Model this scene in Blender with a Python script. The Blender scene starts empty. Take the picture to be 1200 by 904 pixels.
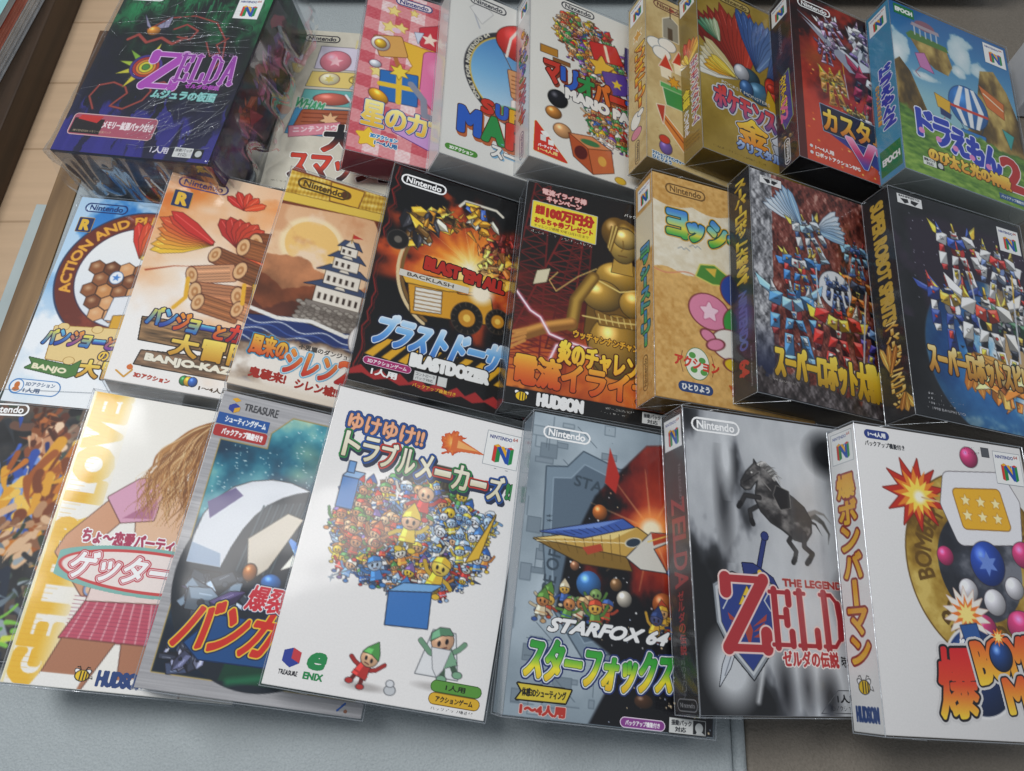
import bpy, bmesh, math, random
import numpy as np
from mathutils import Matrix, Vector, Euler

# ------------------------------------------------------------------ camera, world, lights
scene = bpy.context.scene
col = scene.collection
R = math.radians
CAM_H = 0.5530
cam_data = bpy.data.cameras.new('camera')
cam = bpy.data.objects.new('camera', cam_data)
col.objects.link(cam)
cam_data.sensor_width = 36.0
cam_data.lens = 36.0 * 899.05 / 1200.0
cam_data.clip_start = 0.02
cam_data.clip_end = 60.0
cam.matrix_world = (Matrix.Translation((0, 0, CAM_H)) @ Matrix.Rotation(R(24.3323), 4, 'X')
                    @ Matrix.Rotation(R(3.1054), 4, 'Z'))
scene.camera = cam

world = bpy.data.worlds.new('World')
scene.world = world
world.use_nodes = True
bgn = world.node_tree.nodes['Background']
bgn.inputs[0].default_value = (0.80, 0.87, 0.95, 1)
bgn.inputs[1].default_value = 0.32

def area(name, loc, target, size, size_y, power, colour):
    d = bpy.data.lights.new(name, 'AREA')
    d.shape = 'RECTANGLE'
    d.size, d.size_y = size, size_y
    d.energy = power
    d.color = colour
    o = bpy.data.objects.new(name, d)
    col.objects.link(o)
    o.location = loc
    o.rotation_euler = (Vector(target) - Vector(loc)).to_track_quat('-Z', 'Y').to_euler()
    return o

area('ceiling_light', (-0.64, 0.42, 1.5), (-0.05, 0.2, 0), 0.5, 0.7, 17.0, (0.985, 0.99, 0.985))
area('second_ceiling_light', (0.46, 0.30, 2.1), (0.0, 0.1, 0), 0.22, 0.6, 3.2, (1.0, 0.98, 0.96))

scene.view_settings.view_transform = 'Standard'
scene.view_settings.look = 'None'
scene.view_settings.exposure = -0.04
scene.view_settings.gamma = 1.0
scene.cycles.max_bounces = 6
scene.cycles.transparent_max_bounces = 12
scene.cycles.caustics_reflective = False
scene.cycles.caustics_refractive = False

# ------------------------------------------------------------------ materials
def new_mat(name):
    m = bpy.data.materials.new(name)
    m.use_nodes = True
    nt = m.node_tree
    return m, nt, nt.nodes, nt.links, nt.nodes['Principled BSDF']

def noise_bump(nt, bsdf, scale, strength, dist, detail=3.0, coat=False):
    N, L = nt.nodes, nt.links
    tc = N.new('ShaderNodeTexCoord')
    no = N.new('ShaderNodeTexNoise')
    no.inputs['Scale'].default_value = scale
    no.inputs['Detail'].default_value = detail
    L.new(tc.outputs['Object'], no.inputs['Vector'])
    bu = N.new('ShaderNodeBump')
    bu.inputs['Strength'].default_value = strength
    bu.inputs['Distance'].default_value = dist
    L.new(no.outputs['Fac'], bu.inputs['Height'])
    L.new(bu.outputs['Normal'], bsdf.inputs['Coat Normal' if coat else 'Normal'])
    return tc, no

def print_material(name, coat, coat_rough, rough, metal=0.0, wav=0.0012):
    m, nt, N, L, b = new_mat(name)
    a = N.new('ShaderNodeAttribute')
    a.attribute_name = 'ink'
    tc, no = noise_bump(nt, b, 14.0, 1.0, wav, 2.0, coat=True)
    fine = N.new('ShaderNodeTexNoise')
    fine.inputs['Scale'].default_value = 900.0
    L.new(tc.outputs['Object'], fine.inputs['Vector'])
    mr = N.new('ShaderNodeMapRange')
    mr.inputs['To Min'].default_value = 0.93
    mr.inputs['To Max'].default_value = 1.05
    L.new(fine.outputs['Fac'], mr.inputs['Value'])
    mx = N.new('ShaderNodeVectorMath')
    mx.operation = 'SCALE'
    L.new(a.outputs['Color'], mx.inputs[0])
    L.new(mr.outputs['Result'], mx.inputs['Scale'])
    L.new(mx.outputs['Vector'], b.inputs['Base Color'])
    b.inputs['Roughness'].default_value = rough
    b.inputs['Metallic'].default_value = metal
    b.inputs['Specular IOR Level'].default_value = 0.3
    b.inputs['Coat Weight'].default_value = coat
    b.inputs['Coat Roughness'].default_value = coat_rough
    b.inputs['Coat IOR'].default_value = 1.45
    return m

M_PRINT = print_material('printed_card', 0.9, 0.10, 0.5)
M_FOIL = print_material('foil_card', 0.7, 0.12, 0.34, metal=0.22)
M_CLOTH = print_material('matte_card', 0.25, 0.3, 0.7)

def film_material(name, tint, amount, rough, bump, edge=0.0, graze=0.45):
    m = bpy.data.materials.new(name)
    m.use_nodes = True
    nt = m.node_tree
    N, L = nt.nodes, nt.links
    N.clear()
    out = N.new('ShaderNodeOutputMaterial')
    tr = N.new('ShaderNodeBsdfTransparent')
    tr.inputs[0].default_value = (*tint, 1)
    gl = N.new('ShaderNodeBsdfGlossy')
    gl.inputs['Roughness'].default_value = rough
    gl.inputs['Color'].default_value = (0.95, 0.97, 1, 1)
    fr = N.new('ShaderNodeLayerWeight')
    fr.inputs['Blend'].default_value = 0.25
    mr = N.new('ShaderNodeMapRange')
    mr.inputs['To Min'].default_value = amount
    mr.inputs['To Max'].default_value = min(1.0, amount + graze)
    L.new(fr.outputs['Fresnel'], mr.inputs['Value'])
    mix = N.new('ShaderNodeMixShader')
    L.new(mr.outputs['Result'], mix.inputs[0])
    L.new(tr.outputs[0], mix.inputs[1])
    L.new(gl.outputs[0], mix.inputs[2])
    last = mix
    if edge > 0:
        df = N.new('ShaderNodeBsdfDiffuse')
        df.inputs[0].default_value = (0.75, 0.78, 0.82, 1)
        m2 = N.new('ShaderNodeMixShader')
        m2.inputs[0].default_value = edge
        L.new(mix.outputs[0], m2.inputs[1])
        L.new(df.outputs[0], m2.inputs[2])
        last = m2
    tc = N.new('ShaderNodeTexCoord')
    no = N.new('ShaderNodeTexNoise')
    no.inputs['Scale'].default_value = bump[0]
    no.inputs['Detail'].default_value = 4
    if len(bump) > 2:
        mp = N.new('ShaderNodeMapping')
        mp.inputs['Scale'].default_value = bump[2]
        mp.inputs['Rotation'].default_value = (0, 0, 0.6)
        L.new(tc.outputs['Object'], mp.inputs['Vector'])
        L.new(mp.outputs['Vector'], no.inputs['Vector'])
    else:
        L.new(tc.outputs['Object'], no.inputs['Vector'])
    bu = N.new('ShaderNodeBump')
    bu.inputs['Strength'].default_value = 1.0
    bu.inputs['Distance'].default_value = bump[1]
    L.new(no.outputs['Fac'], bu.inputs['Height'])
    L.new(bu.outputs['Normal'], gl.inputs['Normal'])
    L.new(last.outputs[0], out.inputs[0])
    return m

M_FILM = film_material('clear_film', (0.97, 0.975, 0.98), 0.015, 0.10, (30.0, 0.0015), 0.015, 0.16)
M_SEAM = film_material('film_seam', (0.92, 0.935, 0.95), 0.10, 0.2, (60.0, 0.001), 0.12)
M_WRAP = film_material('shrink_film', (0.96, 0.965, 0.97), 0.02, 0.07, (9.0, 0.006, (1.0, 2.6, 1.0)), 0.006, 0.3)
for _n in M_WRAP.node_tree.nodes:
    if _n.bl_idname == 'ShaderNodeTexNoise':
        _n.noise_type = 'RIDGED_MULTIFRACTAL'
        _n.normalize = True
        _n.inputs['Detail'].default_value = 2.5

M_CREASE = film_material('film_crease', (0.93, 0.94, 0.95), 0.22, 0.12, (60.0, 0.001), 0.10)

def plain_material(name, rgb, rough, rgb2=None, scale=40, bump=0.0, stretch=None):
    m, nt, N, L, b = new_mat(name)
    b.inputs['Roughness'].default_value = rough
    tc, no = noise_bump(nt, b, scale, 1.0, bump, 5.0)
    if stretch:
        mp = N.new('ShaderNodeMapping')
        mp.inputs['Scale'].default_value = stretch
        L.new(tc.outputs['Object'], mp.inputs['Vector'])
        L.new(mp.outputs['Vector'], no.inputs['Vector'])
    cr = N.new('ShaderNodeValToRGB')
    rgb2 = rgb2 or tuple(c * 0.9 for c in rgb)
    cr.color_ramp.elements[0].position = 0.35
    cr.color_ramp.elements[1].position = 0.65
    cr.color_ramp.elements[0].color = (*rgb2, 1)
    cr.color_ramp.elements[1].color = (*rgb, 1)
    L.new(no.outputs['Fac'], cr.inputs['Fac'])
    L.new(cr.outputs['Color'], b.inputs['Base Color'])
    return m

# ------------------------------------------------------------------ painter (prints)
def s2l(c):
    c = np.asarray(c, dtype=np.float64)
    return np.where(c <= 0.04045, c / 12.92, ((np.clip(c, 0, None) + 0.055) / 1.055) ** 2.4)

def hx(c):
    if isinstance(c, str):
        c = c.lstrip('#')
        return np.array([int(c[i:i + 2], 16) / 255 for i in (0, 2, 4)])
    return np.asarray(c, dtype=float)

_curve = bpy.data.curves.new('glyphs', 'FONT')
_curve.resolution_u = 3
_gob = bpy.data.objects.new('glyphs', _curve)
col.objects.link(_gob)
_cache = {}

def glyphs(s):
    """triangles of a text, scaled to the unit box (y down), and its aspect"""
    if s in _cache:
        return _cache[s]
    _curve.body = s
    bpy.context.view_layer.update()
    dg = bpy.context.evaluated_depsgraph_get()
    me = bpy.data.meshes.new_from_object(_gob.evaluated_get(dg))
    me.calc_loop_triangles()
    n = len(me.loop_triangles)
    idx = np.empty(n * 3, dtype=np.int32)
    me.loop_triangles.foreach_get('vertices', idx)
    co = np.empty(len(me.vertices) * 3)
    me.vertices.foreach_get('co', co)
    co = co.reshape(-1, 3)[:, :2]
    bpy.data.meshes.remove(me)
    lo, hi = co.min(0), co.max(0)
    sz = np.maximum(hi - lo, 1e-4)
    u = (co - lo) / sz
    u[:, 1] = 1 - u[:, 1]
    _cache[s] = (u[idx].reshape(-1, 3, 2), sz[0] / sz[1])
    return _cache[s]

def raster(tri, nx, ny):
    """bool mask nx*ny of triangles given in pixel units (centres at integers)"""
    m = np.zeros((ny, nx), bool)
    for t in tri:
        x0 = max(int(math.ceil(t[:, 0].min())), 0); x1 = min(int(math.floor(t[:, 0].max())), nx - 1)
        y0 = max(int(math.ceil(t[:, 1].min())), 0); y1 = min(int(math.floor(t[:, 1].max())), ny - 1)
        if x1 < x0 or y1 < y0:
            continue
        X = np.arange(x0, x1 + 1)[None, :]; Y = np.arange(y0, y1 + 1)[:, None]
        (ax, ay), (bx, by), (cx, cy) = t
        e0 = (bx - ax) * (Y - ay) - (by - ay) * (X - ax)
        e1 = (cx - bx) * (Y - by) - (cy - by) * (X - bx)
        e2 = (ax - cx) * (Y - cy) - (ay - cy) * (X - cx)
        m[y0:y1 + 1, x0:x1 + 1] |= ((e0 >= 0) & (e1 >= 0) & (e2 >= 0)) | ((e0 <= 0) & (e1 <= 0) & (e2 <= 0))
    return m

def dilate(m, r):
    if r < 0.5:
        return m
    k = int(math.ceil(r))
    out = np.zeros_like(m)
    p = np.pad(m, k)
    cs = np.pad(np.cumsum(p, 1), ((0, 0), (1, 0)))
    ny, nx = m.shape
    for dy in range(-k, k + 1):
        w = r * r - dy * dy
        if w < 0:
            continue
        w = int(math.sqrt(w))
        rows = cs[k + dy:k + dy + ny]
        out |= (rows[:, k + w + 1:k + w + 1 + nx] - rows[:, k - w:k - w + nx]) > 0
    return out

class Canvas:
    def __init__(s, x0, y0, w, h, cell, fill=None, seed=1):
        s.nx = max(2, int(round(w / cell)) + 1); s.ny = max(2, int(round(h / cell)) + 1)
        s.x = np.linspace(x0, x0 + w, s.nx); s.y = np.linspace(y0, y0 + h, s.ny)
        s.w, s.h, s.x0, s.y0 = w, h, x0, y0
        s.cell = w / (s.nx - 1)
        s.rgb = np.zeros((s.ny, s.nx, 3)); s.a = np.zeros((s.ny, s.nx))
        s.rs = np.random.RandomState(seed)
        if fill is not None:
            s.rgb[:] = hx(fill); s.a[:] = 1
    def win(s, x0, x1, y0, y1):
        p = s.cell * 1.5
        i0, i1 = np.searchsorted(s.x, (x0 - p, x1 + p)); j0, j1 = np.searchsorted(s.y, (y0 - p, y1 + p))
        return (slice(j0, j1), slice(i0, i1)), s.x[None, i0:i1], s.y[j0:j1, None]
    def blend(s, sl, m, c):
        m = np.clip(m, 0, 1)
        if m.size == 0:
            return
        c = hx(c)
        a = s.a[sl]; na = m + a * (1 - m)
        s.rgb[sl] = np.where(na[..., None] > 1e-6, (c * m[..., None] + s.rgb[sl] * (a * (1 - m))[..., None]) / np.maximum(na, 1e-6)[..., None], s.rgb[sl])
        s.a[sl] = na
    def full(s):
        return (slice(None), slice(None)), s.x[None, :], s.y[:, None]
    def noise(s, scale, octaves=4, seed=None, sy=1.0):
        """fractal value noise about -1..1; scale = feature size in mm"""
        rs = np.random.RandomState(seed if seed is not None else s.rs.randint(1 << 30))
        out = np.zeros((s.ny, s.nx)); amp, tot = 1.0, 0
        for o in range(octaves):
            f = scale / 2 ** o
            gx, gy = (s.x - s.x0) / f, (s.y - s.y0) / (f * sy)
            g = rs.rand(int(gy[-1]) + 3, int(gx[-1]) + 3) * 2 - 1
            xi, yi = gx.astype(int), gy.astype(int)
            fx, fy = gx - xi, gy - yi
            fx = (fx * fx * (3 - 2 * fx))[None, :]; fy = (fy * fy * (3 - 2 * fy))[:, None]
            a = g[np.ix_(yi, xi)] * (1 - fx) + g[np.ix_(yi, xi + 1)] * fx
            b = g[np.ix_(yi + 1, xi)] * (1 - fx) + g[np.ix_(yi + 1, xi + 1)] * fx
            out += amp * (a * (1 - fy) + b * fy); tot += amp; amp *= 0.5
        return out / tot * 1.6
    def ramp(s, t, stops):
        """colours from a field; stops [(t, colour), ...]"""
        ts = [q[0] for q in stops]; cs = np.array([hx(q[1]) for q in stops])
        return np.stack([np.interp(t, ts, cs[:, k]) for k in range(3)], -1)
    def field(s, t, stops, m=None):
        sl, X, Y = s.full()
        t = t + np.zeros((s.ny, s.nx))
        s.blend(sl, np.ones_like(t) if m is None else m + np.zeros_like(t), s.ramp(t, stops))
    def ell(s, cx, cy, rx, ry, c, rot=0, ol=None, ow=0.6, soft=0, ball=0, al=1):
        q = max(rx, ry) + ow + soft
        sl, X, Y = s.win(cx - q, cx + q, cy - q, cy + q)
        if X.size == 0 or Y.size == 0:
            return
        ca, sa = math.cos(rot), math.sin(rot)
        u = (X - cx) * ca + (Y - cy) * sa; v = -(X - cx) * sa + (Y - cy) * ca
        d = (np.sqrt((u / rx) ** 2 + (v / ry) ** 2) - 1) * min(rx, ry)
        e = max(s.cell, soft)
        if ol is not None:
            s.blend(sl, 0.5 - (d - ow) / e, ol)
        cc = hx(c)
        if ball:
            k = np.clip(1.0 - np.sqrt((u / rx + 0.35) ** 2 + (v / ry + 0.4) ** 2) / 1.5, 0, 1)[..., None]
            cc = np.clip(cc * (1 - ball * 0.55) + cc * k * ball * 0.9 + np.clip(k - 0.72, 0, 1) * 1.6 * ball, 0, 1)
        s.blend(sl, (0.5 - d / e) * al, cc)
    def sdf(s, P, X, Y):
        P = np.asarray(P, float)
        d = np.full(np.broadcast(X, Y).shape, 1e9); ins = np.zeros(d.shape, bool)
        for k in range(len(P)):
            ax, ay = P[k]; bx, by = P[(k + 1) % len(P)]
            ex, ey = bx - ax, by - ay
            t = np.clip(((X - ax) * ex + (Y - ay) * ey) / (ex * ex + ey * ey + 1e-9), 0, 1)
            d = np.minimum(d, (X - ax - ex * t) ** 2 + (Y - ay - ey * t) ** 2)
            if ay != by:
                c = ((ay > Y) != (by > Y)) & (X < ex * (Y - ay) / (by - ay) + ax)
                ins ^= c
        return np.where(ins, -1, 1) * np.sqrt(d)
    def poly(s, P, c, ol=None, ow=0.6, soft=0, al=1, rnd=0):
        P = np.asarray(P, float); q = ow + soft + rnd
        sl, X, Y = s.win(P[:, 0].min() - q, P[:, 0].max() + q, P[:, 1].min() - q, P[:, 1].max() + q)
        if X.size == 0 or Y.size == 0:
            return
        d = s.sdf(P, X, Y) - rnd
        e = max(s.cell, soft)
        if ol is not None:
            s.blend(sl, 0.5 - (d - ow) / e, ol)
        if callable(c):
            c = c(X + 0 * Y, Y + 0 * X)
        s.blend(sl, (0.5 - d / e) * al, c)
    def rect(s, x0, y0, x1, y1, c, **k):
        s.poly([(x0, y0), (x1, y0), (x1, y1), (x0, y1)], c, **k)
    def pill(s, x0, y0, x1, y1, c, r=None, **k):
        r = (y1 - y0) / 2 - 0.01 if r is None else r
        s.poly([(x0 + r, y0 + r), (x1 - r, y0 + r), (x1 - r, y1 - r), (x0 + r, y1 - r)], c, rnd=r, **k)
    def line(s, P, w, c, soft=0, al=1, taper=False):
        P = np.asarray(P, float); q = w + soft
        sl, X, Y = s.win(P[:, 0].min() - q, P[:, 0].max() + q, P[:, 1].min() - q, P[:, 1].max() + q)
        if X.size == 0 or Y.size == 0:
            return
        d = np.full(np.broadcast(X, Y).shape, 1e9); n = len(P) - 1
        for k in range(n):
            ax, ay = P[k]; ex, ey = P[k + 1] - P[k]
            t = np.clip(((X - ax) * ex + (Y - ay) * ey) / (ex * ex + ey * ey + 1e-9), 0, 1)
            ww = w * (1 - (k + t) / n) if taper else w
            d = np.minimum(d, np.sqrt((X - ax - ex * t) ** 2 + (Y - ay - ey * t) ** 2) - ww / 2)
        s.blend(sl, (0.5 - d / max(s.cell, soft)) * al, c)
    def star(s, cx, cy, r, n, inner, c, rot=0, **k):
        s.poly([(cx + math.sin(rot + math.pi * i / n) * (r if i % 2 == 0 else r * inner),
                 cy - math.cos(rot + math.pi * i / n) * (r if i % 2 == 0 else r * inner)) for i in range(2 * n)], c, **k)
    def text(s, t, x, y, h, w=None, c='#000000', bold=0, ols=(), shear=0, rot=0, arc=0, slope=0, shadow=None, grow=0, ring=None):
        """text in the box x,y,w,h; c a colour or (top, ..., bottom); ols outer outlines [(mm, colour)], widest first"""
        tri, asp = glyphs(t)
        w = w or h * asp
        p, q = tri[..., 0], tri[..., 1]
        if ring:                                            # set along a circle: (cx, cy, radius, start, end) degrees clockwise from top
            cx, cy, rr, a0, a1 = ring
            an = np.radians(a0 + (a1 - a0) * p); rad = rr - (q - 0.5) * h
            X, Y = cx + np.sin(an) * rad, cy - np.cos(an) * rad
        else:
            X = p * w + shear * (1 - q) * h
            Y = (q - 0.5) * h * (1 + grow * (p - 0.5)) + 0.5 * h + arc * (4 * (p - 0.5) ** 2 - 1) + slope * p * w
            if rot:
                cr, sr = math.cos(R(rot)), math.sin(R(rot))
                X, Y = X * cr - Y * sr, X * sr + Y * cr
            X, Y = X + x, Y + y
        mar = max([bold] + [o[0] for o in ols]) + (max(abs(shadow[0]), abs(shadow[1])) if shadow else 0) + 1
        sl, gx, gy = s.win(X.min() - mar, X.max() + mar, Y.min() - mar, Y.max() + mar)
        gx, gy = gx[0], gy[:, 0]
        if len(gx) < 2 or len(gy) < 2:
            return
        S = 3
        T = np.stack([(X - gx[0]) / s.cell * S + 1, (Y - gy[0]) / (gy[1] - gy[0]) * S + 1], -1)
        base = raster(T, len(gx) * S, len(gy) * S)
        def cov(mm):
            m = dilate(base, mm / s.cell * S)
            return m.reshape(len(gy), S, len(gx), S).mean((1, 3))
        if shadow:
            dx, dy, sc = shadow
            m = dilate(base, (max([o[0] for o in ols] + [bold])) / s.cell * S)
            n = 10
            acc = np.zeros_like(m)
            for k in range(n + 1):
                acc |= np.roll(np.roll(m, int(round(dy * k / n / s.cell * S)), 0), int(round(dx * k / n / s.cell * S)), 1)
            s.blend(sl, acc.reshape(len(gy), S, len(gx), S).mean((1, 3)), sc)
        for mm, oc in ols:
            s.blend(sl, cov(mm), oc)
        if isinstance(c, (list, tuple)) and not isinstance(c[0], (int, float)):
            yy = np.clip((gy - Y.min()) / max(Y.max() - Y.min(), 1e-6), 0, 1)[:, None] + 0 * gx[None, :]
            c = s.ramp(yy, [(k / (len(c) - 1), q) for k, q in enumerate(c)])
        s.blend(sl, cov(bold), c)
    # ---------------------------------------------------------------- ready pictures
    def boom(s, cx, cy, r, stops=None, seed=3, al=1, wob=0.35):
        stops = stops or [(0, '#fffbe0'), (0.18, '#ffe37a'), (0.4, '#f59a2c'), (0.68, '#c63d17'), (1, '#4a140c')]
        sl, X, Y = s.full()
        d = np.sqrt((X - cx) ** 2 + (Y - cy) ** 2) / r
        an = np.arctan2(Y - cy, X - cx)
        n = s.noise(r * 0.5, 5, seed)
        spike = 0.12 * np.sin(an * 9 + n * 4) + 0.08 * np.sin(an * 17 + 1)
        t = d * (1 + spike) + n * wob * np.clip(d, 0, 1)
        s.blend(sl, np.clip((1.05 - t) * 4, 0, 1) * al, s.ramp(t, stops))
    def heap(s, cx, cy, rx, ry, n, pal, seed, size=(2, 6), kinds='bbs', ol='#1c1a22', ow=0.4):
        """a crowd of small toys: balls (b), boxes (s), spikes (k), rings (r)"""
        rs = random.Random(seed)
        pts = []
        for i in range(n):
            a = rs.uniform(0, 6.283); q = math.sqrt(rs.random())
            pts.append((cy + math.sin(a) * ry * q, cx + math.cos(a) * rx * q))
        rs.shuffle(pts)
        for y, x in pts:
            c = rs.choice(pal); r = rs.uniform(*size); k = rs.choice(kinds); th = rs.uniform(0, 6.28)
            if k == 'b':
                s.ell(x, y, r, r * rs.uniform(0.7, 1), c, th, ol=ol, ow=ow, ball=0.5)
                if r > 1.2 and rs.random() < 0.6:
                    s.ell(x + r * .2, y + r * .2, r * .35, r * .35, rs.choice(pal), ol=ol, ow=ow * .7)
            elif k == 's':
                P = [(x + math.cos(th + q) * r * e, y + math.sin(th + q) * r * e * .8) for q, e in ((.5, 1.2), (2.3, 1.1), (3.7, 1.2), (5.4, 1.1))]
                s.poly(P, c, ol=ol, ow=ow)
                s.poly([P[0], P[1], (x, y)], np.clip(hx(c) * 1.35 + .05, 0, 1))
                s.poly([P[2], P[3], (x, y)], hx(c) * .62)
            elif k == 'k':
                L = r * rs.uniform(1.5, 2.6)
                P = [(x + math.cos(th) * L, y + math.sin(th) * L), (x - math.sin(th) * r * .4, y + math.cos(th) * r * .4), (x + math.sin(th) * r * .4, y - math.cos(th) * r * .4)]
                s.poly(P, c, ol=ol, ow=ow)
                s.poly([P[0], P[1], (x, y)], np.clip(hx(c) * 1.4 + .08, 0, 1))
            else:
                s.ell(x, y, r, r, c, ol=ol, ow=ow); s.ell(x, y, r * .55, r * .55, hx(c) * .45)
    def shards(s, cx, cy, rx, ry, n, pal, seed, size=(4, 12), ol='#14121a', ow=0.5, rad=0.7):
        """a crest of folded metal plates"""
        rs = random.Random(seed)
        for i in range(n):
            a = rs.uniform(0, 6.283); q = math.sqrt(rs.random()) * (1 - 0.5 * i / n)
            x, y = cx + math.cos(a) * rx * q, cy + math.sin(a) * ry * q
            th = a + rs.uniform(-1, 1) if rs.random() < rad else rs.uniform(0, 6.28)
            L = rs.uniform(*size); w = L * rs.uniform(.18, .42); c = hx(rs.choice(pal))
            u, v = (math.cos(th), math.sin(th)), (-math.sin(th), math.cos(th))
            at = lambda l, m: (x + u[0] * l + v[0] * m, y + u[1] * l + v[1] * m)
            shp = rs.random()
            if shp < .45:
                P = [at(-L * .5, -w), at(L * .25, -w * 1.1), at(L * .7, 0), at(L * .25, w * 1.1), at(-L * .5, w)]
            elif shp < .8:
                P = [at(-L * .4, -w), at(L * .5, -w * .6), at(L * .5, w * .6), at(-L * .4, w)]
            else:
                P = [at(-L * .3, -w), at(L * .9, 0), at(-L * .3, w), at(-L * .1, 0)]
            s.poly(P, c * .8, ol=ol, ow=ow)
            h = len(P) // 2
            s.poly([at(-L * .35, 0)] + P[:h + 1], np.clip(c * 1.2 + .06, 0, 1))
            s.line([at(-L * .1, -w * .5), at(L * .3, -w * .45)], .5, np.clip(c * 1.2 + .35, 0, 1))
            if rs.random() < .4:
                s.ell(*at(0, w * .3), w * .3, w * .3, rs.choice(pal), ol=ol, ow=.3)
    def machine(s, cx, cy, k, pal, seed, tilt=0.0, legs=True, ol='#15131a'):
        """a plain faceless armoured machine, mirrored about its axis"""
        rs = random.Random(seed); ct, st = math.cos(tilt), math.sin(tilt)
        pt = lambda x, y: (cx + (x * ct - y * st) * k, cy + (x * st + y * ct) * k)
        def plate(P, c, mir=True):
            c = hx(c)
            for sg in ((1, -1) if mir else (1,)):
                Q = [(sg * x, y) for x, y in P]
                mx = sum(q[0] for q in Q) / len(Q); my = sum(q[1] for q in Q) / len(Q)
                s.poly([pt(*q) for q in Q], c * (.55 if sg > 0 else .72), ol=ol, ow=.3)
                h = len(Q) // 2 + 1
                s.poly([pt(mx, my)] + [pt(*q) for q in Q[:h]], np.clip(c * (1.0 if sg > 0 else 1.18) + .05, 0, 1))
                s.poly([pt(*Q[0]), pt(*Q[1]), pt(mx * .5 + Q[1][0] * .5, my * .5 + Q[1][1] * .5), pt(mx * .5 + Q[0][0] * .5, my * .5 + Q[0][1] * .5)], np.clip(c + .28, 0, 1), al=.8)
                if rs.random() < .5:
                    s.line([pt(mx - .8, my + 1), pt(mx + 1.4, my + .6)], .35 * k, ol)
                if rs.random() < .35:
                    q = hx(rs.choice(pal)); s.ell(*pt(mx, my - .4), .8 * k, .7 * k, q, ol=ol, ow=.25)
        A, B, Cc, G = pal[:4]
        for j in range(rs.randint(2, 3)):
            x, y = rs.uniform(12, 22), rs.uniform(-20, -2)
            plate([(2, -5), (x, y), (x - 2, y + rs.uniform(4, 8)), (3, 0)], rs.choice(pal))
        if legs:
            plate([(1.4, 6), (5, 6), (6, 13), (2.6, 13.6)], Cc); plate([(2.2, 13.4), (7, 13), (9, 25), (3, 25.5)], A); plate([(3.6, 14), (6, 14), (6.6, 18), (4.2, 18)], G); plate([(2, 25), (9.6, 25), (11, 28.4), (1.4, 28.4)], B)
        plate([(9.4, -2), (13, -2), (14, 4), (10, 4)], Cc); plate([(9, 3.4), (14.4, 3), (15.4, 11), (10, 11.4)], A); plate([(10.4, 11), (14.6, 11), (14, 14.4), (11, 14.4)], Cc)
        plate([(-4, -6), (4, -6), (5, 2), (3, 7), (-3, 7), (-5, 2)], Cc, False); plate([(.4, 5), (5, 4.6), (6.6, 11), (2, 9.6)], A); plate([(.3, -6), (6, -7.4), (6.6, -1.6), (1, .6)], B)
        plate([(-1.6, .4), (1.6, .4), (1, 4), (-1, 4)], G, False); plate([(5.4, -9), (13, -10.6), (14.6, -3.6), (8, -1.6)], A); plate([(9, -10), (12, -15 - rs.uniform(0, 4)), (13, -9)], rs.choice([B, G]))
        plate([(-2.4, -11.6), (2.4, -11.6), (2.8, -7), (-2.8, -7)], A, False); s.line([pt(-1.8, -9.2), pt(1.8, -9.2)], .9 * k, Cc); plate([(-.5, -17), (.5, -17), (1, -11), (-1, -11)], G, False)
        for j in range(9):
            x, y = rs.uniform(-13, 13), rs.uniform(-12, 26)
            if abs(x) < 5 + (y < -1) * 8 or 2 < abs(x) < 9 and y > 6:
                s.poly([pt(x, y), pt(x + rs.uniform(1, 3), y + rs.uniform(-1, 1)), pt(x + rs.uniform(0, 2), y + rs.uniform(1, 3))], rs.choice(['#f4f4f4', pal[1], pal[3], '#1c1e26']))
        if rs.random() < .7:
            s.line([pt(15, 16), pt(17, -14)], .9 * k, '#c9ccd4'); s.line([pt(17, -14), pt(18.4, -28)], .7 * k, G)
    def folk(s, cx, cy, rx, ry, n, pal, heads, seed, size=(2, 4), ol='#1c1a22', hats=None):
        """a crowd of tiny invented cartoon people in coloured clothes and caps"""
        rs = random.Random(seed); pts = []
        for i in range(n):
            a = rs.uniform(0, 6.283); q = math.sqrt(rs.random())
            pts.append((cy + math.sin(a) * ry * q, cx + math.cos(a) * rx * q))
        for y, x in sorted(pts):
            r = rs.uniform(*size); c = hx(rs.choice(pal)); hd = rs.choice(heads); t = rs.uniform(-.4, .4); ct, st = math.cos(t), math.sin(t)
            P = lambda u, v: (x + (u * ct - v * st) * r, y + (u * st + v * ct) * r)
            for sg in (-1, 1):
                up = rs.uniform(-1.2, 1.0)
                s.line([P(sg * .5, .9), P(sg * 1.1, .8 + up * .3), P(sg * 1.6, .6 + up)], r * .36 + .3, ol); s.line([P(sg * .5, .9), P(sg * 1.1, .8 + up * .3), P(sg * 1.6, .6 + up)], r * .36, c * .9)
                s.line([P(sg * .35, 1.6), P(sg * .5, 2.4)], r * .42, c * .55); s.ell(*P(sg * .6, 2.5), r * .36, r * .24, rs.choice(pal), ol=ol, ow=.25)
            s.poly([P(-.5, .5), P(.5, .5), P(.75, 1.8), P(-.75, 1.8)], c, ol=ol, ow=.3); s.poly([P(-.5, .5), P(-.1, .5), P(-.2, 1.8), P(-.75, 1.8)], np.clip(c * 1.3 + .05, 0, 1)); s.line([P(-.7, 1.45), P(.7, 1.45)], r * .16, rs.choice(pal))
            s.ell(*P(0, -.1), r * .85, r * .78, hd, t, ol=ol, ow=.3, ball=.35)
            k = rs.random(); hc = hx(rs.choice(hats or pal))
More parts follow.
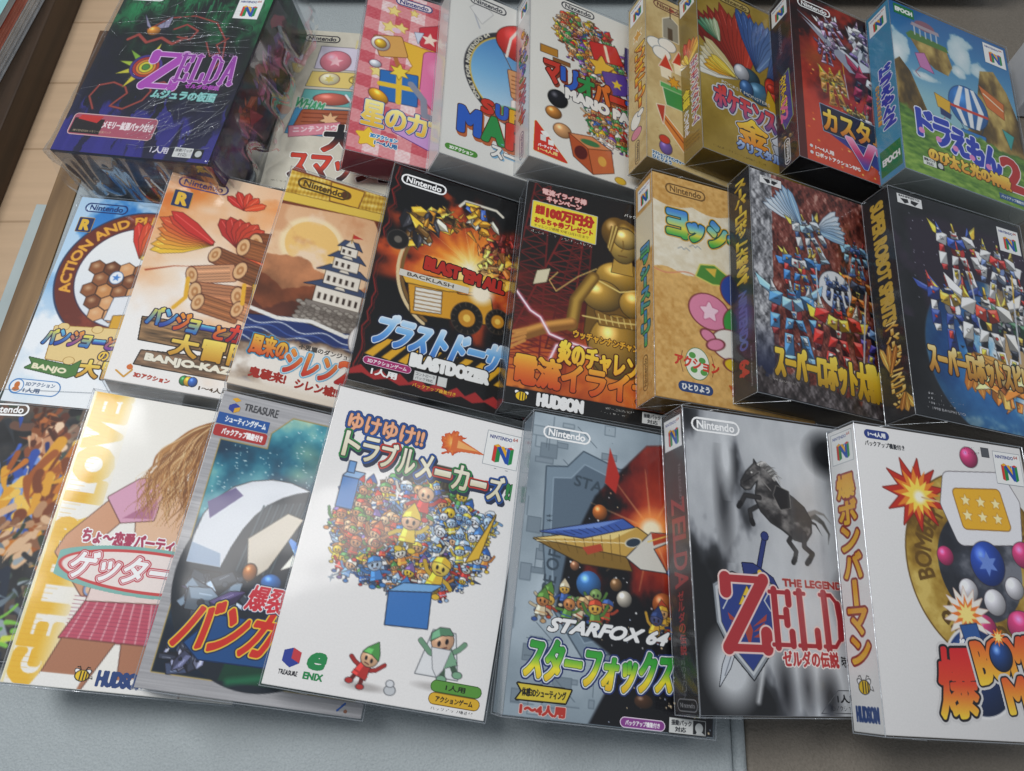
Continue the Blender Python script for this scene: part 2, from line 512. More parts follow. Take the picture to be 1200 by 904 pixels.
            if k < .75:
                s.poly([P(-.9, -.3), P(-.7, -.85), P(0, -1.1 - (.7 if k < .25 else 0)), P(.7, -.85), P(.9, -.3), P(0, -.5)], hc, ol=ol, ow=.3); s.poly([P(-.8, -.4), P(-.6, -.85), P(-.1, -1.0), P(-.1, -.5)], np.clip(hc * 1.3 + .06, 0, 1))
            for sg in (-1, 1):
                s.ell(*P(sg * .3, .02), r * .13, r * .2, '#17151c')
            s.line([P(-.2, .42), P(.2, .42)], r * .1, '#5a2a24')
    def feathers(s, cx, cy, a0, a1, n, L, w, c0, c1, ol=None, seed=0):
        rs = random.Random(seed)
        for i in range(n):
            a = R(a0 + (a1 - a0) * i / max(1, n - 1)); l = L * rs.uniform(.85, 1.1)
            u, v = (math.sin(a), -math.cos(a)), (math.cos(a), math.sin(a))
            P = [(cx + u[0] * l * t + v[0] * w * m, cy + u[1] * l * t + v[1] * w * m) for t, m in ((0, .25), (.5, .8), (.85, .7), (1, 0), (.85, -.6), (.5, -.8), (0, -.25))]
            c = hx(c0) * (1 - i / max(1, n - 1)) + hx(c1) * i / max(1, n - 1)
            s.poly(P, c, ol=ol if ol is not None else c * .45, ow=.4)
            s.line([(cx, cy), (cx + u[0] * l * .9, cy + u[1] * l * .9)], .5, np.clip(c * 1.2 + .2, 0, 1))
    def plank(s, P, c, seed=5):
        n = s.noise(14, 4, seed, sy=.14)
        P = np.asarray(P, float)
        sl, X, Y = s.full()
        d = s.sdf(P, X, Y)
        s.blend(sl, 0.5 - (d - .8) / s.cell, hx(c) * .25)
        s.blend(sl, 0.5 - d / s.cell, np.clip(hx(c) * (1 + .45 * n[..., None]), 0, 1))
    def clouds(s, t0, c, seed, scale=30, al=1, y0=-1e9, y1=1e9, thr=0.0):
        n = s.noise(scale, 5, seed)
        sl, X, Y = s.full()
        s.blend(sl, np.clip((n - thr) * 2.2, 0, 1) * al * ((Y > y0) & (Y < y1)), c)
    def globe(s, cx, cy, r, seed):
        n = s.noise(r * .55, 5, seed)
        sl, X, Y = s.full()
        d = np.sqrt((X - cx) ** 2 + (Y - cy) ** 2) - r
        k = np.clip(1 + d / r, 0, 1)[..., None]
        cc = s.ramp(n, [(-1, '#1b4f93'), (-.1, '#3c84c4'), (.1, '#8cc0e0'), (.35, '#e6f0f5'), (.6, '#c9a878')])
        s.blend(sl, np.clip(.5 - d / 3, 0, 1) * .7, '#5fa6dd')
        s.blend(sl, np.clip(.5 - d / s.cell, 0, 1), cc * (1 - .35 * k ** 3))
    # ---------------------------------------------------------------- logos that recur
    def maker(s, x, y, w, c='#ffffff', bg=None):
        h = w * .27
        k = w / 36
        if bg is not None:
            s.pill(x, y, x + w, y + h, bg)
        r = h / 2
        sl, X, Y = s.win(x, x + w, y, y + h)
        d = s.sdf([(x + r, y + r - .01), (x + w - r, y + r - .01), (x + w - r, y + r + .01), (x + r, y + r + .01)], X, Y) - r
        s.blend(sl, .5 - (np.abs(d + .75 * k) - .65 * k) / s.cell, c)
        s.text('Nintendo', x + w * .12, y + h * .22, h * .54, w * .76, c, bold=.28 * k)
    def console(s, x, y, w, border='#9aa0a8'):
        h = w * 1.0
        s.rect(x, y, x + w, y + h, '#f4f4f2', ol=border, ow=.35)
        s.text('NINTENDO', x + w * .08, y + h * .1, h * .10, w * .66, '#1d2a78', bold=.12 * w / 26)
        s.text('64', x + w * .77, y + h * .06, h * .10, w * .14, '#b03a2e', bold=.1 * w / 26)
        X = lambda u: x + w * u; Y = lambda v: y + h * v
        def p(c, *q): s.poly([(X(u), Y(v)) for u, v in q], c)
        p('#0f7a3c', (.24, .40), (.36, .34), (.36, .80), (.24, .86)); p('#d7342b', (.36, .34), (.46, .40), (.46, .86), (.36, .80)) 
        p('#f0b21c', (.24, .40), (.36, .34), (.72, .70), (.62, .78)); p('#1b4fae', (.36, .46), (.62, .40), (.62, .78), (.46, .62))
        p('#d7342b', (.24, .40), (.34, .44), (.34, .90), (.24, .86)); p('#0f8a44', (.34, .44), (.46, .40), (.46, .86), (.34, .90))
        p('#1b4fae', (.34, .44), (.44, .40), (.66, .72), (.66, .90)); p('#f0b21c', (.44, .40), (.54, .38), (.68, .58), (.66, .72))
        p('#1b4fae', (.64, .40), (.74, .44), (.74, .90), (.64, .86)); p('#0f8a44', (.74, .44), (.84, .40), (.84, .84), (.74, .90))
        p('#d7342b', (.64, .40), (.75, .36), (.84, .40), (.74, .44))
    def bee(s, x, y, r):
        for sx in (-1, 1):
            s.ell(x + sx * r * .7, y - r * .55, r * .6, r * .35, '#ffffff', rot=-sx * .6, ol='#111111', ow=.35)
            s.line([(x + sx * r * .2, y - r * .5), (x + sx * r * .6, y - r * 1.4), (x + sx * r, y - r * 1.3)], .5, '#111111')
        s.ell(x, y, r, r * .8, '#f2c81e', ol='#111111', ow=.5)
        for k in (-.35, .15, .6):
            s.rect(x + r * k, y - r * .7, x + r * (k + .2), y + r * .7, '#16140f')
        s.line([(x + r, y + r * .2), (x + r * 1.7, y + r * .4), (x + r * 1.5, y - r * .1)], .4, '#111111')
    # ---------------------------------------------------------------- to mesh
    def build(s, name, parent, origin, ex, ey, mat, thr=0.5):
        rgb, a = s.rgb, s.a
        for _ in range(2):
            low = a < .02
            if not low.any():
                break
            acc = np.zeros_like(rgb); wt = np.zeros_like(a)
            for dy, dx in ((0, 1), (0, -1), (1, 0), (-1, 0)):
                sa = np.roll(np.roll(a, dy, 0), dx, 1); acc += np.roll(np.roll(rgb, dy, 0), dx, 1) * sa[..., None]; wt += sa
            ok = low & (wt > .01)
            rgb = np.where(ok[..., None], acc / np.maximum(wt, 1e-6)[..., None], rgb); a = np.where(ok, .02, a)
        m4 = (s.a[:-1, :-1] + s.a[1:, :-1] + s.a[:-1, 1:] + s.a[1:, 1:]) / 4 > thr
        j, i = np.nonzero(m4)
        q = np.stack([j * s.nx + i, (j + 1) * s.nx + i, (j + 1) * s.nx + i + 1, j * s.nx + i + 1], 1)
        used = np.zeros(s.nx * s.ny, bool); used[q.ravel()] = True
        remap = np.cumsum(used) - 1
        q = remap[q]
        XX, YY = np.meshgrid(s.x, s.y)
        o, ex, ey = np.array(origin), np.array(ex), np.array(ey)
        co = (o + XX.ravel()[used, None] * .001 * ex + YY.ravel()[used, None] * .001 * ey)
        me = bpy.data.meshes.new(name)
        nq = len(q)
        me.vertices.add(len(co)); me.vertices.foreach_set('co', co.ravel())
        me.loops.add(nq * 4); me.loops.foreach_set('vertex_index', q.ravel().astype(np.int32))
        me.polygons.add(nq); me.polygons.foreach_set('loop_start', np.arange(0, nq * 4, 4, dtype=np.int32))
        at = me.color_attributes.new('ink', 'FLOAT_COLOR', 'POINT')
        cc = np.ones((len(co), 4)); cc[:, :3] = s2l(np.clip(rgb.reshape(-1, 3)[used], 0, 1)) * 0.94
        at.data.foreach_set('color', cc.ravel())
        me.update(calc_edges=True)
        me.materials.append(mat)
        ob = bpy.data.objects.new(name, me)
        col.objects.link(ob)
        ob.parent = parent
        return ob

# ------------------------------------------------------------------ helpers for things
def empty(name, loc=(0, 0, 0), mat=None):
    o = bpy.data.objects.new(name, None)
    o.empty_display_size = 0.02
    col.objects.link(o)
    if mat is not None:
        o.matrix_world = mat
    else:
        o.location = loc
    return o

def tag(o, label, cat, group=None):
    o['label'] = label
    o['category'] = cat
    if group:
        o['group'] = group
    return o

def mesh_obj(name, bm, mats, parent=None, smooth=False):
    me = bpy.data.meshes.new(name)
    bm.to_mesh(me)
    bm.free()
    for m in (mats if isinstance(mats, (list, tuple)) else [mats]):
        me.materials.append(m)
    if smooth:
        me.polygons.foreach_set('use_smooth', [True] * len(me.polygons))
    o = bpy.data.objects.new(name, me)
    col.objects.link(o)
    o.parent = parent
    return o

def add_box(bm, lo, hi, bevel=0.0, seg=2, mat=0):
    r = bmesh.ops.create_cube(bm, size=1.0)
    vs = r['verts']
    for v in vs:
        v.co = Vector([(lo[k] + hi[k]) / 2 + v.co[k] * (hi[k] - lo[k]) for k in range(3)])
    fs = set(f for v in vs for f in v.link_faces)
    for f in fs:
        f.material_index = mat
    if bevel > 0:
        es = list(set(e for v in vs for e in v.link_edges))
        bmesh.ops.bevel(bm, geom=es, offset=bevel, segments=seg, affect='EDGES', profile=0.6)

def add_rod(bm, a, b, r, mat=0, n=6):
    a, b = Vector(a), Vector(b)
    d = (b - a).normalized()
    u = d.orthogonal().normalized(); w = d.cross(u)
    ra = [bm.verts.new(a + (u * math.cos(6.2832 * k / n) + w * math.sin(6.2832 * k / n)) * r) for k in range(n)]
    rb = [bm.verts.new(b + (u * math.cos(6.2832 * k / n) + w * math.sin(6.2832 * k / n)) * r) for k in range(n)]
    for k in range(n):
        f = bm.faces.new((ra[k], ra[(k + 1) % n], rb[(k + 1) % n], rb[k]))
        f.material_index = mat
    f = bm.faces.new(ra[::-1]); f.material_index = mat
    f = bm.faces.new(rb); f.material_index = mat

def quad(bm, *p, mat=0):
    f = bm.faces.new([bm.verts.new(q) for q in p])
    f.material_index = mat

BW, BH, BT = 0.1326, 0.1860, 0.0267
POSE = {
    'fight': (-0.3258, 0.1190, 0.0136, 0.0100, 0.0000, 0.0000),
    'getter': (-0.2265, 0.1033, 0.0373, -0.0488, 0.0391, 0.2441),
    'bang': (-0.1402, 0.1015, 0.0462, -0.0911, 0.0389, 0.2944),
    'tm': (-0.0627, 0.1053, 0.0552, -0.1132, 0.0442, 0.2435),
    'fox': (0.0720, 0.0997, 0.0505, -0.0602, 0.0574, 0.2267),
    'oot': (0.1735, 0.1106, 0.0534, 0.0275, 0.0662, 0.3137),
    'bomb': (0.2837, 0.1033, 0.0577, -0.0087, 0.0652, 0.2453),
    'banjo2': (-0.3042, 0.2930, 0.0138, -0.0455, 0.0003, 0.0003),
    'kazoo': (-0.2191, 0.3006, 0.0349, -0.0384, 0.0099, 0.2509),
    'shiren': (-0.1297, 0.2975, 0.0376, -0.0770, 0.0074, 0.3128),
    'blast': (-0.0484, 0.3053, 0.0391, -0.0698, 0.0108, 0.3167),
    'denryu': (0.0617, 0.3001, 0.0400, -0.0520, 0.0434, 0.2094),
    'yoshi': (0.1579, 0.3104, 0.0441, -0.0013, 0.0573, 0.3161),
    'srw': (0.2283, 0.3125, 0.0490, -0.0321, 0.0484, 0.3426),
    'srs': (0.3384, 0.3062, 0.0442, -0.0219, 0.0555, 0.3112),
    'mm': (-0.2915, 0.4909, 0.0516, -0.1385, 0.0607, -0.1211),
    'smash': (-0.1535, 0.4997, 0.0143, -0.0236, -0.0031, 0.0001),
    'kirby': (-0.0850, 0.5098, 0.0403, 0.0163, 0.0117, 0.3101),
    'm64': (-0.0141, 0.5022, 0.0453, 0.0268, 0.0159, 0.4318),
    'mparty': (0.0559, 0.5069, 0.0441, 0.0314, 0.0200, 0.4085),
    'pm': (0.1530, 0.5119, 0.0405, -0.0125, 0.0089, 0.4179),
    'poke': (0.1962, 0.5168, 0.0501, -0.0124, 0.0160, 0.4017),
    'robo': (0.2798, 0.5172, 0.0475, -0.0452, 0.0181, 0.3351),
    'dora': (0.3662, 0.5113, 0.0484, -0.0655, 0.0253, 0.3042),
}
GROUP = 'game boxes laid out in three overlapping rows'

def carton(parent, W, H, T, cols, mat):
    """cols: front, left, right, near, far, under"""
    bm = bmesh.new()
    add_box(bm, (-W / 2, -H / 2, 0), (W / 2, H / 2, T), 0.0006, 2)
    bm.normal_update()
    lay = bm.loops.layers.float_color.new('ink')
    for f in bm.faces:
        n = f.normal
        k = max(range(6), key=lambda q: (n.z, -n.x, n.x, -n.y, n.y, -n.z)[q])
        c = (*(s2l(hx(cols[k])) * 0.94), 1)
        for l in f.loops:
            l[lay] = c
    return mesh_obj('carton', bm, mat, parent)

def sleeve(parent, W, H, T, seed):
    """clear sleeve: four side walls with a folded flap at either end, and its welded edges"""
    rs = random.Random(seed)
    g = 0.0009
    x, y, z = W / 2 + g, H / 2 + g, T + 0.0009
    bm = bmesh.new()
    def wall(p, q, n=8):
        for k in range(n):
            a = Vector(p).lerp(Vector(q), k / n); b = Vector(p).lerp(Vector(q), (k + 1) / n)
            quad(bm, a, b, b + Vector((0, 0, z)), a + Vector((0, 0, z)))
    wall((-x, y, 0), (-x, -y, 0)); wall((x, -y, 0), (x, y, 0)); wall((-x, -y, 0), (x, -y, 0)); wall((x, y, 0), (-x, y, 0))
    for sy in (-1, 1):                                     # tuck flap standing a little proud, with slanted ears
        yy = sy * (y + 0.0007)
        quad(bm, (-x + .004, yy, .002), (x - .004, yy, .002), (x - .012, yy + sy * .0006, z - .003), (-x + .012, yy + sy * .0006, z - .003))
        for sx in (-1, 1):
            add_rod(bm, (sx * x, sy * y, 0.0005), (sx * (x - z), yy, z), 0.00016, 1, 4)
    for sx in (-1, 1):
        for sy in (-1, 1):
            add_rod(bm, (sx * x, sy * y, 0), (sx * x, sy * y, z), 0.0003, 1)
        add_rod(bm, (sx * x, -y, z), (sx * x, y, z), 0.00026, 1)
        add_rod(bm, (sx * x, -y, 0.0003), (sx * x, y, 0.0003), 0.0003, 1)
    for sy in (-1, 1):
        add_rod(bm, (-x, sy * y, z), (x, sy * y, z), 0.0003, 1)
        add_rod(bm, (-x, sy * y, 0.0003), (x, sy * y, 0.0003), 0.0003, 1)
    return mesh_obj('plastic_sleeve', bm, [M_FILM, M_SEAM], parent)

def game_box(key, label, cover, cols, spine=None, mat=None, cell=0.7, dims=(BW, BH, BT), film=True, near=None, right=None, name='game_box', fill='#ffffff', smat=None):
    W, H, T = dims
    mat = mat or M_PRINT
    x, y, z, yaw, tx, ty = POSE[key]
    rot = Matrix.Rotation(yaw, 4, 'Z') @ Matrix.Rotation(tx, 4, 'X') @ Matrix.Rotation(ty, 4, 'Y')
    root = empty(name, mat=Matrix.Translation((x, y, z)) @ rot @ Matrix.Translation((0, 0, -T / 2)))
    tag(root, label, 'game box', GROUP)
    carton(root, W, H, T, cols, mat)
    decals = []
    def D(part, dx, dy, w, h, c=0.3, z=1, face='front', seed=1):
        d = Canvas(dx, dy, w, h, c, seed=seed)
        decals.append((part, d, z, face))
        return d
    seed = sum(map(ord, key))
    c = Canvas(0.4, 0.4, W * 1000 - .8, H * 1000 - .8, cell, fill, seed=seed)
    cover(c, D)
    frames = {
        'front': lambda l: ((-W / 2, H / 2, T + .00012 + .00014 * l), (1, 0, 0), (0, -1, 0)),
        'spine': lambda l: ((-W / 2 - .00012 - .00014 * l, H / 2, 0), (0, 0, 1), (0, -1, 0)),
        'right': lambda l: ((W / 2 + .00012 + .00014 * l, H / 2, T), (0, 0, -1), (0, -1, 0)),
        'near': lambda l: ((-W / 2, -H / 2 - .00012 - .00014 * l, T), (1, 0, 0), (0, 0, -1)),
    }
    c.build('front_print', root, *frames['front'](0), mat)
    if spine:
        cs = Canvas(0.4, 0.4, T * 1000 - .8, H * 1000 - .8, 0.4, fill, seed=seed + 1)
        spine(cs)
        cs.build('spine_print', root, *frames['spine'](0), smat or mat)
    if right:
        cs = Canvas(0.4, 0.4, T * 1000 - .8, H * 1000 - .8, 0.8, fill, seed=seed + 2)
        right(cs)
        cs.build('side_print', root, *frames['right'](0), mat)
    if near:
        cs = Canvas(0.4, 0.4, W * 1000 - .8, T * 1000 - .8, 0.8, fill, seed=seed + 3)
        near(cs)
        cs.build('end_print', root, *frames['near'](0), mat)
    for part, d, zz, face in decals:
        d.build(part, root, *frames[face](zz), M_PRINT)
    if film:
        sleeve(root, W, H, T, seed)
    return root

def vtext(c, s, x, y, w, h, col, **k):
    """letters one under another, filling x..x+w, y..y+h"""
    n = len(s); st = h / n
    for i, ch in enumerate(s):
        if ch in 'ー':
            c.text('l', x + w * .42, y + st * i, st * .86, w * .16, col, **k)
        elif ch in 'ァィゥェォッャュョぁぃっゃゅょ・':
            c.text(ch, x + w * .3, y + st * i, st * .6, w * .55, col, **k)
        else:
            c.text(ch, x, y + st * i, st * .86, w, col, **k)

def vmaker(c, cx, y0, L, colr):
    """the maker's racetrack set up a spine"""
    w = L * .27; k = L / 36
    sl, X, Y = c.win(cx - w / 2, cx + w / 2, y0, y0 + L)
    r = w / 2
    d = c.sdf([(cx - .01, y0 + r), (cx + .01, y0 + r), (cx + .01, y0 + L - r), (cx - .01, y0 + L - r)], X, Y) - r
    c.blend(sl, .5 - (np.abs(d + .6 * k) - .6 * k) / c.cell, colr)
    c.text('Nintendo', cx - w * .28, y0 + L * .88, w * .56, L * .76, colr, rot=-90, bold=.2)

# ------------------------------------------------------------------ front row prints
BRIGHT = ['#2f6fc4', '#6fa6dd', '#e8c63a', '#d2452f', '#f0ead8', '#3f8f4a', '#d98a3a', '#7a4fa0', '#c9d6e6', '#f2d98a', '#b9523f', '#4b86c9']

def cover_fight(c, D):
    c.field(c.noise(34, 5), [(-.8, '#15161a'), (-.2, '#2a2c30'), (.2, '#45403c'), (.8, '#7a5a48')])
    rs = random.Random(5)
    def strokes(cx, cy, rx, ry, n, pal, L, w, a0, da):
        for k in range(n):
            x, y = cx + rs.gauss(0, rx * .5), cy + rs.gauss(0, ry * .5); a = a0 + rs.uniform(-da, da); cv = rs.uniform(-.5, .5); l = rs.uniform(*L)
            c.line([(x + l * t * math.cos(a + cv * t), y + l * t * math.sin(a + cv * t)) for t in np.linspace(0, 1, 7)], rs.uniform(*w) * 2.1, rs.choice(pal), taper=rs.random() < .6, soft=1.2)
    strokes(80, 70, 110, 120, 260, ['#2c3138', '#56483f', '#3b4a3a', '#6a4a3c', '#1f2a3c', '#8a7a68', '#15161a', '#44504a'], (8, 26), (1, 4), 1.0, 1.6)
    strokes(100, 26, 44, 30, 70, ['#6a5a50', '#8a6a58', '#3c3f46', '#a08a74'], (6, 18), (1, 3), .6, 1.2)
    strokes(60, 36, 14, 24, 60, ['#e2b893', '#c88f68', '#8a4a2a', '#f0d0b0', '#5a2c1c'], (5, 14), (1, 3.4), 1.9, .7)
    strokes(54, 24, 12, 10, 26, ['#8a4a22', '#b86a34', '#4a2414'], (5, 10), (.8, 2), .6, 1.6)
    strokes(40, 74, 24, 30, 70, ['#2d4fa8', '#3c64c4', '#1c2f70', '#7f9fe0'], (7, 18), (1.2, 4), 1.4, .6)
    strokes(82, 76, 34, 40, 110, ['#c8741e', '#e0a02c', '#a2541c', '#f0c458', '#7a3a14'], (8, 22), (1.4, 4.5), 1.9, .6)
    strokes(64, 104, 40, 20, 40, ['#dcb690', '#b98a64', '#8a5a3c'], (6, 16), (1, 3), 2.6, .6)
    strokes(80, 140, 70, 36, 90, ['#2d3a2a', '#4f6a3c', '#6c7a86', '#23262c', '#9aa6ae'], (5, 16), (.8, 2.6), .3, 1.4)
    strokes(60, 168, 70, 10, 30, ['#7fc04a', '#4a9a34', '#c9d84a'], (8, 20), (.8, 2), -.2, .5)
    d = D('maker_logo', 5, 9, 38, 11); d.maker(6, 10, 36)

def cover_love(c, D):
    c.field(c.noise(60, 2) * .2, [(-1, '#f3efe6'), (1, '#fbf8f2')])
    sl, X, Y = c.full()
    # big letters up the left edge, each fading to white
    c.text('GETTER LOVE!!', 3, 185, 21, 192, '#f0bd33', bold=2.3, rot=-90)
    c.blend(sl, np.clip((X - 14) / 11, 0, 1) * (X < 27) * .75, '#f8f2e4')
    for k in range(60):
        c.line([(3, 3.1 * k), (9 + (k * 7) % 9, 3.1 * k)], .5, '#e6a81e', al=.45)
    c.line([(1.2, 0), (1.2, 186)], 1.6, '#efe3b0')
    ink = '#5a3328'
    # arm on the hip
    c.poly([(31, 72), (41, 80), (24, 104), (36, 126), (30, 131), (9, 108), (12, 98)], '#d9a07c', ol=ink, ow=.5, rnd=1.5)
    c.poly([(44, 62), (92, 58), (100, 130), (46, 132), (52, 100)], '#ecc3a2', ol=ink, ow=.5)
    c.poly([(29, 70), (44, 56), (60, 52), (58, 80), (40, 84)], '#dfa6c0', ol=ink, ow=.5, rnd=1)
    c.poly([(40, 82), (58, 66), (58, 80)], '#b87694')
    c.ell(33, 128, 3.4, 4.2, '#8aa6d6', ol=ink, ow=.4); c.ell(33, 128, 2.2, 3.0, '#ecc3a2')
    # long wavy hair
    rs = random.Random(3)
    for lay, (q, wd, nn) in enumerate(((['#8a5a30', '#7c4d28'], (3.5, 5.5), 60), (['#b98248', '#a9713e', '#c48e56'], (2.2, 4.2), 90), (['#7c4d28', '#d9ab78', '#e6c694', '#cc985e', '#8f5c30'], (.5, 1.5), 130))):
        for k in range(nn):
            xb = rs.uniform(44, 114); L = rs.uniform(50, 78) * (1 - .005 * abs(xb - 80)); ph = rs.uniform(0, 6); am = rs.uniform(2.0, 4.6)
            pts = [(82 + (xb - 82) * math.sin(t * 1.57) ** .7 + am * t * math.sin(ph + t * 15), 10 + 9 * abs(xb - 82) / 40 * t + L * t ** 1.1) for t in np.linspace(0, 1, 22)]
            c.line(pts, rs.uniform(*wd), rs.choice(q), taper=True)
    # skirt and legs
    c.poly([(34, 132), (92, 128), (104, 158), (24, 158)], '#c9566c', ol=ink, ow=.5)
    for k in range(12):
        c.line([(36 + k * 5, 130), (28 + k * 6.6, 158)], 1.0, '#e9a9b2', al=.8)
        c.line([(26, 133 + k * 2.3), (104, 131 + k * 2.3)], .5, '#8f3550', al=.6)
    c.poly([(34, 124), (92, 120), (92, 131), (33, 135)], '#f2dcd6', ol=ink, ow=.5)
    c.poly([(26, 158), (56, 158), (44, 186), (18, 186)], '#b2785a', ol=ink, ow=.5)
    c.poly([(60, 158), (98, 158), (100, 186), (64, 186)], '#b2785a', ol=ink, ow=.5)
    c.poly([(20, 178), (44, 178), (42, 186), (16, 186)], '#f4f2ee'); c.poly([(56, 180), (100, 172), (100, 186), (54, 186)], '#f4f2ee')
    d = D('title_lettering', 10, 86, 116, 46)
    d.text('ちょ〜恋愛パーティー', 20, 91, 9, 62, '#b23a5c', bold=.45, ols=[(1.2, '#ffffff')])
    d.ell(66, 114, 55, 13.5, '#d24a4a', ol='#86bdb4', ow=2); d.ell(66, 114, 53, 11.6, '#f6e9e4')
    d.text('ゲッターラブ!!', 17, 105, 17, 98, '#ffffff', bold=.6, ols=[(2.2, '#c5283c'), (1.5, '#ffffff'), (1.1, '#c5283c')], shear=.2)
    d = D('publisher_logo', 34, 172, 44, 13)
    d.bee(43, 178, 3.6); d.text('HUDSON', 52, 174.5, 8, 27, '#23427e', bold=.75)

def cover_silver(c, D):
    n = c.noise(40, 3, 4, sy=.02) * .6
    c.field(n, [(-1, '#98979b'), (0, '#adacaf'), (1, '#c2c1c4')])
    inner = [(36, 8), (44, 20), (130, 20), (130, 176), (7, 176), (7, 22), (30, 22)]
    inner = [(7, 33), (37, 33), (37, 22), (48, 9), (126, 9), (126, 176), (7, 176)]
    c.poly(inner, '#0d2438', ol='#b99a4a', ow=.7)
    sl, X, Y = c.full()
    m = np.clip(.5 - c.sdf(inner, X, Y) / c.cell, 0, 1)
    neb = c.noise(36, 5, 8)
    c.blend(sl, m, c.ramp(neb - (Y - 60) * .004, [(-1, '#0c1e30'), (-.2, '#123a55'), (.2, '#1f6b86'), (.6, '#5aa8b4'), (1, '#cfe6c0')]))
    rs = random.Random(5)
    for x, y, r in ((78, 40, 12), (62, 30, 7), (60, 46, 6)):
        c.ell(x, y, r, r * .8, '#a9cfae', soft=r * 1.2, al=.55)
    for k in range(320):
        x, y = rs.uniform(9, 125), rs.uniform(10, 80)
        if y > 34 or x > 46:
            c.ell(x, y, rs.choice([.25, .35, .6]), rs.choice([.25, .35]), '#cfe6ea')
    # a close-up hull: white rim, dark dome, cables
    c.ell(62, 118, 58, 62, '#1b2530', ol='#20262e', ow=.6)
    c.poly([(8, 96), (10, 82), (15, 71), (23, 62), (33, 56), (45, 52.5), (57, 52), (70, 55), (62, 58), (54, 62.5), (46, 69), (40, 77), (35, 87), (31, 99), (28, 112), (8, 112)], '#dfe3ea', ol='#20262e', ow=.6)
    c.poly([(10, 74), (24, 62), (30, 66), (14, 84)], '#5b4d86')
    c.poly([(8, 100), (26, 104), (28, 112), (8, 112)], '#9fb3cc')
    for k in range(16):
        c.line([(44 + k * 2.2, 70 - k * .6), (38 + k * 2.0, 112)], 1.3, '#2c3a44' if k % 2 else '#43535c', al=.8)
    c.poly([(64, 78), (78, 66), (84, 70), (76, 112), (58, 116)], '#1e2732')
    c.shards(30, 128, 22, 16, 26, ['#3f4a58', '#66788a', '#2a323c', '#9fb3cc', '#4a3f6a'], 8, (8, 18))
    c.shards(96, 90, 26, 44, 40, ['#e4e8ee', '#9fb3cc', '#4d78b8', '#2a3442', '#d8d0c0'], 21, (8, 20))
    c.poly([(40, 92), (60, 72), (70, 74), (56, 108), (46, 118)], '#dcd2c2', ol='#443c34', ow=.5)
    c.ell(60, 116, 6, 5, '#3a74c0', ol='#14243c', ball=.8); c.ell(46, 112, 4, 5, '#b9723a', ol='#3a2414', ball=.8)
    c.shards(24, 166, 16, 12, 18, ['#2f3a54', '#565a7c', '#8f94b4', '#232838'], 31, (5, 12))
    c.poly([(46, 164), (126, 150), (126, 176), (44, 176)], '#14402f')
    c.line([(50, 176), (124, 158)], 4, '#1f6a48', soft=3)
    d = D('title_lettering', 8, 112, 118, 58)
    d.poly([(20, 158), (34, 140), (126, 140), (126, 164), (30, 166)], '#1d4f8a', ol='#0f2c54', ow=.8)
    d.text('バンガイオー', 12, 133, 27, 112, '#d22f24', bold=1.0, ols=[(2.6, '#1b2d52'), (1.8, '#f0c93c')], shear=.35, grow=-.2)
    d.text('爆裂無敵', 48, 119, 15, 46, '#cf2b3c', bold=.5, ols=[(1.6, '#1b2d52'), (1.0, '#f4f4f6')], shear=.2)
    d = D('info_label', 0.6, 14, 36, 18)
    d.rect(.8, 15, 34, 22.6, '#1d55a0'); d.text('シューティングゲーム', 6, 16.4, 4.4, 26, '#ffffff', bold=.2)
    d.pill(.8, 23.4, 34.5, 31, '#b22e2e', r=1.5); d.text('バックアップ機能付き', 6, 25, 4.4, 26, '#ffffff', bold=.2)
    d = D('publisher_logo', 5, 2, 36, 12)
    d.poly([(6, 9), (9.5, 7), (13, 9), (13, 12), (9.5, 14), (6, 12)], '#2a3f9c'); d.poly([(9.5, 10.6), (13, 9), (13, 12), (9.5, 14)], '#e3a928')
    d.poly([(9.5, 3), (12.5, 4.6), (9.5, 6.4), (6.6, 4.6)], '#e3a928')
    d.text('TREASURE', 15.5, 5.5, 5.2, 22, '#4a4a4e', bold=.22, grow=.2)
    d = D('maker_mark', 112, 178, 14, 6); d.line([(117, 183), (121, 178.6)], 1.2, '#2a5aa8'); d.ell(122, 183, 1.2, 1, '#8a5a44')

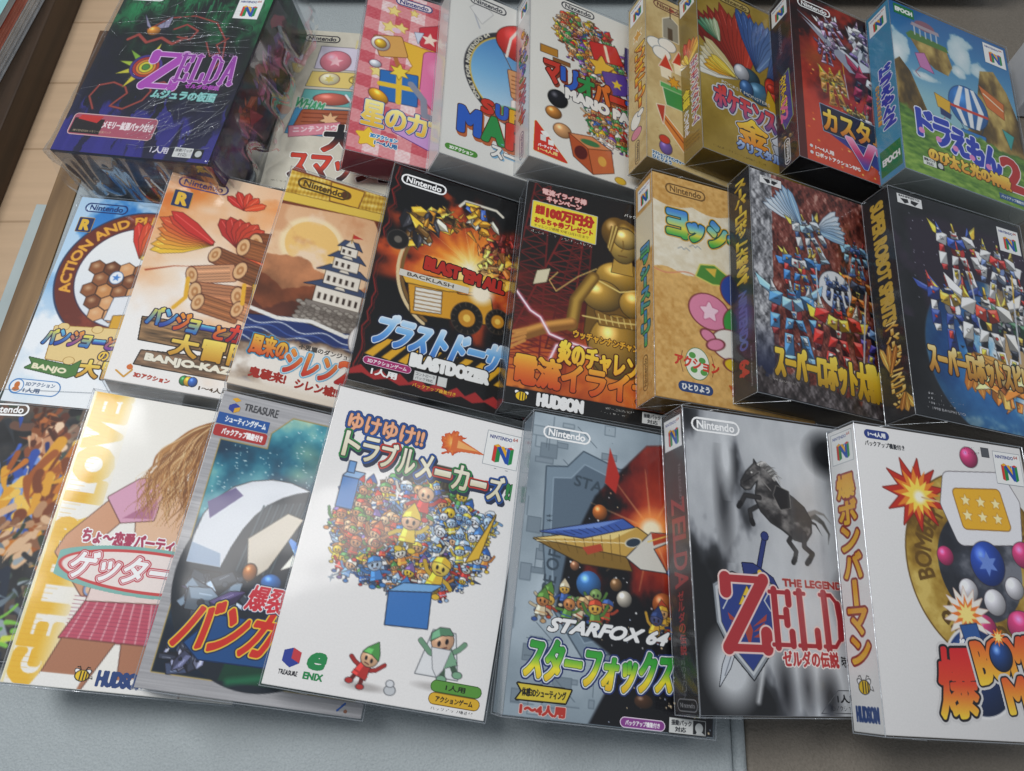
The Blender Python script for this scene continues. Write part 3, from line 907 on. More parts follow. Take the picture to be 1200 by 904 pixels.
def cover_heap(c, D):
    c.field(c.noise(90, 2) * .3, [(-1, '#ece9e8'), (1, '#f5f3f1')])
    c.rect(54, 38, 88, 60, '#4f4634', ol='#2a2620')
    for k in range(4):
        c.text('凸凹回田品'[k], 57 + k * 7.6, 42, 12, 6, '#2c261c', bold=.4)
    BL = ['#2f5fa8', '#6f9fd6', '#3f7fc4', '#a9c6e6', '#e8c63a', '#e6e2d6', '#c93a34', '#4f8f4a', '#d98a3a', '#7a5fa0']
    HD = ['#e9e6da', '#6f9fd6', '#e8c63a', '#e8b890', '#b9cfe6', '#d9a870', '#7fb0e0']
    c.heap(66, 88, 50, 35, 260, ['#2a3a5a', '#4a5a7a', '#7a5a3a', '#3a3a44', '#5a7a9a', '#8a8a90'], 71, (1.5, 4), 'sk', ow=.3)
    c.folk(66, 84, 52, 36, 150, BL, HD, 77, (2.2, 4.4))
    c.folk(36, 80, 19, 20, 30, ['#b5623c', '#c98a5a', '#8a4a34', '#5f8f3f', '#d8442f'], ['#e0b48a', '#c98a5a', '#e8c49a'], 12, (2.4, 4.4))
    c.folk(102, 78, 20, 18, 26, ['#7fb0e0', '#b9d4ee', '#4c7fc0', '#dfe9f2', '#e2c84a'], ['#b9d4ee', '#e9eef4', '#8fb6e0'], 15, (2.4, 4.4))
    c.folk(70, 58, 3, 2, 1, ['#c9302c'], ['#e8b890'], 3, (6, 6.5)); c.folk(66, 78, 3, 2, 1, ['#e8c63a'], ['#e8b890'], 9, (7, 7.4), hats=['#e8c63a']); c.folk(90, 104, 2, 2, 1, ['#e2b93a'], ['#f0d25a'], 5, (6.5, 7)); c.folk(48, 108, 2, 2, 1, ['#3f7fc4'], ['#b9cfe6'], 4, (5, 5.4))
    c.rect(16, 58, 26, 78, '#4d83c4', ol='#1c2a44'); c.poly([(16, 58), (19, 54), (29, 54), (26, 58)], '#8fb6e0', ol='#1c2a44'); c.rect(18, 48, 22, 55, '#6f9fd6', ol='#1c2a44')
    c.poly([(118, 62), (112, 92), (104, 96)], '#e6b93a', ol='#4a3a14')
    c.poly([(60, 122), (86, 118), (88, 140), (62, 142)], '#3b78c0', ol='#14243c'); c.poly([(60, 122), (68, 116), (92, 113), (86, 118)], '#79aee0', ol='#14243c')
    c.line([(24, 120), (38, 112), (54, 104)], .8, '#5a6a80'); c.star(24, 121, 2.4, 4, .4, '#8a97a8')
    # two tiny people and a grey ball at the foot
    c.ell(58, 178.5, 11, 2.2, '#b9b4b2', soft=2); c.ell(99, 172, 12, 2.2, '#c4c0be', soft=2)
    c.folk(57, 163, .5, .5, 1, ['#b8302c'], ['#e8b890'], 31, (6.2, 6.2), hats=['#4f9a4c'])
    c.poly([(92, 140), (106, 140), (112, 166), (86, 166)], '#e9eaec', ol='#6a6e74'); c.line([(99, 142), (99, 165)], .8, '#a7b8c6'); c.folk(99, 146, .5, .5, 1, ['#7fae8c'], ['#e0b08c'], 32, (8.2, 8.2), hats=['#5a8a6a']); c.poly([(93, 150), (105, 150), (102, 162), (99, 166), (96, 162)], '#e4e4e6', ol='#6a6e74', ow=.4)
    c.ell(73, 178, 3.2, 2.6, '#c9ccd0', ol='#55585e', ow=.4); c.ell(72.4, 174.4, 2.2, 1.8, '#dcdee2', ol='#55585e', ow=.4)
    d = D('title_lettering', 6, 10, 120, 46)
    B, Gr, Rd = '#2456a4', '#2f8a48', '#c93a2c'
    d.text('ゆけゆけ!!', 11, 16, 11.5, 50, '#f3b08a', bold=.5, ols=[(2.4, '#1c3f80'), (1.6, B), (.9, '#3a2a20')], slope=.02)
    d.boom(80, 21, 8, [(0, '#ffd27a'), (.4, '#ef8a3a'), (1, '#c9482c')], 5)
    d.poly([(80, 15), (104, 24), (80, 26)], '#e0713a'); d.poly([(84, 18), (99, 22.6), (84, 23.4)], '#f6b36a')
    cs = [Gr, B, Rd, Gr, B, Rd, Gr, Rd, B]
    t = 'トラブルメーカーズ'
    for k, ch in enumerate(t):
        x = 11 + k * 12.3; y = 29 + k * .95
        hh = 3.4 if ch == 'ー' else 16
        d.text(ch, x + .6, y + (7 if ch == 'ー' else 0), hh, 10.2, ('#f6f1de', '#e2d9b8'), bold=.5, ols=[(2.0, cs[k]), (1.0, '#1c1a22')], shadow=(1.4, 2.2, '#24304a'))
    d.text('!!', 122.5, 40, 10, 4, cs[0], bold=.7, ols=[(1.0, '#1c1a22')])
    d = D('console_badge', 102, 5, 26, 26, .2); d.console(103, 6, 23.5)
    d = D('publisher_logo', 6, 162, 30, 20, .25)
    d.poly([(8, 166), (13, 164), (13, 170), (8, 172)], '#2b3f9a'); d.poly([(13, 164), (18, 166), (18, 172), (13, 170)], '#c93a44'); d.poly([(8, 172), (13, 170), (18, 172), (13, 175)], '#2b3f9a')
    d.text('TREASURE', 7.5, 176.6, 2.6, 11, '#33333a', bold=.15)
    d.text('e', 22, 165, 8.5, 9.5, '#1c8a4c', bold=.9, shear=.25); d.text('ENIX', 22, 176, 3.6, 11, '#1c8a4c', bold=.3)
    d = D('info_label', 94, 166, 36, 19, .22)
    d.pill(97, 168, 128, 174, '#5c9a3c', ol='#33581f', ow=.4); d.text('1人用', 106, 169.4, 3.2, 12, '#16240f', bold=.15)
    d.pill(97, 175, 128, 181, '#e2b32c', ol='#7a5a14', ow=.4); d.text('アクションゲーム', 101, 176.4, 3.2, 23, '#2a2010', bold=.15)
    d.text('バックアップ機能付', 99, 182.2, 2.3, 26, '#33333a', bold=.05)

def cover_space(c, D):
    sl, X, Y = c.full()
    n = c.noise(40, 4)
    c.field(n, [(-1, '#73828e'), (0, '#94a3ae'), (1, '#b4c2cc')])
    rs = random.Random(4)
    for k in range(70):                                    # stamped hull plates
        x, y = rs.uniform(0, 70), rs.uniform(0, 180); w, h = rs.uniform(3, 16), rs.uniform(2, 10)
        c.rect(x, y, x + w, y + h, rs.choice(['#8795a1', '#a3b1bb', '#7b8a96']), ol='#62717d', ow=.35, al=.7)
    for k in range(40):
        x, y = rs.uniform(0, 60), rs.uniform(0, 180)
        c.line([(x, y), (x + rs.choice([0, 14]), y + rs.choice([0, 12]))], .5, '#5e6d79')
    # shield plate with its lettering
    P = [(12, 36), (26, 34), (36, 22), (62, 30), (80, 24), (80, 140), (46, 150), (20, 118), (14, 80)]
    c.poly(P, '#7d90a0', ol='#4a5a68', ow=1); c.poly([(x + (46 - x) * .16, y + (84 - y) * .14) for x, y in P], '#5d6f80', ol='#93a6b6', ow=.8)
    c.text('STAR', 32, 38, 7, 26, '#3c4b58', bold=.3, rot=8)
    c.text('★ ★', 19, 66, 5, 5, '#3c4b58', rot=80); c.text('ACE OF', 15, 122, 8, 34, '#3c4b58', bold=.3, rot=-84)
    # space and the fire
    sp = [(46, 50), (80, 10), (132, 0), (132, 186), (52, 186), (70, 150), (26, 124), (30, 90)]
    m = np.clip(.5 - c.sdf(sp, X, Y) / 2, 0, 1)
    c.blend(sl, m, '#0a0b12')
    for k in range(240):
        x, y = rs.uniform(30, 131), rs.uniform(2, 184); q = rs.choice([.3, .4, .6])
        if c.sdf(sp, np.array([[x]]), np.array([[y]]))[0, 0] < -2:
            c.ell(x, y, q, q, rs.choice(['#ffffff', '#c9d6f0', '#f0d8b0']))
    fl = c.noise(22, 5, 6, sy=1.6)
    d0 = np.sqrt(((X - 88) / 50) ** 2 + ((Y - 62) / 58) ** 2)
    t = d0 + fl * .45
    c.blend(sl, np.clip((1.0 - t) * 5, 0, 1) * m, c.ramp(t, [(0, '#d9683a'), (.35, '#b23a20'), (.7, '#7a1f18'), (1, '#2a0c10')]))
    for a in range(11):
        th = a * .571
        c.line([(86, 66), (86 + 44 * math.cos(th), 66 + 40 * math.sin(th))], 1.4, '#ffcf8a', soft=1.5, al=.6, taper=True)
    c.ell(86, 66, 13, 12, '#ff9a4a', soft=9); c.ell(86, 66, 7, 6.5, '#fff3cf', soft=4)
    c.poly([(54, 16), (62, 34), (60, 46), (52, 40)], '#b82c22', soft=1)
    # moons and small things below the wing
    for x, y, r, q in ((46, 106, 8, '#3f77b8'), (36, 96, 3, '#a06a4a'), (64, 104, 4, '#84603c'), (96, 112, 7, '#a85a2c'), (112, 96, 5, '#7a4030'), (50, 60, 5, '#c06a2c'), (70, 112, 5, '#c9c2b4')):
        c.ell(x, y, r, r, q, ball=1)
    c.folk(44, 116, 34, 6, 12, ['#5a8a3c', '#c8a070', '#b8462c', '#3a5a9c', '#d9c9a8'], ['#d9c9a8', '#7fa05a', '#c9844a', '#e0b04a'], 19, (3.6, 5.2))
    c.folk(104, 118, 14, 8, 6, ['#2c3f70', '#b8462c', '#d9a83a'], ['#49507a', '#d9a870'], 29, (3.4, 5))
    # a dart-shaped ship across the middle
    c.poly([(8, 83), (70, 86), (84, 70), (76, 66)], '#caa24e', ol='#3a2c14', ow=.6); c.poly([(8, 83), (70, 86), (74, 94), (40, 94)], '#8a6a2c', ol='#3a2c14', ow=.6)
    c.poly([(8, 83), (76, 66), (60, 76)], '#f0d68a'); c.poly([(12, 78), (66, 62), (74, 66), (40, 78)], '#3f5fae', ol='#141c3c', ow=.6); c.poly([(12, 78), (66, 62), (50, 70)], '#6f8fd6')
    c.poly([(70, 86), (86, 68), (110, 66), (88, 78), (98, 92), (80, 92)], '#d9d6cc', ol='#2c2c34', ow=.6); c.poly([(86, 68), (110, 66), (88, 76)], '#b8452c'); c.poly([(98, 92), (104, 80), (108, 100)], '#3f5fae', ol='#141c3c', ow=.6)
    for k in range(9):
        t = k / 9; c.line([(16 + 54 * t, 83 - 12 * t), (20 + 52 * t, 87 + 3 * t)], .4, '#6a4f1c'); c.line([(22 + 44 * t, 77 - 12 * t), (30 + 40 * t, 78 - 10 * t)], .4, '#1c2a5a')
    c.line([(10, 84), (78, 76)], .5, '#fff0c0'); c.poly([(40, 84), (52, 80), (54, 84), (44, 88)], '#b8452c'); c.ell(74, 76, 5, 2.6, '#2a3a4a', -.3, ol='#e9e4d0', ow=.5)
    c.line([(84, 74), (112, 62)], .8, '#f0d060')
    c.ell(86, 170, 6, 4, '#4a3020', ball=.8)
    d = D('maker_logo', 6, 7, 36, 11); d.maker(7, 8, 33)
    d = D('title_lettering', 4, 124, 124, 46)
    d.text('STARFOX 64', 22, 129, 7.5, 76, '#f2f2f2', bold=.7, ols=[(1.2, '#20242c')], shear=.5)
    d.text('スターフォックス', 10, 141, 23, 93, ('#2f9a3c', '#3fae3c', '#f2e63a', '#e8b82c'), bold=1.0, ols=[(3.0, '#1d2f6a'), (2.0, '#f4f6fa'), (1.4, '#174a24')], shear=.12, arc=-2)
    d = D('info_label', 5, 166, 42, 19, .25)
    d.poly([(7, 168), (40, 168.6), (37, 176), (7, 176.5), (10, 172)], '#d9c23c', ol='#16140c', ow=.9); d.text('体感3Dシューティング', 10, 170, 4.4, 27, '#16140c', bold=.2)
    d.text('1〜4人用', 10, 178.6, 5.4, 27, '#b8372c', bold=.5, ols=[(1.0, '#d8c4c0')])
    d = D('info_label', 70, 176, 58, 10, .25, z=2)
    d.pill(72, 180, 100, 185, '#8a3f8f', ol='#f0e0f0', ow=.5); d.text('バックアップ機能付き', 75, 181.2, 2.8, 22, '#ffffff', bold=.15)
    d.rect(103, 177, 127, 185.4, '#d9dad8', ol='#111214', ow=.5); d.text('振動パック', 104.5, 178, 3, 13, '#22242a', bold=.15); d.text('対応', 107, 181.8, 2.8, 7, '#22242a', bold=.15)
    d.rect(118.6, 177.4, 126.6, 185, '#1c1f22'); d.ell(122.6, 181.4, 2.6, 2.8, '#c9cccb'); d.poly([(122, 182), (126.4, 184.9), (120.4, 185)], '#c9cccb')

def letters_serif(d, s, x, y, w, h, c, ow, oc, lw=.2):
    """heavy slab-serif capitals, drawn as strokes"""
    F = {'Z': [((0, .04), (1, .04)), ((1, .04), (0, .96)), ((0, .96), (1, .96)), ((.02, .04), (.02, .22)), ((.98, .96), (.98, .76))],
         'E': [((.22, 0), (.22, 1)), ((0, .04), (.9, .04)), ((.22, .48), (.75, .48)), ((0, .96), (.95, .96)), ((.9, .04), (.9, .24)), ((.95, .96), (.95, .74)), ((.75, .36), (.75, .6))],
         'L': [((.22, 0), (.22, 1)), ((0, .04), (.46, .04)), ((0, .96), (.95, .96)), ((.95, .96), (.95, .7))],
         'D': [((.2, 0), (.2, 1)), ((0, .04), (.55, .04)), ((0, .96), (.55, .96)), ((.55, .04), (.86, .2)), ((.86, .2), (.92, .5)), ((.92, .5), (.86, .8)), ((.86, .8), (.55, .96))],
         'A': [((.5, .02), (.1, 1)), ((.5, .02), (.88, 1)), ((.26, .64), (.74, .64)), ((-.04, .97), (.26, .97)), ((.72, .97), (1.04, .97))]}
    n = len(s); st = w / n
    for ps in ((ow, oc), (0, c)):
        for i, ch in enumerate(s):
            for a, b in F[ch]:
                thick = st * lw * (1.0 if abs(a[0] - b[0]) < .3 or abs(a[1] - b[1]) > .5 else .55)
                P = [(x + st * (i + .06 + a[0] * .8), y + a[1] * h), (x + st * (i + .06 + b[0] * .8), y + b[1] * h)]
                d.line(P, thick + ps[0], ps[1])

def cover_smoke(c, D):
    sl, X, Y = c.full()
    n = c.noise(44, 5, 3, sy=1.5) + .5 * c.noise(16, 4, 9, sy=2.2)
    t = n + .35 * np.sin((X - 50) / 21) + .36 + np.where(X < 22, -1.1 * (1 - X / 22), 0) - .9 * np.clip((Y - 150) / 40, 0, 1) * np.clip(np.sin(X / 9 + n * 2), 0, 1)
    c.field(t, [(-1.0, '#191a1d'), (-.55, '#3b3d42'), (-.3, '#84878d'), (-.1, '#b4b7bc'), (.5, '#c6c9cd'), (1.4, '#d8dade')])
    c.ell(113, 20, 18, 15, '#26282c', soft=10, al=.85); c.ell(120, 120, 16, 20, '#494b50', soft=12, al=.6)
    c.ell(26, 60, 5, 30, '#26272b', soft=7, al=.7); c.ell(30, 30, 5, 22, '#d4d7db', soft=6)
    # a rearing horse seen from its left side
    H = '#323031'
    M = lambda P: [(46 + (x - 50) * .84, 30 + (y - 30) * .70) for x, y in P]
    def leg(P, w): P = M(P); w *= .8; c.line(P, w, '#17171a'); c.line(P, w - .9, H)
    c.line(M([(99, 80), (108, 78), (116, 84), (121, 94), (119, 104)]), 6, '#5a5856', soft=1, taper=True); c.line(M([(99, 79), (110, 74), (118, 76), (124, 84)]), 4, '#8a8784', soft=1, taper=True); c.line(M([(99, 82), (109, 86), (114, 96)]), 3, '#2a2a2c', taper=True)
    leg([(90, 92), (82, 104), (88, 113), (86, 121)], 4.2); leg([(60, 72), (49, 79), (50, 89)], 4.0)
    body = M([(60, 35), (66, 38), (73, 47), (80, 57), (90, 64), (99, 72), (104, 83), (103, 94), (97, 103), (88, 101), (78, 93), (68, 87), (60, 78), (56, 68), (57, 60), (59, 51)])
    head = M([(57, 34), (61, 38), (61, 47), (56, 51), (51, 58), (46.5, 59), (43.5, 56), (44, 52), (49, 43)])
    c.poly(body, H, ol='#17171a', ow=.5, rnd=1.0); c.poly(head, H, ol='#17171a', ow=.5, rnd=.6)
    c.poly(M([(56, 35), (56.6, 29.5), (59.4, 34)]), H, ol='#17171a', ow=.4)
    gr = c.noise(9, 4, 17, sy=.7)
    for Q in (body, head):
        mm = np.clip(.5 - (c.sdf(Q, X, Y) - .2) / 1, 0, 1)
        c.blend(sl, mm * np.clip(gr + .15 - (X + Y - 120) / 90, 0, 1) * .8, '#a9a5a2'); c.blend(sl, mm * np.clip(-gr - .1 + (Y - 68) / 34, 0, 1) * .8, '#161618')
    leg([(97, 96), (96, 108), (103, 114), (99, 121)], 4.6); leg([(59, 66), (46, 65), (41, 74)], 4.2)
    for P in ([(86, 120), (84.5, 123)], [(99, 120), (97, 123)], [(50, 88), (51, 91)], [(41, 73), (39.4, 76)]):
        c.line(M(P), 3.6, '#1a191b')
    rs = random.Random(6)
    for k in range(26):
        t = k / 25; x, y = 59 + 15 * t, 34 + 14 * t * t
        c.line(M([(x, y), (x + rs.uniform(2, 5), y - rs.uniform(1, 4)), (x + rs.uniform(6, 12), y + rs.uniform(-2, 7))]), rs.uniform(.7, 1.6), rs.choice(['#c9c6c3', '#8a8886', '#d9d7d4', '#5a5856']), taper=True)
    c.poly(M([(76, 54), (86, 58), (86, 72), (78, 74), (73, 62)]), '#232224', ol='#8a8784', ow=.4, rnd=.8); c.line(M([(60, 46), (70, 58)]), .7, '#8a8784'); c.line(M([(46, 53), (60, 42)]), .6, '#1a191b')
    c.ell(*M([(53.6, 42.6)])[0], .7, .6, '#e8e6e2')
    c.ell(60, 172, 6, 20, '#2a2b30', soft=7, al=.8); c.ell(92, 176, 7, 16, '#2a2b30', soft=7, al=.8); c.ell(76, 170, 5, 14, '#3a3b40', soft=6, al=.7)
    c.ell(24, 160, 16, 20, '#c9ccd0', soft=14); c.line([(40, 178), (48, 150), (60, 140)], 2.5, '#cfd1d4', soft=3)
    d = D('maker_logo', 4, 4, 40, 12); d.maker(5.5, 5.5, 37)
    d = D('title_lettering', 8, 76, 123, 96)
    # sword and shield behind the initial
    d.poly([(44, 104), (48, 105), (22, 160), (14, 170), (17, 158)], '#c9ced6', ol='#3a3d44', ow=.5); d.line([(45.6, 106), (18, 164)], .7, '#7d838e')
    d.line([(47, 104), (54, 82)], 4.0, '#12183c'); d.line([(47, 104), (54, 82)], 2.8, '#2a3878'); d.ell(54.6, 80, 2.6, 2.6, '#2a3878', ol='#12183c', ow=.5)
    d.poly([(36, 98), (44, 98), (50, 101), (58, 106), (62, 114), (57, 112), (50, 108), (43, 105), (37, 105)], '#2a3878', ol='#12183c', ow=.6); d.ell(48.4, 103, 1.6, 1.6, '#e6c23c')
    sh = [(14, 112), (28, 104), (37, 107), (46, 104), (60, 112), (59, 134), (52, 150), (38, 166), (23, 150), (15, 134)]
    d.poly(sh, '#8f959c', ol='#2c2f34', ow=.8); d.poly([(x + (37 - x) * .06, y + (132 - y) * .06) for x, y in sh], '#c4c9ce'); d.poly([(x + (37 - x) * .16, y + (132 - y) * .15) for x, y in sh], '#2c3f86', ol='#4a4f58', ow=.5)
    d.poly([(38, 112), (44.4, 123), (31.6, 123)], '#e6c23c', ol='#6a5414', ow=.4); d.poly([(38, 123), (34.8, 117.6), (41.2, 117.6)], '#2c3f86')
    for sg in (-1, 1):
        d.line([(37 + sg * 16, 116), (37 + sg * 13, 120), (37 + sg * 17, 126)], .9, '#c4c9ce')
        for k in range(3):
            d.poly([(37 + sg * 3, 136 + k * 3), (37 + sg * (14 - k * 2), 128 + k * 5), (37 + sg * (13 - k * 2), 132 + k * 5)], '#a8433a')
    d.poly([(37, 130), (40, 138), (37, 148), (34, 138)], '#a8433a')
    letters_serif(d, 'Z', 20, 106, 35, 44, '#b0343a', 2.2, '#ecd0ca', .23)
    letters_serif(d, 'ELDA', 53, 113, 76, 34, '#a82e36', 1.8, '#ecd0ca', .24)
    d.text('THE LEGEND OF', 65, 106, 4.4, 58, '#a83a36', bold=.4, ols=[(.7, '#dfd6d4')])
    d.text('ゼルダの伝説', 60, 149, 9, 41, '#b8383a', bold=.4, ols=[(1.1, '#f0e6e2')])
    d.text('時のオカリナ', 103, 151, 6.6, 26, '#2b2b2e', bold=.15)
    d = D('info_label', 82, 168, 48, 17, .25)
    d.line([(84, 184), (98, 171), (130, 171)], .4, '#55575c'); d.line([(84, 184), (130, 184)], .4, '#55575c')
    d.text('1人用', 97, 173.4, 4.6, 14, '#222428', bold=.25); d.text('3DアクションRPG', 91, 179.6, 3.2, 24, '#222428', bold=.08)

def spine_smoke(c):
    c.field(c.noise(24, 4, sy=2.5), [(-1, '#101013'), (.2, '#17171b'), (1, '#2a2528')])
    c.ell(14, 70, 10, 40, '#3c1416', soft=14, al=.8)
    c.console(2.5, 4, 21)
    c.text('THE LEGEND OF', 20, 36, 3, 30, '#7d7a7c', rot=90)
    letters_serif2 = [('Z', 40), ('E', 53), ('L', 64), ('D', 75), ('A', 86)]
    for ch, y in letters_serif2:
        c.text(ch, 22, y + 18, 15, 10, '#9a3232', bold=.5, rot=90)
    vtext(c, 'ゼルダの伝説', 9, 116, 7, 38, '#b03a38', bold=.2); vtext(c, '時のオカリナ', 9, 156, 5, 22, '#77777a')
    c.pill(3, 178, 24, 184, '#17171b', ol='#a8a8ac', ow=.5); c.text('Nintendo', 5.5, 179.6, 2.8, 16, '#b8b8bc', bold=.1)

def cover_bomb(c, D):
    sl, X, Y = c.full()
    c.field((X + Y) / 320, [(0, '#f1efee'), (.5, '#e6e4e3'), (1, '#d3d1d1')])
    # gold medal behind
    n = c.noise(12, 4)
    dd = np.sqrt((X - 84) ** 2 + ((Y - 84) * .92) ** 2)
    ring = np.clip(.5 - (np.abs(dd - 42) - 13) / c.cell, 0, 1)
    c.blend(sl, np.clip(.5 - (dd - 56) / c.cell, 0, 1), '#6f5320'); c.blend(sl, np.clip(.5 - (dd - 55) / c.cell, 0, 1), c.ramp(n + np.sin(np.arctan2(Y - 84, X - 84) * 3) * .4, [(-1, '#6a4c16'), (0, '#a8842f'), (1, '#d9bd66')]))
    c.blend(sl, np.clip(.5 - (dd - 32) / c.cell, 0, 1), c.ramp(n + (X - 84) / 60, [(-1, '#2a2c34'), (.2, '#3f434e'), (1, '#7a7c86')]))
    c.text('BOMBER', 0, 0, 12, 10, '#6a4c16', bold=.5, ring=(84, 84, 43, 30, 110)); c.text('BOMBER', 0, 0, 12, 10, '#5d4312', bold=.5, ring=(84, 84, 43, 150, 230)); c.text('BOMBER', 0, 0, 12, 10, '#6a4c16', bold=.5, ring=(84, 84, 43, 255, 320))
    # blast at the left
    c.star(41, 42, 24, 11, .52, '#c4301f', ol='#7a1c14', rot=.2); c.star(42, 42, 18, 12, .5, '#ef8a2c', rot=.5); c.star(43, 43, 13, 11, .5, '#ffe25a', rot=.1); c.ell(44, 44, 4, 4, '#fffbe6', soft=3)
    c.line([(46, 44), (64, 46)], 1.2, '#d9b98a')
    # stacked balls and pins in white, pink, yellow and blue
    def ball(x, y, rx, ry, q, rot=0): c.ell(x, y, rx, ry, q, rot, ol='#3a3038', ow=.4, ball=.8)
    ball(88, 12, 7, 7, '#d6437e')
    c.poly([(70, 30), (110, 26), (118, 40), (115, 62), (74, 66), (66, 46)], '#edecf0', ol='#3a3038', ow=.4, rnd=6)
    c.poly([(74, 38), (106, 35), (110, 56), (78, 58)], '#f0b62c', ol='#8a5a14', rnd=3)
    for k in range(3):
        for q in range(2):
            c.star(80 + k * 12, 42 + q * 10, 4, 5, .45, '#fff0b4', ol='#c98a1c', ow=.4)
    ball(58, 80, 6, 6, '#d6437e'); ball(120, 74, 9, 8.5, '#d6437e')
    ball(90, 82, 13, 14, '#2c4fb0'); c.star(90, 82, 8, 6, .5, '#6f8fdc'); ball(108, 96, 7, 7, '#e6e4ea'); ball(72, 100, 7, 7, '#e6e4ea'); ball(91, 106, 8, 8, '#e6e4ea')
    ball(80, 122, 9, 8, '#d6437e'); ball(110, 120, 12, 10, '#d6437e', .3)
    # round bomb with a burning fuse
    c.ell(72, 148, 24, 25, '#1f3a70', ol='#e9e7e7', ow=1.6, ball=.8); c.star(68, 115, 17, 14, .6, '#f4efe6', ol='#d9b4a4', ow=.4); c.star(68, 115, 12, 12, .5, '#f07a2c'); c.star(68, 115, 8, 10, .5, '#ffe88a')
    c.poly([(62, 122), (74, 120), (76, 128), (64, 130)], '#2f5a9c', ol='#14244a')
    d = D('title_lettering', 34, 116, 98, 66)
    d.text('ばく', 60, 130, 3.4, 6, '#f4f4f4', bold=.4)
    for t, x, y, h, w in (('爆', 38, 137, 38, 26),):
        d.text(t, x, y, h, w, ('#d8262c', '#e0482a', '#f4d03a'), bold=1.3, ols=[(4.2, '#d4d2d2'), (2.7, '#1c1a20')], shear=.12, rot=-4)
    d.text('BOMBER', 68, 133, 21, 70, ('#e2452a', '#ef8a2c', '#f6cf3c'), bold=1.6, ols=[(4.0, '#d4d2d2'), (2.6, '#1c1a20')], rot=-10, grow=-.2)
    d.text('MAN', 88, 152, 18, 46, ('#e2452a', '#ef8a2c', '#f6cf3c'), bold=1.6, ols=[(4.0, '#d4d2d2'), (2.6, '#1c1a20')], rot=-8)
    d.ell(89, 138, 8, 8.5, '#244a8c', ol='#1c1a20', ow=.8, ball=1); d.star(89, 127, 6, 10, .5, '#f07a2c'); d.star(89, 127, 3.6, 8, .5, '#ffe88a')
    d = D('info_label', 5, 2, 46, 15, .25)
    d.pill(7, 3, 26, 9, '#2a3f86'); d.text('1〜4人用', 10, 4.4, 3.2, 13, '#ffffff', bold=.2); d.text('バックアップ機能付き', 7, 10.6, 3.6, 30, '#33363c', bold=.12)
    d = D('info_label', 82, 2, 26, 12, .25)
    d.text('コントローラ', 84, 4.2, 2.4, 14, '#33363c'); d.text('パック対応', 84, 7.4, 2.4, 14, '#33363c'); d.rect(99, 3.8, 105, 10, '#55585e', ol='#22242a', ow=.3)
    d = D('console_badge', 107, 4, 25, 25, .2); d.console(108.5, 5, 22)
    d = D('publisher_logo', 112, 170, 20, 12); d.bee(119, 177, 4)

def spine_bomb(c):
    c.field(c.noise(30, 2), [(-1, '#e9e8e6'), (1, '#f3f1ef')])
    c.console(3, 3, 20.5)
    vtext(c, '爆ボンバーマン', 5, 32, 16, 118, ('#e8a21c', '#f0bc34'), bold=.9, ols=[(2.2, '#8f2018')])
    c.text('ばく', 24.6, 34, 3, 2, '#55575c')
    c.bee(13, 161, 4.6); c.text('HUDSON', 4, 172, 8, 19, '#23427e', bold=.7)

# ------------------------------------------------------------------ middle row prints
def rare(d, x, y, s):
    d.poly([(x, y), (x + s, y), (x + s, y + s * 1.15), (x, y + s * 1.15)], '#23305e', ol='#c9a24a', ow=.4, rnd=.6)
    d.text('R', x + s * .22, y + s * .15, s * .85, s * .58, '#e6b93a', bold=.9)

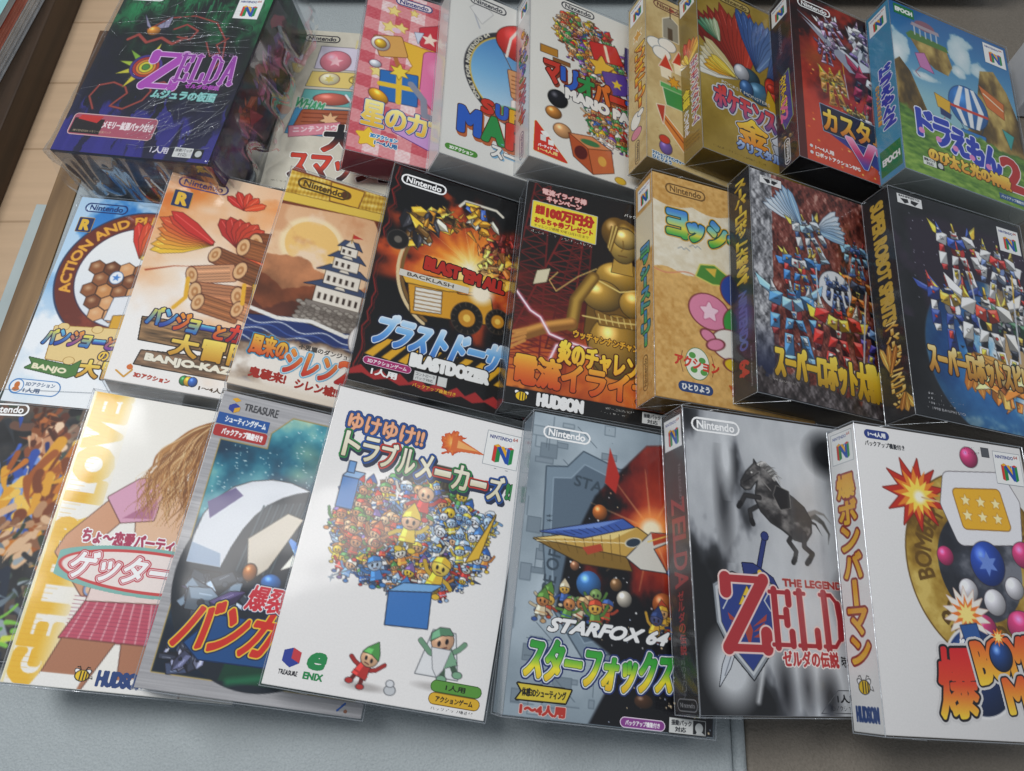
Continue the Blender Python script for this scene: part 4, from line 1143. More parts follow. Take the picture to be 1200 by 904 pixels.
def cover_sky(c, D):
    sl, X, Y = c.full()
    c.field((Y - 10) / 150 + c.noise(50, 3) * .1, [(0, '#2f7fcb'), (.3, '#5aa4e0'), (.6, '#a9cdec'), (.95, '#e6eef5')])
    c.clouds(0, '#d6e9f7', 4, 34, .8, thr=.05); c.clouds(0, '#f4f7fa', 6, 26, .9, y0=100, thr=-.3)
    dd = np.sqrt((X - 66) ** 2 + ((Y - 72)) ** 2)
    c.blend(sl, np.clip(.5 - (dd - 62.4) / c.cell, 0, 1), '#2b3a5c')
    c.blend(sl, np.clip(.5 - (dd - 61) / c.cell, 0, 1), c.ramp((X - 30) / 90 + c.noise(8, 3) * .25, [(0, '#6a2a1c'), (.5, '#a2462a'), (1, '#c9682f')]))
    c.blend(sl, np.clip(.5 - (dd - 47) / c.cell, 0, 1), '#3a2a44'); c.blend(sl, np.clip(.5 - (dd - 46) / c.cell, 0, 1), c.ramp((Y - 30) / 80, [(0, '#f2f2f0'), (1, '#dfe6ee')]))
    c.text('ACTION AND PUZZLE', 0, 0, 8, 10, '#e8a83a', bold=.6, ring=(66, 72, 53.5, -112, 34))
    # feather fan, honeycomb tiles and jigsaw pieces
    c.feathers(66, 54, -20, 80, 9, 34, 6, '#d2382a', '#f0c23a')
    rs = random.Random(8)
    for q in range(5):
        for r in range(4):
            x, y = 34 + r * 12 + (q % 2) * 6, 66 + q * 10.4
            if (x - 66) ** 2 + (y - 72) ** 2 < 43 ** 2:
                c.poly([(x + 6.4 * math.cos(k * 1.047 + .52), y + 6.4 * math.sin(k * 1.047 + .52)) for k in range(6)], rs.choice(['#7a4424', '#8f5630', '#6a3a1e', '#d9a06c', '#c98a50']), ol='#3a2014', ow=.6)
                c.ell(x - 1, y - 1.4, 2.6, 2.2, '#e8c49a', soft=2.5, al=.5)
    c.poly([(56, 92), (74, 88), (70, 112), (54, 112)], '#e6e9ee', ol='#44506a'); c.poly([(60, 108), (84, 104), (86, 120), (60, 120)], '#d9a52c', ol='#5a3c14')
    c.ell(52, 74, 5, 5.5, '#e9eef4', ol='#3a5a8a', ow=.6); c.star(52, 74, 3.6, 5, .45, '#4a86d0')
    d = D('maker_logo', 4, 4, 40, 12); d.maker(6, 5, 36, '#24407a')
    d = D('publisher_logo', 2, 19, 16, 18); rare(d, 6, 21, 11)
    d = D('title_lettering', 8, 118, 110, 46)
    d.poly([(20, 122), (112, 118), (112, 156), (22, 148)], '#e8cc8c', ol='#a9803c', ow=.7, rnd=1)
    for k in range(7):
        d.ell(26 + k * 13, 121 + (k % 2) * 28, 4, 3, '#e8cc8c', ol='#a9803c', ow=.4)
    t = 'バンジョーとカズーイ'
    cs = [('#f0e05a', '#2f6fc4'), ('#6fc4e0', '#2a3fa0'), ('#f0a03a', '#7a3fa0')]
    for k, ch in enumerate(t):
        hh, yy = (2.6, 6) if ch == 'ー' else (12.5, 0)
        sc = .75 if ch in 'ョと' else 1
        d.text(ch, 14 + k * 9.6, 124 + yy + (12.5 * (1 - sc)), hh * sc, 8 * sc, cs[k % 3], bold=.7, ols=[(1.5, '#2a2146')], shear=.15)
    d.text('の', 60, 139, 7, 7, '#f0c84a', bold=.4, ols=[(1.2, '#2a2146')])
    d.text('大冒険2', 48, 147, 14, 58, ('#f6e06a', '#c9902a'), bold=.7, ols=[(1.6, '#3a2a14')])
    d.poly([(9, 149), (42, 153), (48, 148), (48, 160), (42, 163), (8, 158), (13, 154)], '#4a7a3a', ol='#2a4a24', ow=.6); d.text('BANJO', 14, 153.6, 5, 26, '#f0e8c8', bold=.4, rot=5)
    d = D('info_label', 0.6, 165, 42, 18, .25)
    d.pill(3, 167.5, 40, 178.5, '#f2f6fa', ol='#4a86c4', ow=.8); d.ell(8, 173, 4.6, 5, '#f2f6fa', ol='#4a86c4', ow=.7); d.ell(8, 172, 2, 2.6, '#c9702c'); d.ell(8, 175.4, 2.6, 1.8, '#c9702c')
    d.text('3Dアクション', 14, 169, 3.2, 22, '#33507a', bold=.15); d.text('1人用', 14, 174, 3.4, 12, '#33507a', bold=.2)

def cover_orange(c, D):
    sl, X, Y = c.full()
    n = c.noise(44, 4)
    t = n * .8 + (Y - 70) / 80
    c.field(t, [(-1.1, '#d9702c'), (-.5, '#e6924c'), (0, '#eebb8c'), (.5, '#f4e0cc'), (1, '#f6f3f0')])
    c.clouds(0, '#f3ddc4', 8, 40, .7, thr=.1)
    c.feathers(44, 62, -112, -60, 9, 42, 6.5, '#f0c23a', '#c9302a')
    c.feathers(60, 26, -60, 60, 5, 17, 4, '#c9302a', '#e0502a')
    c.feathers(92, 30, 20, 100, 6, 30, 5, '#d2382a', '#e8702a')
    rs = random.Random(12)
    c.feathers(62, 60, -40, 120, 11, 26, 7, '#b8302a', '#e05a2e')
    for x, y, w, h, rot, q in ((94, 50, 20, 9, -.2, '#7a4424'), (90, 62, 24, 8, .1, '#8f5630'), (66, 76, 19, 7, .25, '#8a5230'), (50, 88, 15, 7, -.3, '#d49a72'), (86, 84, 18, 8, .2, '#7a4a2a'), (58, 104, 17, 8, -.1, '#b97a54'), (60, 116, 15, 7, .15, '#a5683f'), (88, 100, 17, 8, -.15, '#8f5630'), (86, 116, 13, 7, .2, '#c48a62')):
        # cut logs
        ca, sa = math.cos(rot), math.sin(rot)
        P = [(x + u * w * ca - v * h * sa, y + u * w * sa + v * h * ca) for u, v in ((-1, -.9), (1, -.9), (1, .9), (-1, .9))]
        c.poly(P, q, ol='#4a2014', ow=.5, rnd=1)
        for k in range(5):
            v = -.7 + k * .35
            c.line([(x - w * .8 * ca - v * h * sa, y - w * .8 * sa + v * h * ca), (x + w * .8 * ca - v * h * sa, y + w * .8 * sa + v * h * ca)], .6, hx(q) * rs.choice([.65, 1.3]))
        c.ell(x - w * ca, y - w * sa, h * .55, h * .95, '#e0b483', rot, ol='#4a2014', ow=.5); c.ell(x - w * ca, y - w * sa, h * .3, h * .5, '#b87f4c', rot); c.ell(x - w * ca, y - w * sa, h * .12, h * .2, '#e0b483', rot)
    c.poly([(80, 90), (104, 84), (108, 104), (82, 104)], '#e0b02c', ol='#5a3c14'); c.ell(93, 95, 5, 4, '#3a78c0', ol='#5a3c14')
    c.line([(34, 96), (36, 112), (30, 122)], 3, '#e6b02e'); c.line([(74, 92), (76, 108)], 3, '#e6b02e')
    c.line([(4, 96), (22, 88), (40, 84)], 1.6, '#b0502c', taper=True)
    d = D('maker_logo', 4, 6, 42, 14); d.maker(6.5, 7.5, 38, '#5a4a7a')
    d = D('publisher_logo', 3, 18, 18, 20); rare(d, 7, 22, 12)
    d = D('title_lettering', 8, 120, 118, 52)
    d.plank([(12, 134), (120, 128), (122, 152), (14, 152)], '#8a6a48'); d.plank([(18, 160), (110, 152), (122, 164), (112, 172), (16, 171)], '#7a5f48', 6)
    t = 'バンジョーとカズーイの'
    cs = [('#f0e05a', '#2f6fc4'), ('#6fc4e0', '#2a3fa0'), ('#f0a03a', '#c9482a')]
    for k, ch in enumerate(t):
        hh, yy = (2.8, 6) if ch == 'ー' else (14, 0)
        sc = .75 if ch in 'ョとの' else 1
        d.text(ch, 15 + k * 9.4, 124 + yy + 14 * (1 - sc) + .5 * k, hh * sc, 8.4 * sc, cs[k % 3] if ch != 'カ' else ('#f0503a', '#a01c1c'), bold=.75, ols=[(1.6, '#2a2146')], shear=.15)
    d.text('大冒険', 36, 142, 17, 58, ('#f6e06a', '#c9902a'), bold=.75, ols=[(1.8, '#3a2a14')])
    d.text('BANJO-KAZOOIE', 22, 161.5, 6.5, 84, '#f0ead8', bold=.7, ols=[(1.0, '#4a3a2a')])
    d = D('info_label', 4, 170, 84, 14.5, .25)
    d.line([(6, 178), (12, 182), (16, 176), (14, 172)], 1.2, '#d9a03a'); d.ell(14, 174, 2, 2, '#d9702c')
    d.text('3Dアクション', 18, 177, 3.6, 24, '#b8402c', bold=.3, rot=2)
    for q, dx in (('#3a8a4a', -3), ('#e0b02c', 0), ('#3a6ac0', 3)):
        d.ell(54 + dx, 177, 3, 3.6, q, ol='#33302c', ow=.3, ball=.7)
    d.text('1〜4人用', 62, 178.5, 3.6, 20, '#55422c', bold=.2)

def cover_straw(c, D):
    sl, X, Y = c.full()
    c.field((Y - 60) / 120 + c.noise(30, 3) * .06, [(-.5, '#e0a878'), (0, '#efc49a'), (.4, '#f3d0aa'), (1, '#e8b890')])
    # big peach hill with a red valley, straw weave above, drums, robe-blue cloth, white ring
    c.ell(30, 62, 24, 24, '#fbe2b4', soft=3); c.ell(30, 62, 20, 20, '#f6c878', soft=1)
    c.clouds(0, '#f8dcc0', 3, 26, .9, y0=26, y1=120, thr=.05); c.clouds(0, '#cf8a5c', 7, 20, .5, y0=26, y1=120, thr=.25)
    nn = c.noise(18, 5, 21)
    for base, amp, q in ((92, 16, '#b87a52'), (106, 13, '#8a4a2c'), (122, 10, '#5a2f22')):
        prof = base - amp * np.abs(np.sin(c.x / (amp * 1.7) + base)) - np.clip(c.x - 84, 0, 50) * .7
        c.blend(sl, np.clip((Y - prof[None, :] + nn * 4) / 1.2, 0, 1), c.ramp(nn + (Y - base) / 40, [(-1, hx(q) * 1.2), (0, q), (1, hx(q) * .7)]))
    # a many-roofed white castle on its stone foot
    c.poly([(28, 134), (36, 108), (80, 108), (90, 134)], '#8a8078', ol='#33261c', ow=.5)
    for k in range(70):
        c.ell(32 + (k * 7.3) % 52, 111 + (k * 3.7) % 22, 2.2, 1.4, ['#a39a90', '#766c64', '#8f857c'][k % 3], ol='#4a4038', ow=.3)
    yy = 108
    for k, (w, h) in enumerate(((21, 15), (16, 13), (11.5, 11), (7.5, 9))):
        c.rect(58 - w * .82, yy - h, 58 + w * .82, yy, '#efe6d8', ol='#33261c', ow=.4)
        for m in range(int(w // 3)):
            c.rect(58 - w * .7 + m * 4.6, yy - h * .55, 58 - w * .7 + m * 4.6 + 2, yy - h * .2, '#3a2a22')
        yy -= h
        c.poly([(58 - w * 1.25, yy + 2.4), (58 - w * .7, yy - 4), (58 + w * .7, yy - 4), (58 + w * 1.25, yy + 2.4), (58 + w * .9, yy + 1.4), (58 - w * .9, yy + 1.4)], '#3c4a6a', ol='#1c2030', ow=.5)
        c.poly([(58 - 4, yy + .6), (58, yy - 6), (58 + 4, yy + .6)], '#e6dccb', ol='#1c2030', ow=.4)
        yy -= 2
    c.line([(58, yy - 1), (58, yy - 9)], .8, '#b8862c'); c.poly([(58, yy - 9), (66, yy - 7), (58, yy - 5)], '#c2302a')
    c.poly([(0, 0), (132, 0), (132, 30), (100, 26), (60, 26), (0, 34)], '#7a3a22')
    for k in range(26):
        x = 70 + k * 2.5; c.poly([(x - 3, 20), (x + 4, 20), (x + 6 - k * .1, 34 + (k * 7) % 13)], ['#8a4526', '#6a3018', '#9c5630'][k % 3])
    wv = np.sin(X * 2.2 + .4 * np.sin(Y)) * .3 + np.sin(Y * 1.1 + X * .2) * .5 + c.noise(6, 3) * .5
    c.blend(sl, np.clip(.5 - c.sdf([(0, 2), (92, 0), (92, 22), (0, 30)], X, Y) / c.cell, 0, 1), c.ramp(wv, [(-1, '#a87a1c'), (0, '#d9ae3c'), (1, '#f2dc84')]))
    c.poly([(0, 23), (92, 16), (92, 23), (0, 31)], '#e8c450', ol='#7a5214', ow=.5)
    c.poly([(32, 2), (58, 2), (56, 18), (34, 19)], '#e6b73a', ol='#6a3a14', ow=.8); c.ell(45, 10, 4, 4, '#5a3418')
    c.poly([(0, 132), (30, 126), (60, 130), (96, 122), (133, 128), (133, 186), (0, 186)], '#23356f', ol='#121c3c', ow=.6)
    for k in range(7):
        c.line([(x, 134 + k * 4 + 2.2 * math.sin(x / 5 + k * 1.3)) for x in range(0, 134, 3)], .9, '#4a66b0' if k % 2 else '#e9eef4', al=.8)
    c.line([(0, 126), (20, 129), (44, 125), (70, 130), (96, 122), (132, 127)], 3.0, '#f1eee8')
    c.ell(90, 130, 17, 17, '#f4efec', ol='#8a7a72', ow=.6); c.ell(91, 130, 11, 12, '#e0588a', ol='#f6c8d8', ow=1); c.star(91, 130, 8, 5, .6, '#f6a8c4')
    n = c.noise(14, 4)
    fr = np.sqrt(((X - 62) / 70) ** 2 + ((Y - 166) / 25) ** 2) + n * .14
    c.blend(sl, np.clip((1.06 - fr) * 9, 0, 1), '#6a4a30'); c.blend(sl, np.clip((1 - fr) * 5, 0, 1), '#f4ece2'); c.blend(sl, (Y > 176) * np.clip((Y - 176) / 6, 0, 1), '#e9dccb')
    d = D('maker_logo', 4, 4, 46, 14); d.maker(7, 5, 40, '#5a4418')
    d = D('title_lettering', 4, 142, 124, 42)
    d.text('不思議のダンジョン', 40, 144, 4.4, 40, '#4a4440', bold=.2)
    d.text('風来の', 8, 145, 15, 25, ('#f0d04a', '#d9572c'), bold=.6, ols=[(2.0, '#4a9ac0'), (1.2, '#6a2a14')])
    d.text('シレン', 33, 150, 18, 35, ('#f0a03a', '#c9302a'), bold=.8, ols=[(2.4, '#7fb8d6'), (1.4, '#f4f0e8'), (1.0, '#5a1c14')], shear=.1)
    d.text('2', 71, 150, 17, 11, ('#f0703a', '#b01c1c'), bold=1.2, ols=[(2, '#f4f0e8'), (1.4, '#5a1c14')])
    d.text('鬼襲来!', 12, 170, 7.5, 25, '#a82a1c', bold=.5); d.text('シレン城!!', 44, 171, 7.5, 30, '#a82a1c', bold=.5)

def cover_truck(c, D):
    c.field(c.noise(30, 3) * .4, [(-1, '#08080a'), (1, '#121113')])
    rs = random.Random(9)
    for x0, s in ((1.5, 1), (131, -1)):
        P = [(x0 + s * rs.uniform(0, 5), y) for y in range(0, 187, 6)]
        c.line(P, 1.0, '#8f1f1c'); c.line([(x + s * 2, y + 2) for x, y in P], .6, '#6a1614')
    c.poly([(0, 186)] + [(x, 178 - (x // 7 % 2) * 5) for x in range(0, 135, 7)] + [(133, 186)], '#a82a2a'); c.poly([(0, 188)] + [(x, 182 - (x // 9 % 2) * 3) for x in range(0, 135, 9)] + [(133, 188)], '#120a0a')
    c.boom(72, 74, 56, [(0, '#fffbe8'), (.16, '#ffe07a'), (.38, '#f08c2c'), (.66, '#b8461c'), (.9, '#5a2010'), (1.1, '#1a0c0a')], 12)
    c.shards(100, 52, 20, 26, 30, ['#8a2018', '#5a1410', '#b83a1c', '#3a1410'], 7, (6, 14), ol='#2a0c08')
    c.ell(58, 88, 44, 40, '#000000', al=0)
    for a0, rr in ((200, 46), (205, 43)):
        c.line([(64 + rr * math.sin(R(a)), 84 - rr * 1.1 * math.cos(R(a))) for a in range(205, 330, 6)], 2.6, '#e0c89a' if rr == 46 else '#7a5a2c')
    c.line([(56, 20), (60, 14), (86, 14), (92, 18)], 2.2, '#e8e2d2')
    c.heap(56, 38, 34, 9, 40, ['#d99a2c', '#a8701c', '#6a4414', '#3a2a14', '#e0b84a'], 3, (2.5, 5), 'sk')
    c.shards(30, 52, 16, 20, 24, ['#e0a82c', '#b87a1c', '#5a3c14', '#2a2a30', '#d9d0b8'], 23, (6, 14)); c.ell(14, 66, 8, 8, '#1c1a18', ol='#4a4440', ow=.6); c.ell(14, 66, 3, 3, '#6a645c')
    c.shards(74, 26, 16, 14, 18, ['#e0a82c', '#3c5aa8', '#c98a1c', '#d9d0b8'], 5, (5, 11)); c.shards(92, 66, 18, 24, 24, ['#e09a2c', '#c9702c', '#6a3a14', '#f0c85a'], 41, (5, 12))
    for k in range(26):
        a = rs.uniform(0, 6.28); L = rs.uniform(20, 56)
        c.line([(74 + 8 * math.cos(a), 72 + 8 * math.sin(a)), (74 + L * math.cos(a), 72 + L * .9 * math.sin(a))], rs.uniform(.4, 1.2), '#ffd98a', al=.6, taper=True)
    # a yellow dump truck
    c.poly([(26, 92), (60, 88), (66, 98), (92, 94), (98, 116), (34, 124)], '#d99a24', ol='#2a1c08', ow=.8); c.poly([(26, 92), (60, 88), (64, 96), (30, 100)], '#f2c24a')
    c.poly([(22, 94), (78, 84), (96, 88), (58, 98), (26, 100)], '#e8b43a', ol='#2a1c08', ow=.6); c.poly([(34, 102), (54, 100), (56, 118), (36, 121)], '#e9e4d8', ol='#2a1c08', ow=.5)
    for k in range(5):
        c.line([(35, 105 + k * 3.4), (55, 103 + k * 3.4)], .8, '#8a5a1c')
    for x, y, r in ((76, 116, 13), (100, 112, 10)):
        c.ell(x, y, r * .92, r, '#17130f', ol='#3a3026', ow=.7); c.ell(x, y, r * .5, r * .55, '#c98a24', ol='#2a1c08', ow=.5); c.ell(x, y, r * .22, r * .24, '#f0c85a')
        for k in range(14):
            c.line([(x + r * .75 * math.cos(k * .449), y + r * .8 * math.sin(k * .449)), (x + r * .95 * math.cos(k * .449), y + r * math.sin(k * .449))], .8, '#4a4036')
    c.ell(84, 92, 9, 9, '#fff2d8', soft=6)
    # hazard stripes below the name
    st = [(14, 148), (110, 150), (108, 168), (10, 160)]
    c.poly(st, '#15120c')
    for k in range(9):
        c.poly([(20 + k * 12, 149), (26 + k * 12, 149), (14 + k * 12, 165), (8 + k * 12, 164)], '#e0a824')
    d = D('maker_logo', 4, 4, 42, 13); d.maker(6.5, 5.5, 37)
    d = D('title_lettering', 4, 70, 122, 96)
    d.text("BLAST 'EM ALL", 38, 74, 10, 63, '#b8281c', bold=1.1, ols=[(2.0, '#1a0c0a')], slope=.05)
    d.rect(20, 90, 74, 95.4, '#d9d4c8'); d.text('BACKLASH', 26, 91.2, 3, 36, '#4a443c', bold=.15)
    d.text('ブラストドーザー', 10, 130, 24, 108, ('#d9ecfa', '#6fb0e8', '#3f78c8'), bold=1.3, ols=[(3.0, '#101a34'), (1.9, '#e9f2fa')], shear=.25)
    d.text('BLASTDOZER', 41, 155.5, 9, 58, '#f4f4f2', bold=1.3, ols=[(2.2, '#15120c')])
    d = D('info_label', 6, 164, 74, 18, .25)
    d.pill(8, 166, 42, 171.4, '#a8286a', ol='#f0d4e4', ow=.4); d.text('3Dアクションゲーム', 11, 167.2, 3, 28, '#ffffff', bold=.15); d.text('1人用', 15, 173.4, 5, 18, '#f4f4f2', bold=.35)
    d.rect(45, 168, 61, 175, '#d9dad8', ol='#888888', ow=.3); d.text('コントローラ', 46, 168.8, 2.2, 14, '#22242a'); d.text('パック対応', 46, 171.8, 2.2, 13, '#22242a'); d.rect(62.5, 168, 69, 175, '#d9dad8', ol='#888888', ow=.3)
    d.text('バックアップ機能付き', 45, 177.2, 3, 32, '#e0a834', bold=.1)

def cover_statue(c, D):
    sl, X, Y = c.full()
    c.field((Y - 60) / 110 + c.noise(28, 4) * .3, [(-.6, '#14100f'), (.1, '#1d1210'), (.45, '#5a1a10'), (.8, '#a8401a'), (1.1, '#d9772a')])
    # red lattice tower
    def tower(P0, P1, w0, w1, n, q):
        for k in range(n + 1):
            t = k / n; x = P0[0] + (P1[0] - P0[0]) * t; y = P0[1] + (P1[1] - P0[1]) * t; w = w0 + (w1 - w0) * t
            if k:
                c.line([(x - w, y), (x + w, y)], .9, q); c.line([(xp - wp, yp), (x + w, y)], .9, q); c.line([(xp + wp, yp), (x - w, y)], .9, q); c.line([(xp - wp, yp), (x - w, y)], 1.3, q); c.line([(xp + wp, yp), (x + w, y)], 1.3, q)
            xp, yp, wp = x, y, w
    tower((40, 40), (16, 160), 8, 26, 12, '#7a1f1c'); tower((12, 0), (6, 150), 6, 16, 14, '#6a1a18'); tower((50, 20), (40, 140), 5, 14, 13, '#5a1614')
    c.boom(70, 152, 60, [(0, '#f0a83a'), (.4, '#d2641f'), (.75, '#8a2a12'), (1, '#2a0f0a')], 9, al=.8, wob=.7)
    # plain gilded mannequin: head, shoulders, bust, arms raised
    g, gd, ink = '#b8913c', '#6f4f18', '#2c1c08'
    def ball(x, y, rx, ry, q=g, rot=0): c.ell(x, y, rx, ry, q, rot, ol=ink, ow=.5, ball=1)
    ball(74, 30, 12, 14, gd)
    c.line([(104, 86), (112, 60), (96, 30), (80, 22)], 11, gd); c.line([(104, 84), (110, 60), (95, 32), (80, 24)], 6, g, soft=3)
    c.poly([(58, 74), (70, 60), (94, 60), (108, 76), (104, 124), (92, 150), (66, 150), (56, 120)], gd, ol=ink, ow=.6, rnd=2)
    ball(80, 128, 22, 26, '#a8802f'); ball(82, 70, 22, 14, '#b08834'); c.poly([(74, 50), (88, 50), (90, 66), (72, 66)], g, ol=ink, ow=.4)
    ball(81, 40, 12, 16, '#c4a04a'); ball(82, 34, 10, 9, '#caa858'); c.line([(80, 36), (81, 43), (79, 46)], .8, '#6f4f18'); c.line([(77, 50), (84, 50)], .9, '#5a3a10')
    for k in range(5):
        c.line([(70 + k * 1.4, 24 + abs(k - 2) * .5), (68 + k * .6, 44 + k)], 1.4, '#d9bd6a' if k % 2 else gd)
    ball(66, 88, 16, 13, '#b58c38'); ball(95, 90, 15, 13, '#b58c38'); c.poly([(62, 102), (78, 106), (96, 102), (94, 110), (66, 112)], '#8a6424', ol='#2c1c08', ow=.4, rnd=1); [c.line([(64 + k * 5, 104), (66 + k * 5, 111)], .7, '#e6cc7a') for k in range(7)]
    for k in range(2):
        c.line([(52, 78 + k * 30), (58, 74 + k * 34), (80, 82 + k * 26), (100, 76 + k * 30), (114, 84 + k * 20)], 1.2, '#e6cc7a')
    c.line([(58, 74), (46, 96), (44, 118)], 10, gd); c.line([(58, 74), (46, 96), (44, 118)], 5, g, soft=3); c.line([(44, 116), (24, 124), (6, 134)], 9, '#8a5a24'); c.line([(44, 114), (24, 121), (4, 132)], 4, '#d99a4a', soft=3)
    for k in range(4):
        c.line([(10, 128 + k * 3), (0, 132 + k * 4)], 2.4, '#c98a44')
    c.line([(30, 76), (24, 84), (30, 92), (46, 76), (60, 66)], .8, '#d9b86a'); c.poly([(14, 78), (24, 74), (22, 86), (12, 90)], '#d9cfae', ol=ink, ow=.5)
    for P in ([(0, 98), (12, 112), (20, 116), (28, 128), (40, 131), (52, 138)], [(30, 148), (34, 136), (46, 132), (60, 134), (74, 146)]):
        c.line(P, 3, '#f0a0c8', soft=2, al=.7); c.line(P, 1.1, '#fff4fa')
    c.rect(0, 174, 133, 186, '#0d0c0d')
    d = D('title_lettering', 3, 118, 128, 58)
    d.text('ウッチャンナンチャンの', 46, 121, 6, 56, '#e0a82c', bold=.4, ols=[(.9, '#3a1008')], slope=.06)
    d.text('炎のチャレンジャー', 36, 131, 18, 92, ('#f6e04a', '#f0a82c'), bold=.9, ols=[(1.8, '#4a1008')], slope=.06)
    d.text('電流イライラ棒', 5, 148, 22, 122, ('#f0b83a', '#e0782a', '#c9481c'), bold=1.2, ols=[(1.9, '#3a1008')], slope=.01)
    d = D('sticker', 4, 2, 58, 48, .25)
    d.text('電流イライラ棒', 12, 4, 5, 36, '#e9b8b4', bold=.4, ols=[(.8, '#7a2420')], slope=.06); d.text('キャンペーン', 16, 10.6, 4.6, 28, '#e9b8b4', bold=.4, ols=[(.8, '#7a2420')], slope=.06)
    d.poly([(6, 18), (57, 20), (57, 44), (6, 40)], '#ecd83a', ol='#b0b0a8', ow=.7, rnd=.6)
    d.text('総額', 8, 20.4, 8, 7, '#b8281c', bold=.35); d.text('100万円分', 17, 20.6, 9.4, 38, '#b8281c', bold=.9, slope=.02); d.text('おもちゃ券プレゼント', 8, 31.4, 5, 47, '#b8281c', bold=.35, slope=.03); d.text('チャレンジ期間 97年12月31日まで', 8, 37.6, 2.6, 44, '#5a3414', slope=.03)
    d.text('詳しくは、パッケージ内のチラシを見てね!', 6, 43, 2.6, 50, '#d9d9d4', slope=.06)
    d = D('publisher_logo', 2, 173.6, 60, 12, .25)
    d.bee(12, 180, 4); d.text('HUDSON', 24, 176, 8.4, 33, '#f2f2f2', bold=1.0); d.text('®', 58.4, 176, 2, 2, '#f2f2f2')
    d = D('info_label', 66, 174.4, 62, 11, .25)
    d.text('© 1997 HUDSON SOFT', 70, 176.6, 2, 26, '#b8b8b4'); d.text('© テレビ朝日 1997', 70, 180, 2, 20, '#b8b8b4'); d.rect(102, 175.4, 117, 184, '#d9dad8'); d.text('振動パック', 103, 176.4, 3, 13, '#22242a', bold=.15); d.text('対応', 106, 180.4, 3, 8, '#22242a', bold=.15)
    d = D('info_label', 70, 2, 56, 14, .25)
    d.pill(96, 4, 110, 9, '#e6e6e2'); d.text('1〜2人用', 98, 5.2, 2.6, 10, '#22242a', bold=.1); d.text('バックアップ機能付き', 80, 10.4, 3, 34, '#e6e6e2', bold=.1)

def knit(c, base, dark, lo=-.9):
    c.field(c.noise(3, 3) * .8 + c.noise(40, 2) * .4, [(-1, dark), (.2, base), (1, np.clip(hx(base) * 1.06, 0, 1))])

def cover_knit(c, D):
    sl, X, Y = c.full()
    knit(c, '#d9ad68', '#c4924c')
    n = c.noise(4, 3)
    m = np.clip((24 + 4 * np.abs(np.sin(X / 11)) - Y) * -2, 0, 1) * np.clip((84 - 2 * np.sin(X / 6) - Y) * 2, 0, 1)
    c.blend(sl, m, c.ramp(n, [(-1, '#ddd0b4'), (1, '#ece4d0')]))
    c.blend(sl, np.clip(.5 - (np.abs(Y - 85 - 2 * np.sin(X / 6)) - .5) / c.cell, 0, 1), '#d98a6a')
    c.poly([(36, 84), (40, 74), (52, 72), (62, 78), (68, 86), (50, 88)], '#4f8a3c', ol='#d9d06a', ow=1.2); c.poly([(44, 76), (54, 74), (52, 82)], '#d9b84a')
    for x, y in ((26, 64), (36, 60), (100, 66)):
        c.line([(x - 5, y), (x - 2, y - 2), (x, y), (x + 2, y - 2), (x + 5, y)], .8, '#9aa0a4')
    st = '#7a3a3a'
    def pat(x, y, rx, ry, q, rot=0): c.ell(x, y, rx, ry, q, rot, ol=st, ow=1.0)
    # felt patches: balloons of blue, pink, green and white
    pat(72, 90, 15, 14, '#2f4a9a'); pat(88, 104, 12, 14, '#c93a34'); pat(46, 112, 17, 14, '#e089a6', .2); c.star(46, 112, 7, 5, .5, '#f4d0dc', ol='#c96a8a', ow=.8, rnd=1); pat(72, 118, 14, 14, '#3f9a44', .3); c.star(72, 118, 6, 5, .5, '#b8dca0', ol='#2a6a2c', ow=.8, rnd=1); pat(62, 136, 15, 12, '#ebe6da'); pat(84, 140, 14, 14, '#ebe6da')
    c.poly([(76, 132), (92, 128), (90, 138), (80, 142)], '#3f9a44', ol=st, ow=.8); pat(44, 132, 6, 4, '#e089a6', .5); pat(50, 138, 7, 4, '#e089a6', -.3); pat(66, 152, 9, 5, '#e0c02c', .1)
    pat(84, 160, 13, 6, '#e0a02c', .1); pat(108, 158, 13, 6, '#c93a34'); pat(112, 112, 14, 22, '#d9b84a'); c.line([(70, 164), (98, 164)], 1.2, '#7a5a14'); c.line([(94, 92), (100, 84), (106, 96), (100, 104)], 1, st)
    d = D('maker_logo', 8, 5, 42, 14); d.maker(11, 7, 36, '#7a5a2c')
    d = D('title_lettering', 6, 24, 126, 38)
    for k, ch in enumerate('ヨッシー'):
        hh = 4 if ch == 'ー' else (14 if ch == 'ッ' else 21)
        d.text(ch, 13 + k * 18, 32 + (9 if ch == 'ー' else 21 - hh) + k * .8, hh, 15 if ch != 'ッ' else 12, ('#4a8ad6', '#7fc8c0', '#e6d84a', '#4fae4c'), bold=1.8, ols=[(3.6, '#d9a83c'), (2.8, '#1d4f4a')])
    d.text('ストーリー', 86, 36, 18, 42, ('#5a9ad6', '#e6d84a', '#4fae4c'), bold=1.4, ols=[(2.8, '#1d4f4a')])
    d = D('info_label', 12, 138, 50, 42, .25)
    d.ell(34, 156, 9.5, 12, '#eef0e2', ol='#6a8a5a', ow=.5); [d.ell(34 + a, 156 + b, 2.8, 2.4, '#5aa04a') for a, b in ((-4, -6), (4, -3), (-3, 5), (5, 6))]
    for k in (-1, 1):
        d.line([(34 + k * 12, 148), (34 + k * 14, 156), (34 + k * 12, 164)], .5, '#8a5a3c')
    d.text('アクション', 16, 151, 8, 36, '#d2402c', bold=.45, rot=4)
    d.pill(18, 171, 46, 179, '#2c4678'); d.text('ひとりよう', 21, 172.8, 4.4, 22, '#f4f4f0', bold=.3)
    d = D('title_lettering', 58, 166, 70, 14); d.text("YOSHI'S STORY", 60, 168, 8, 64, '#c9642c', bold=.8)

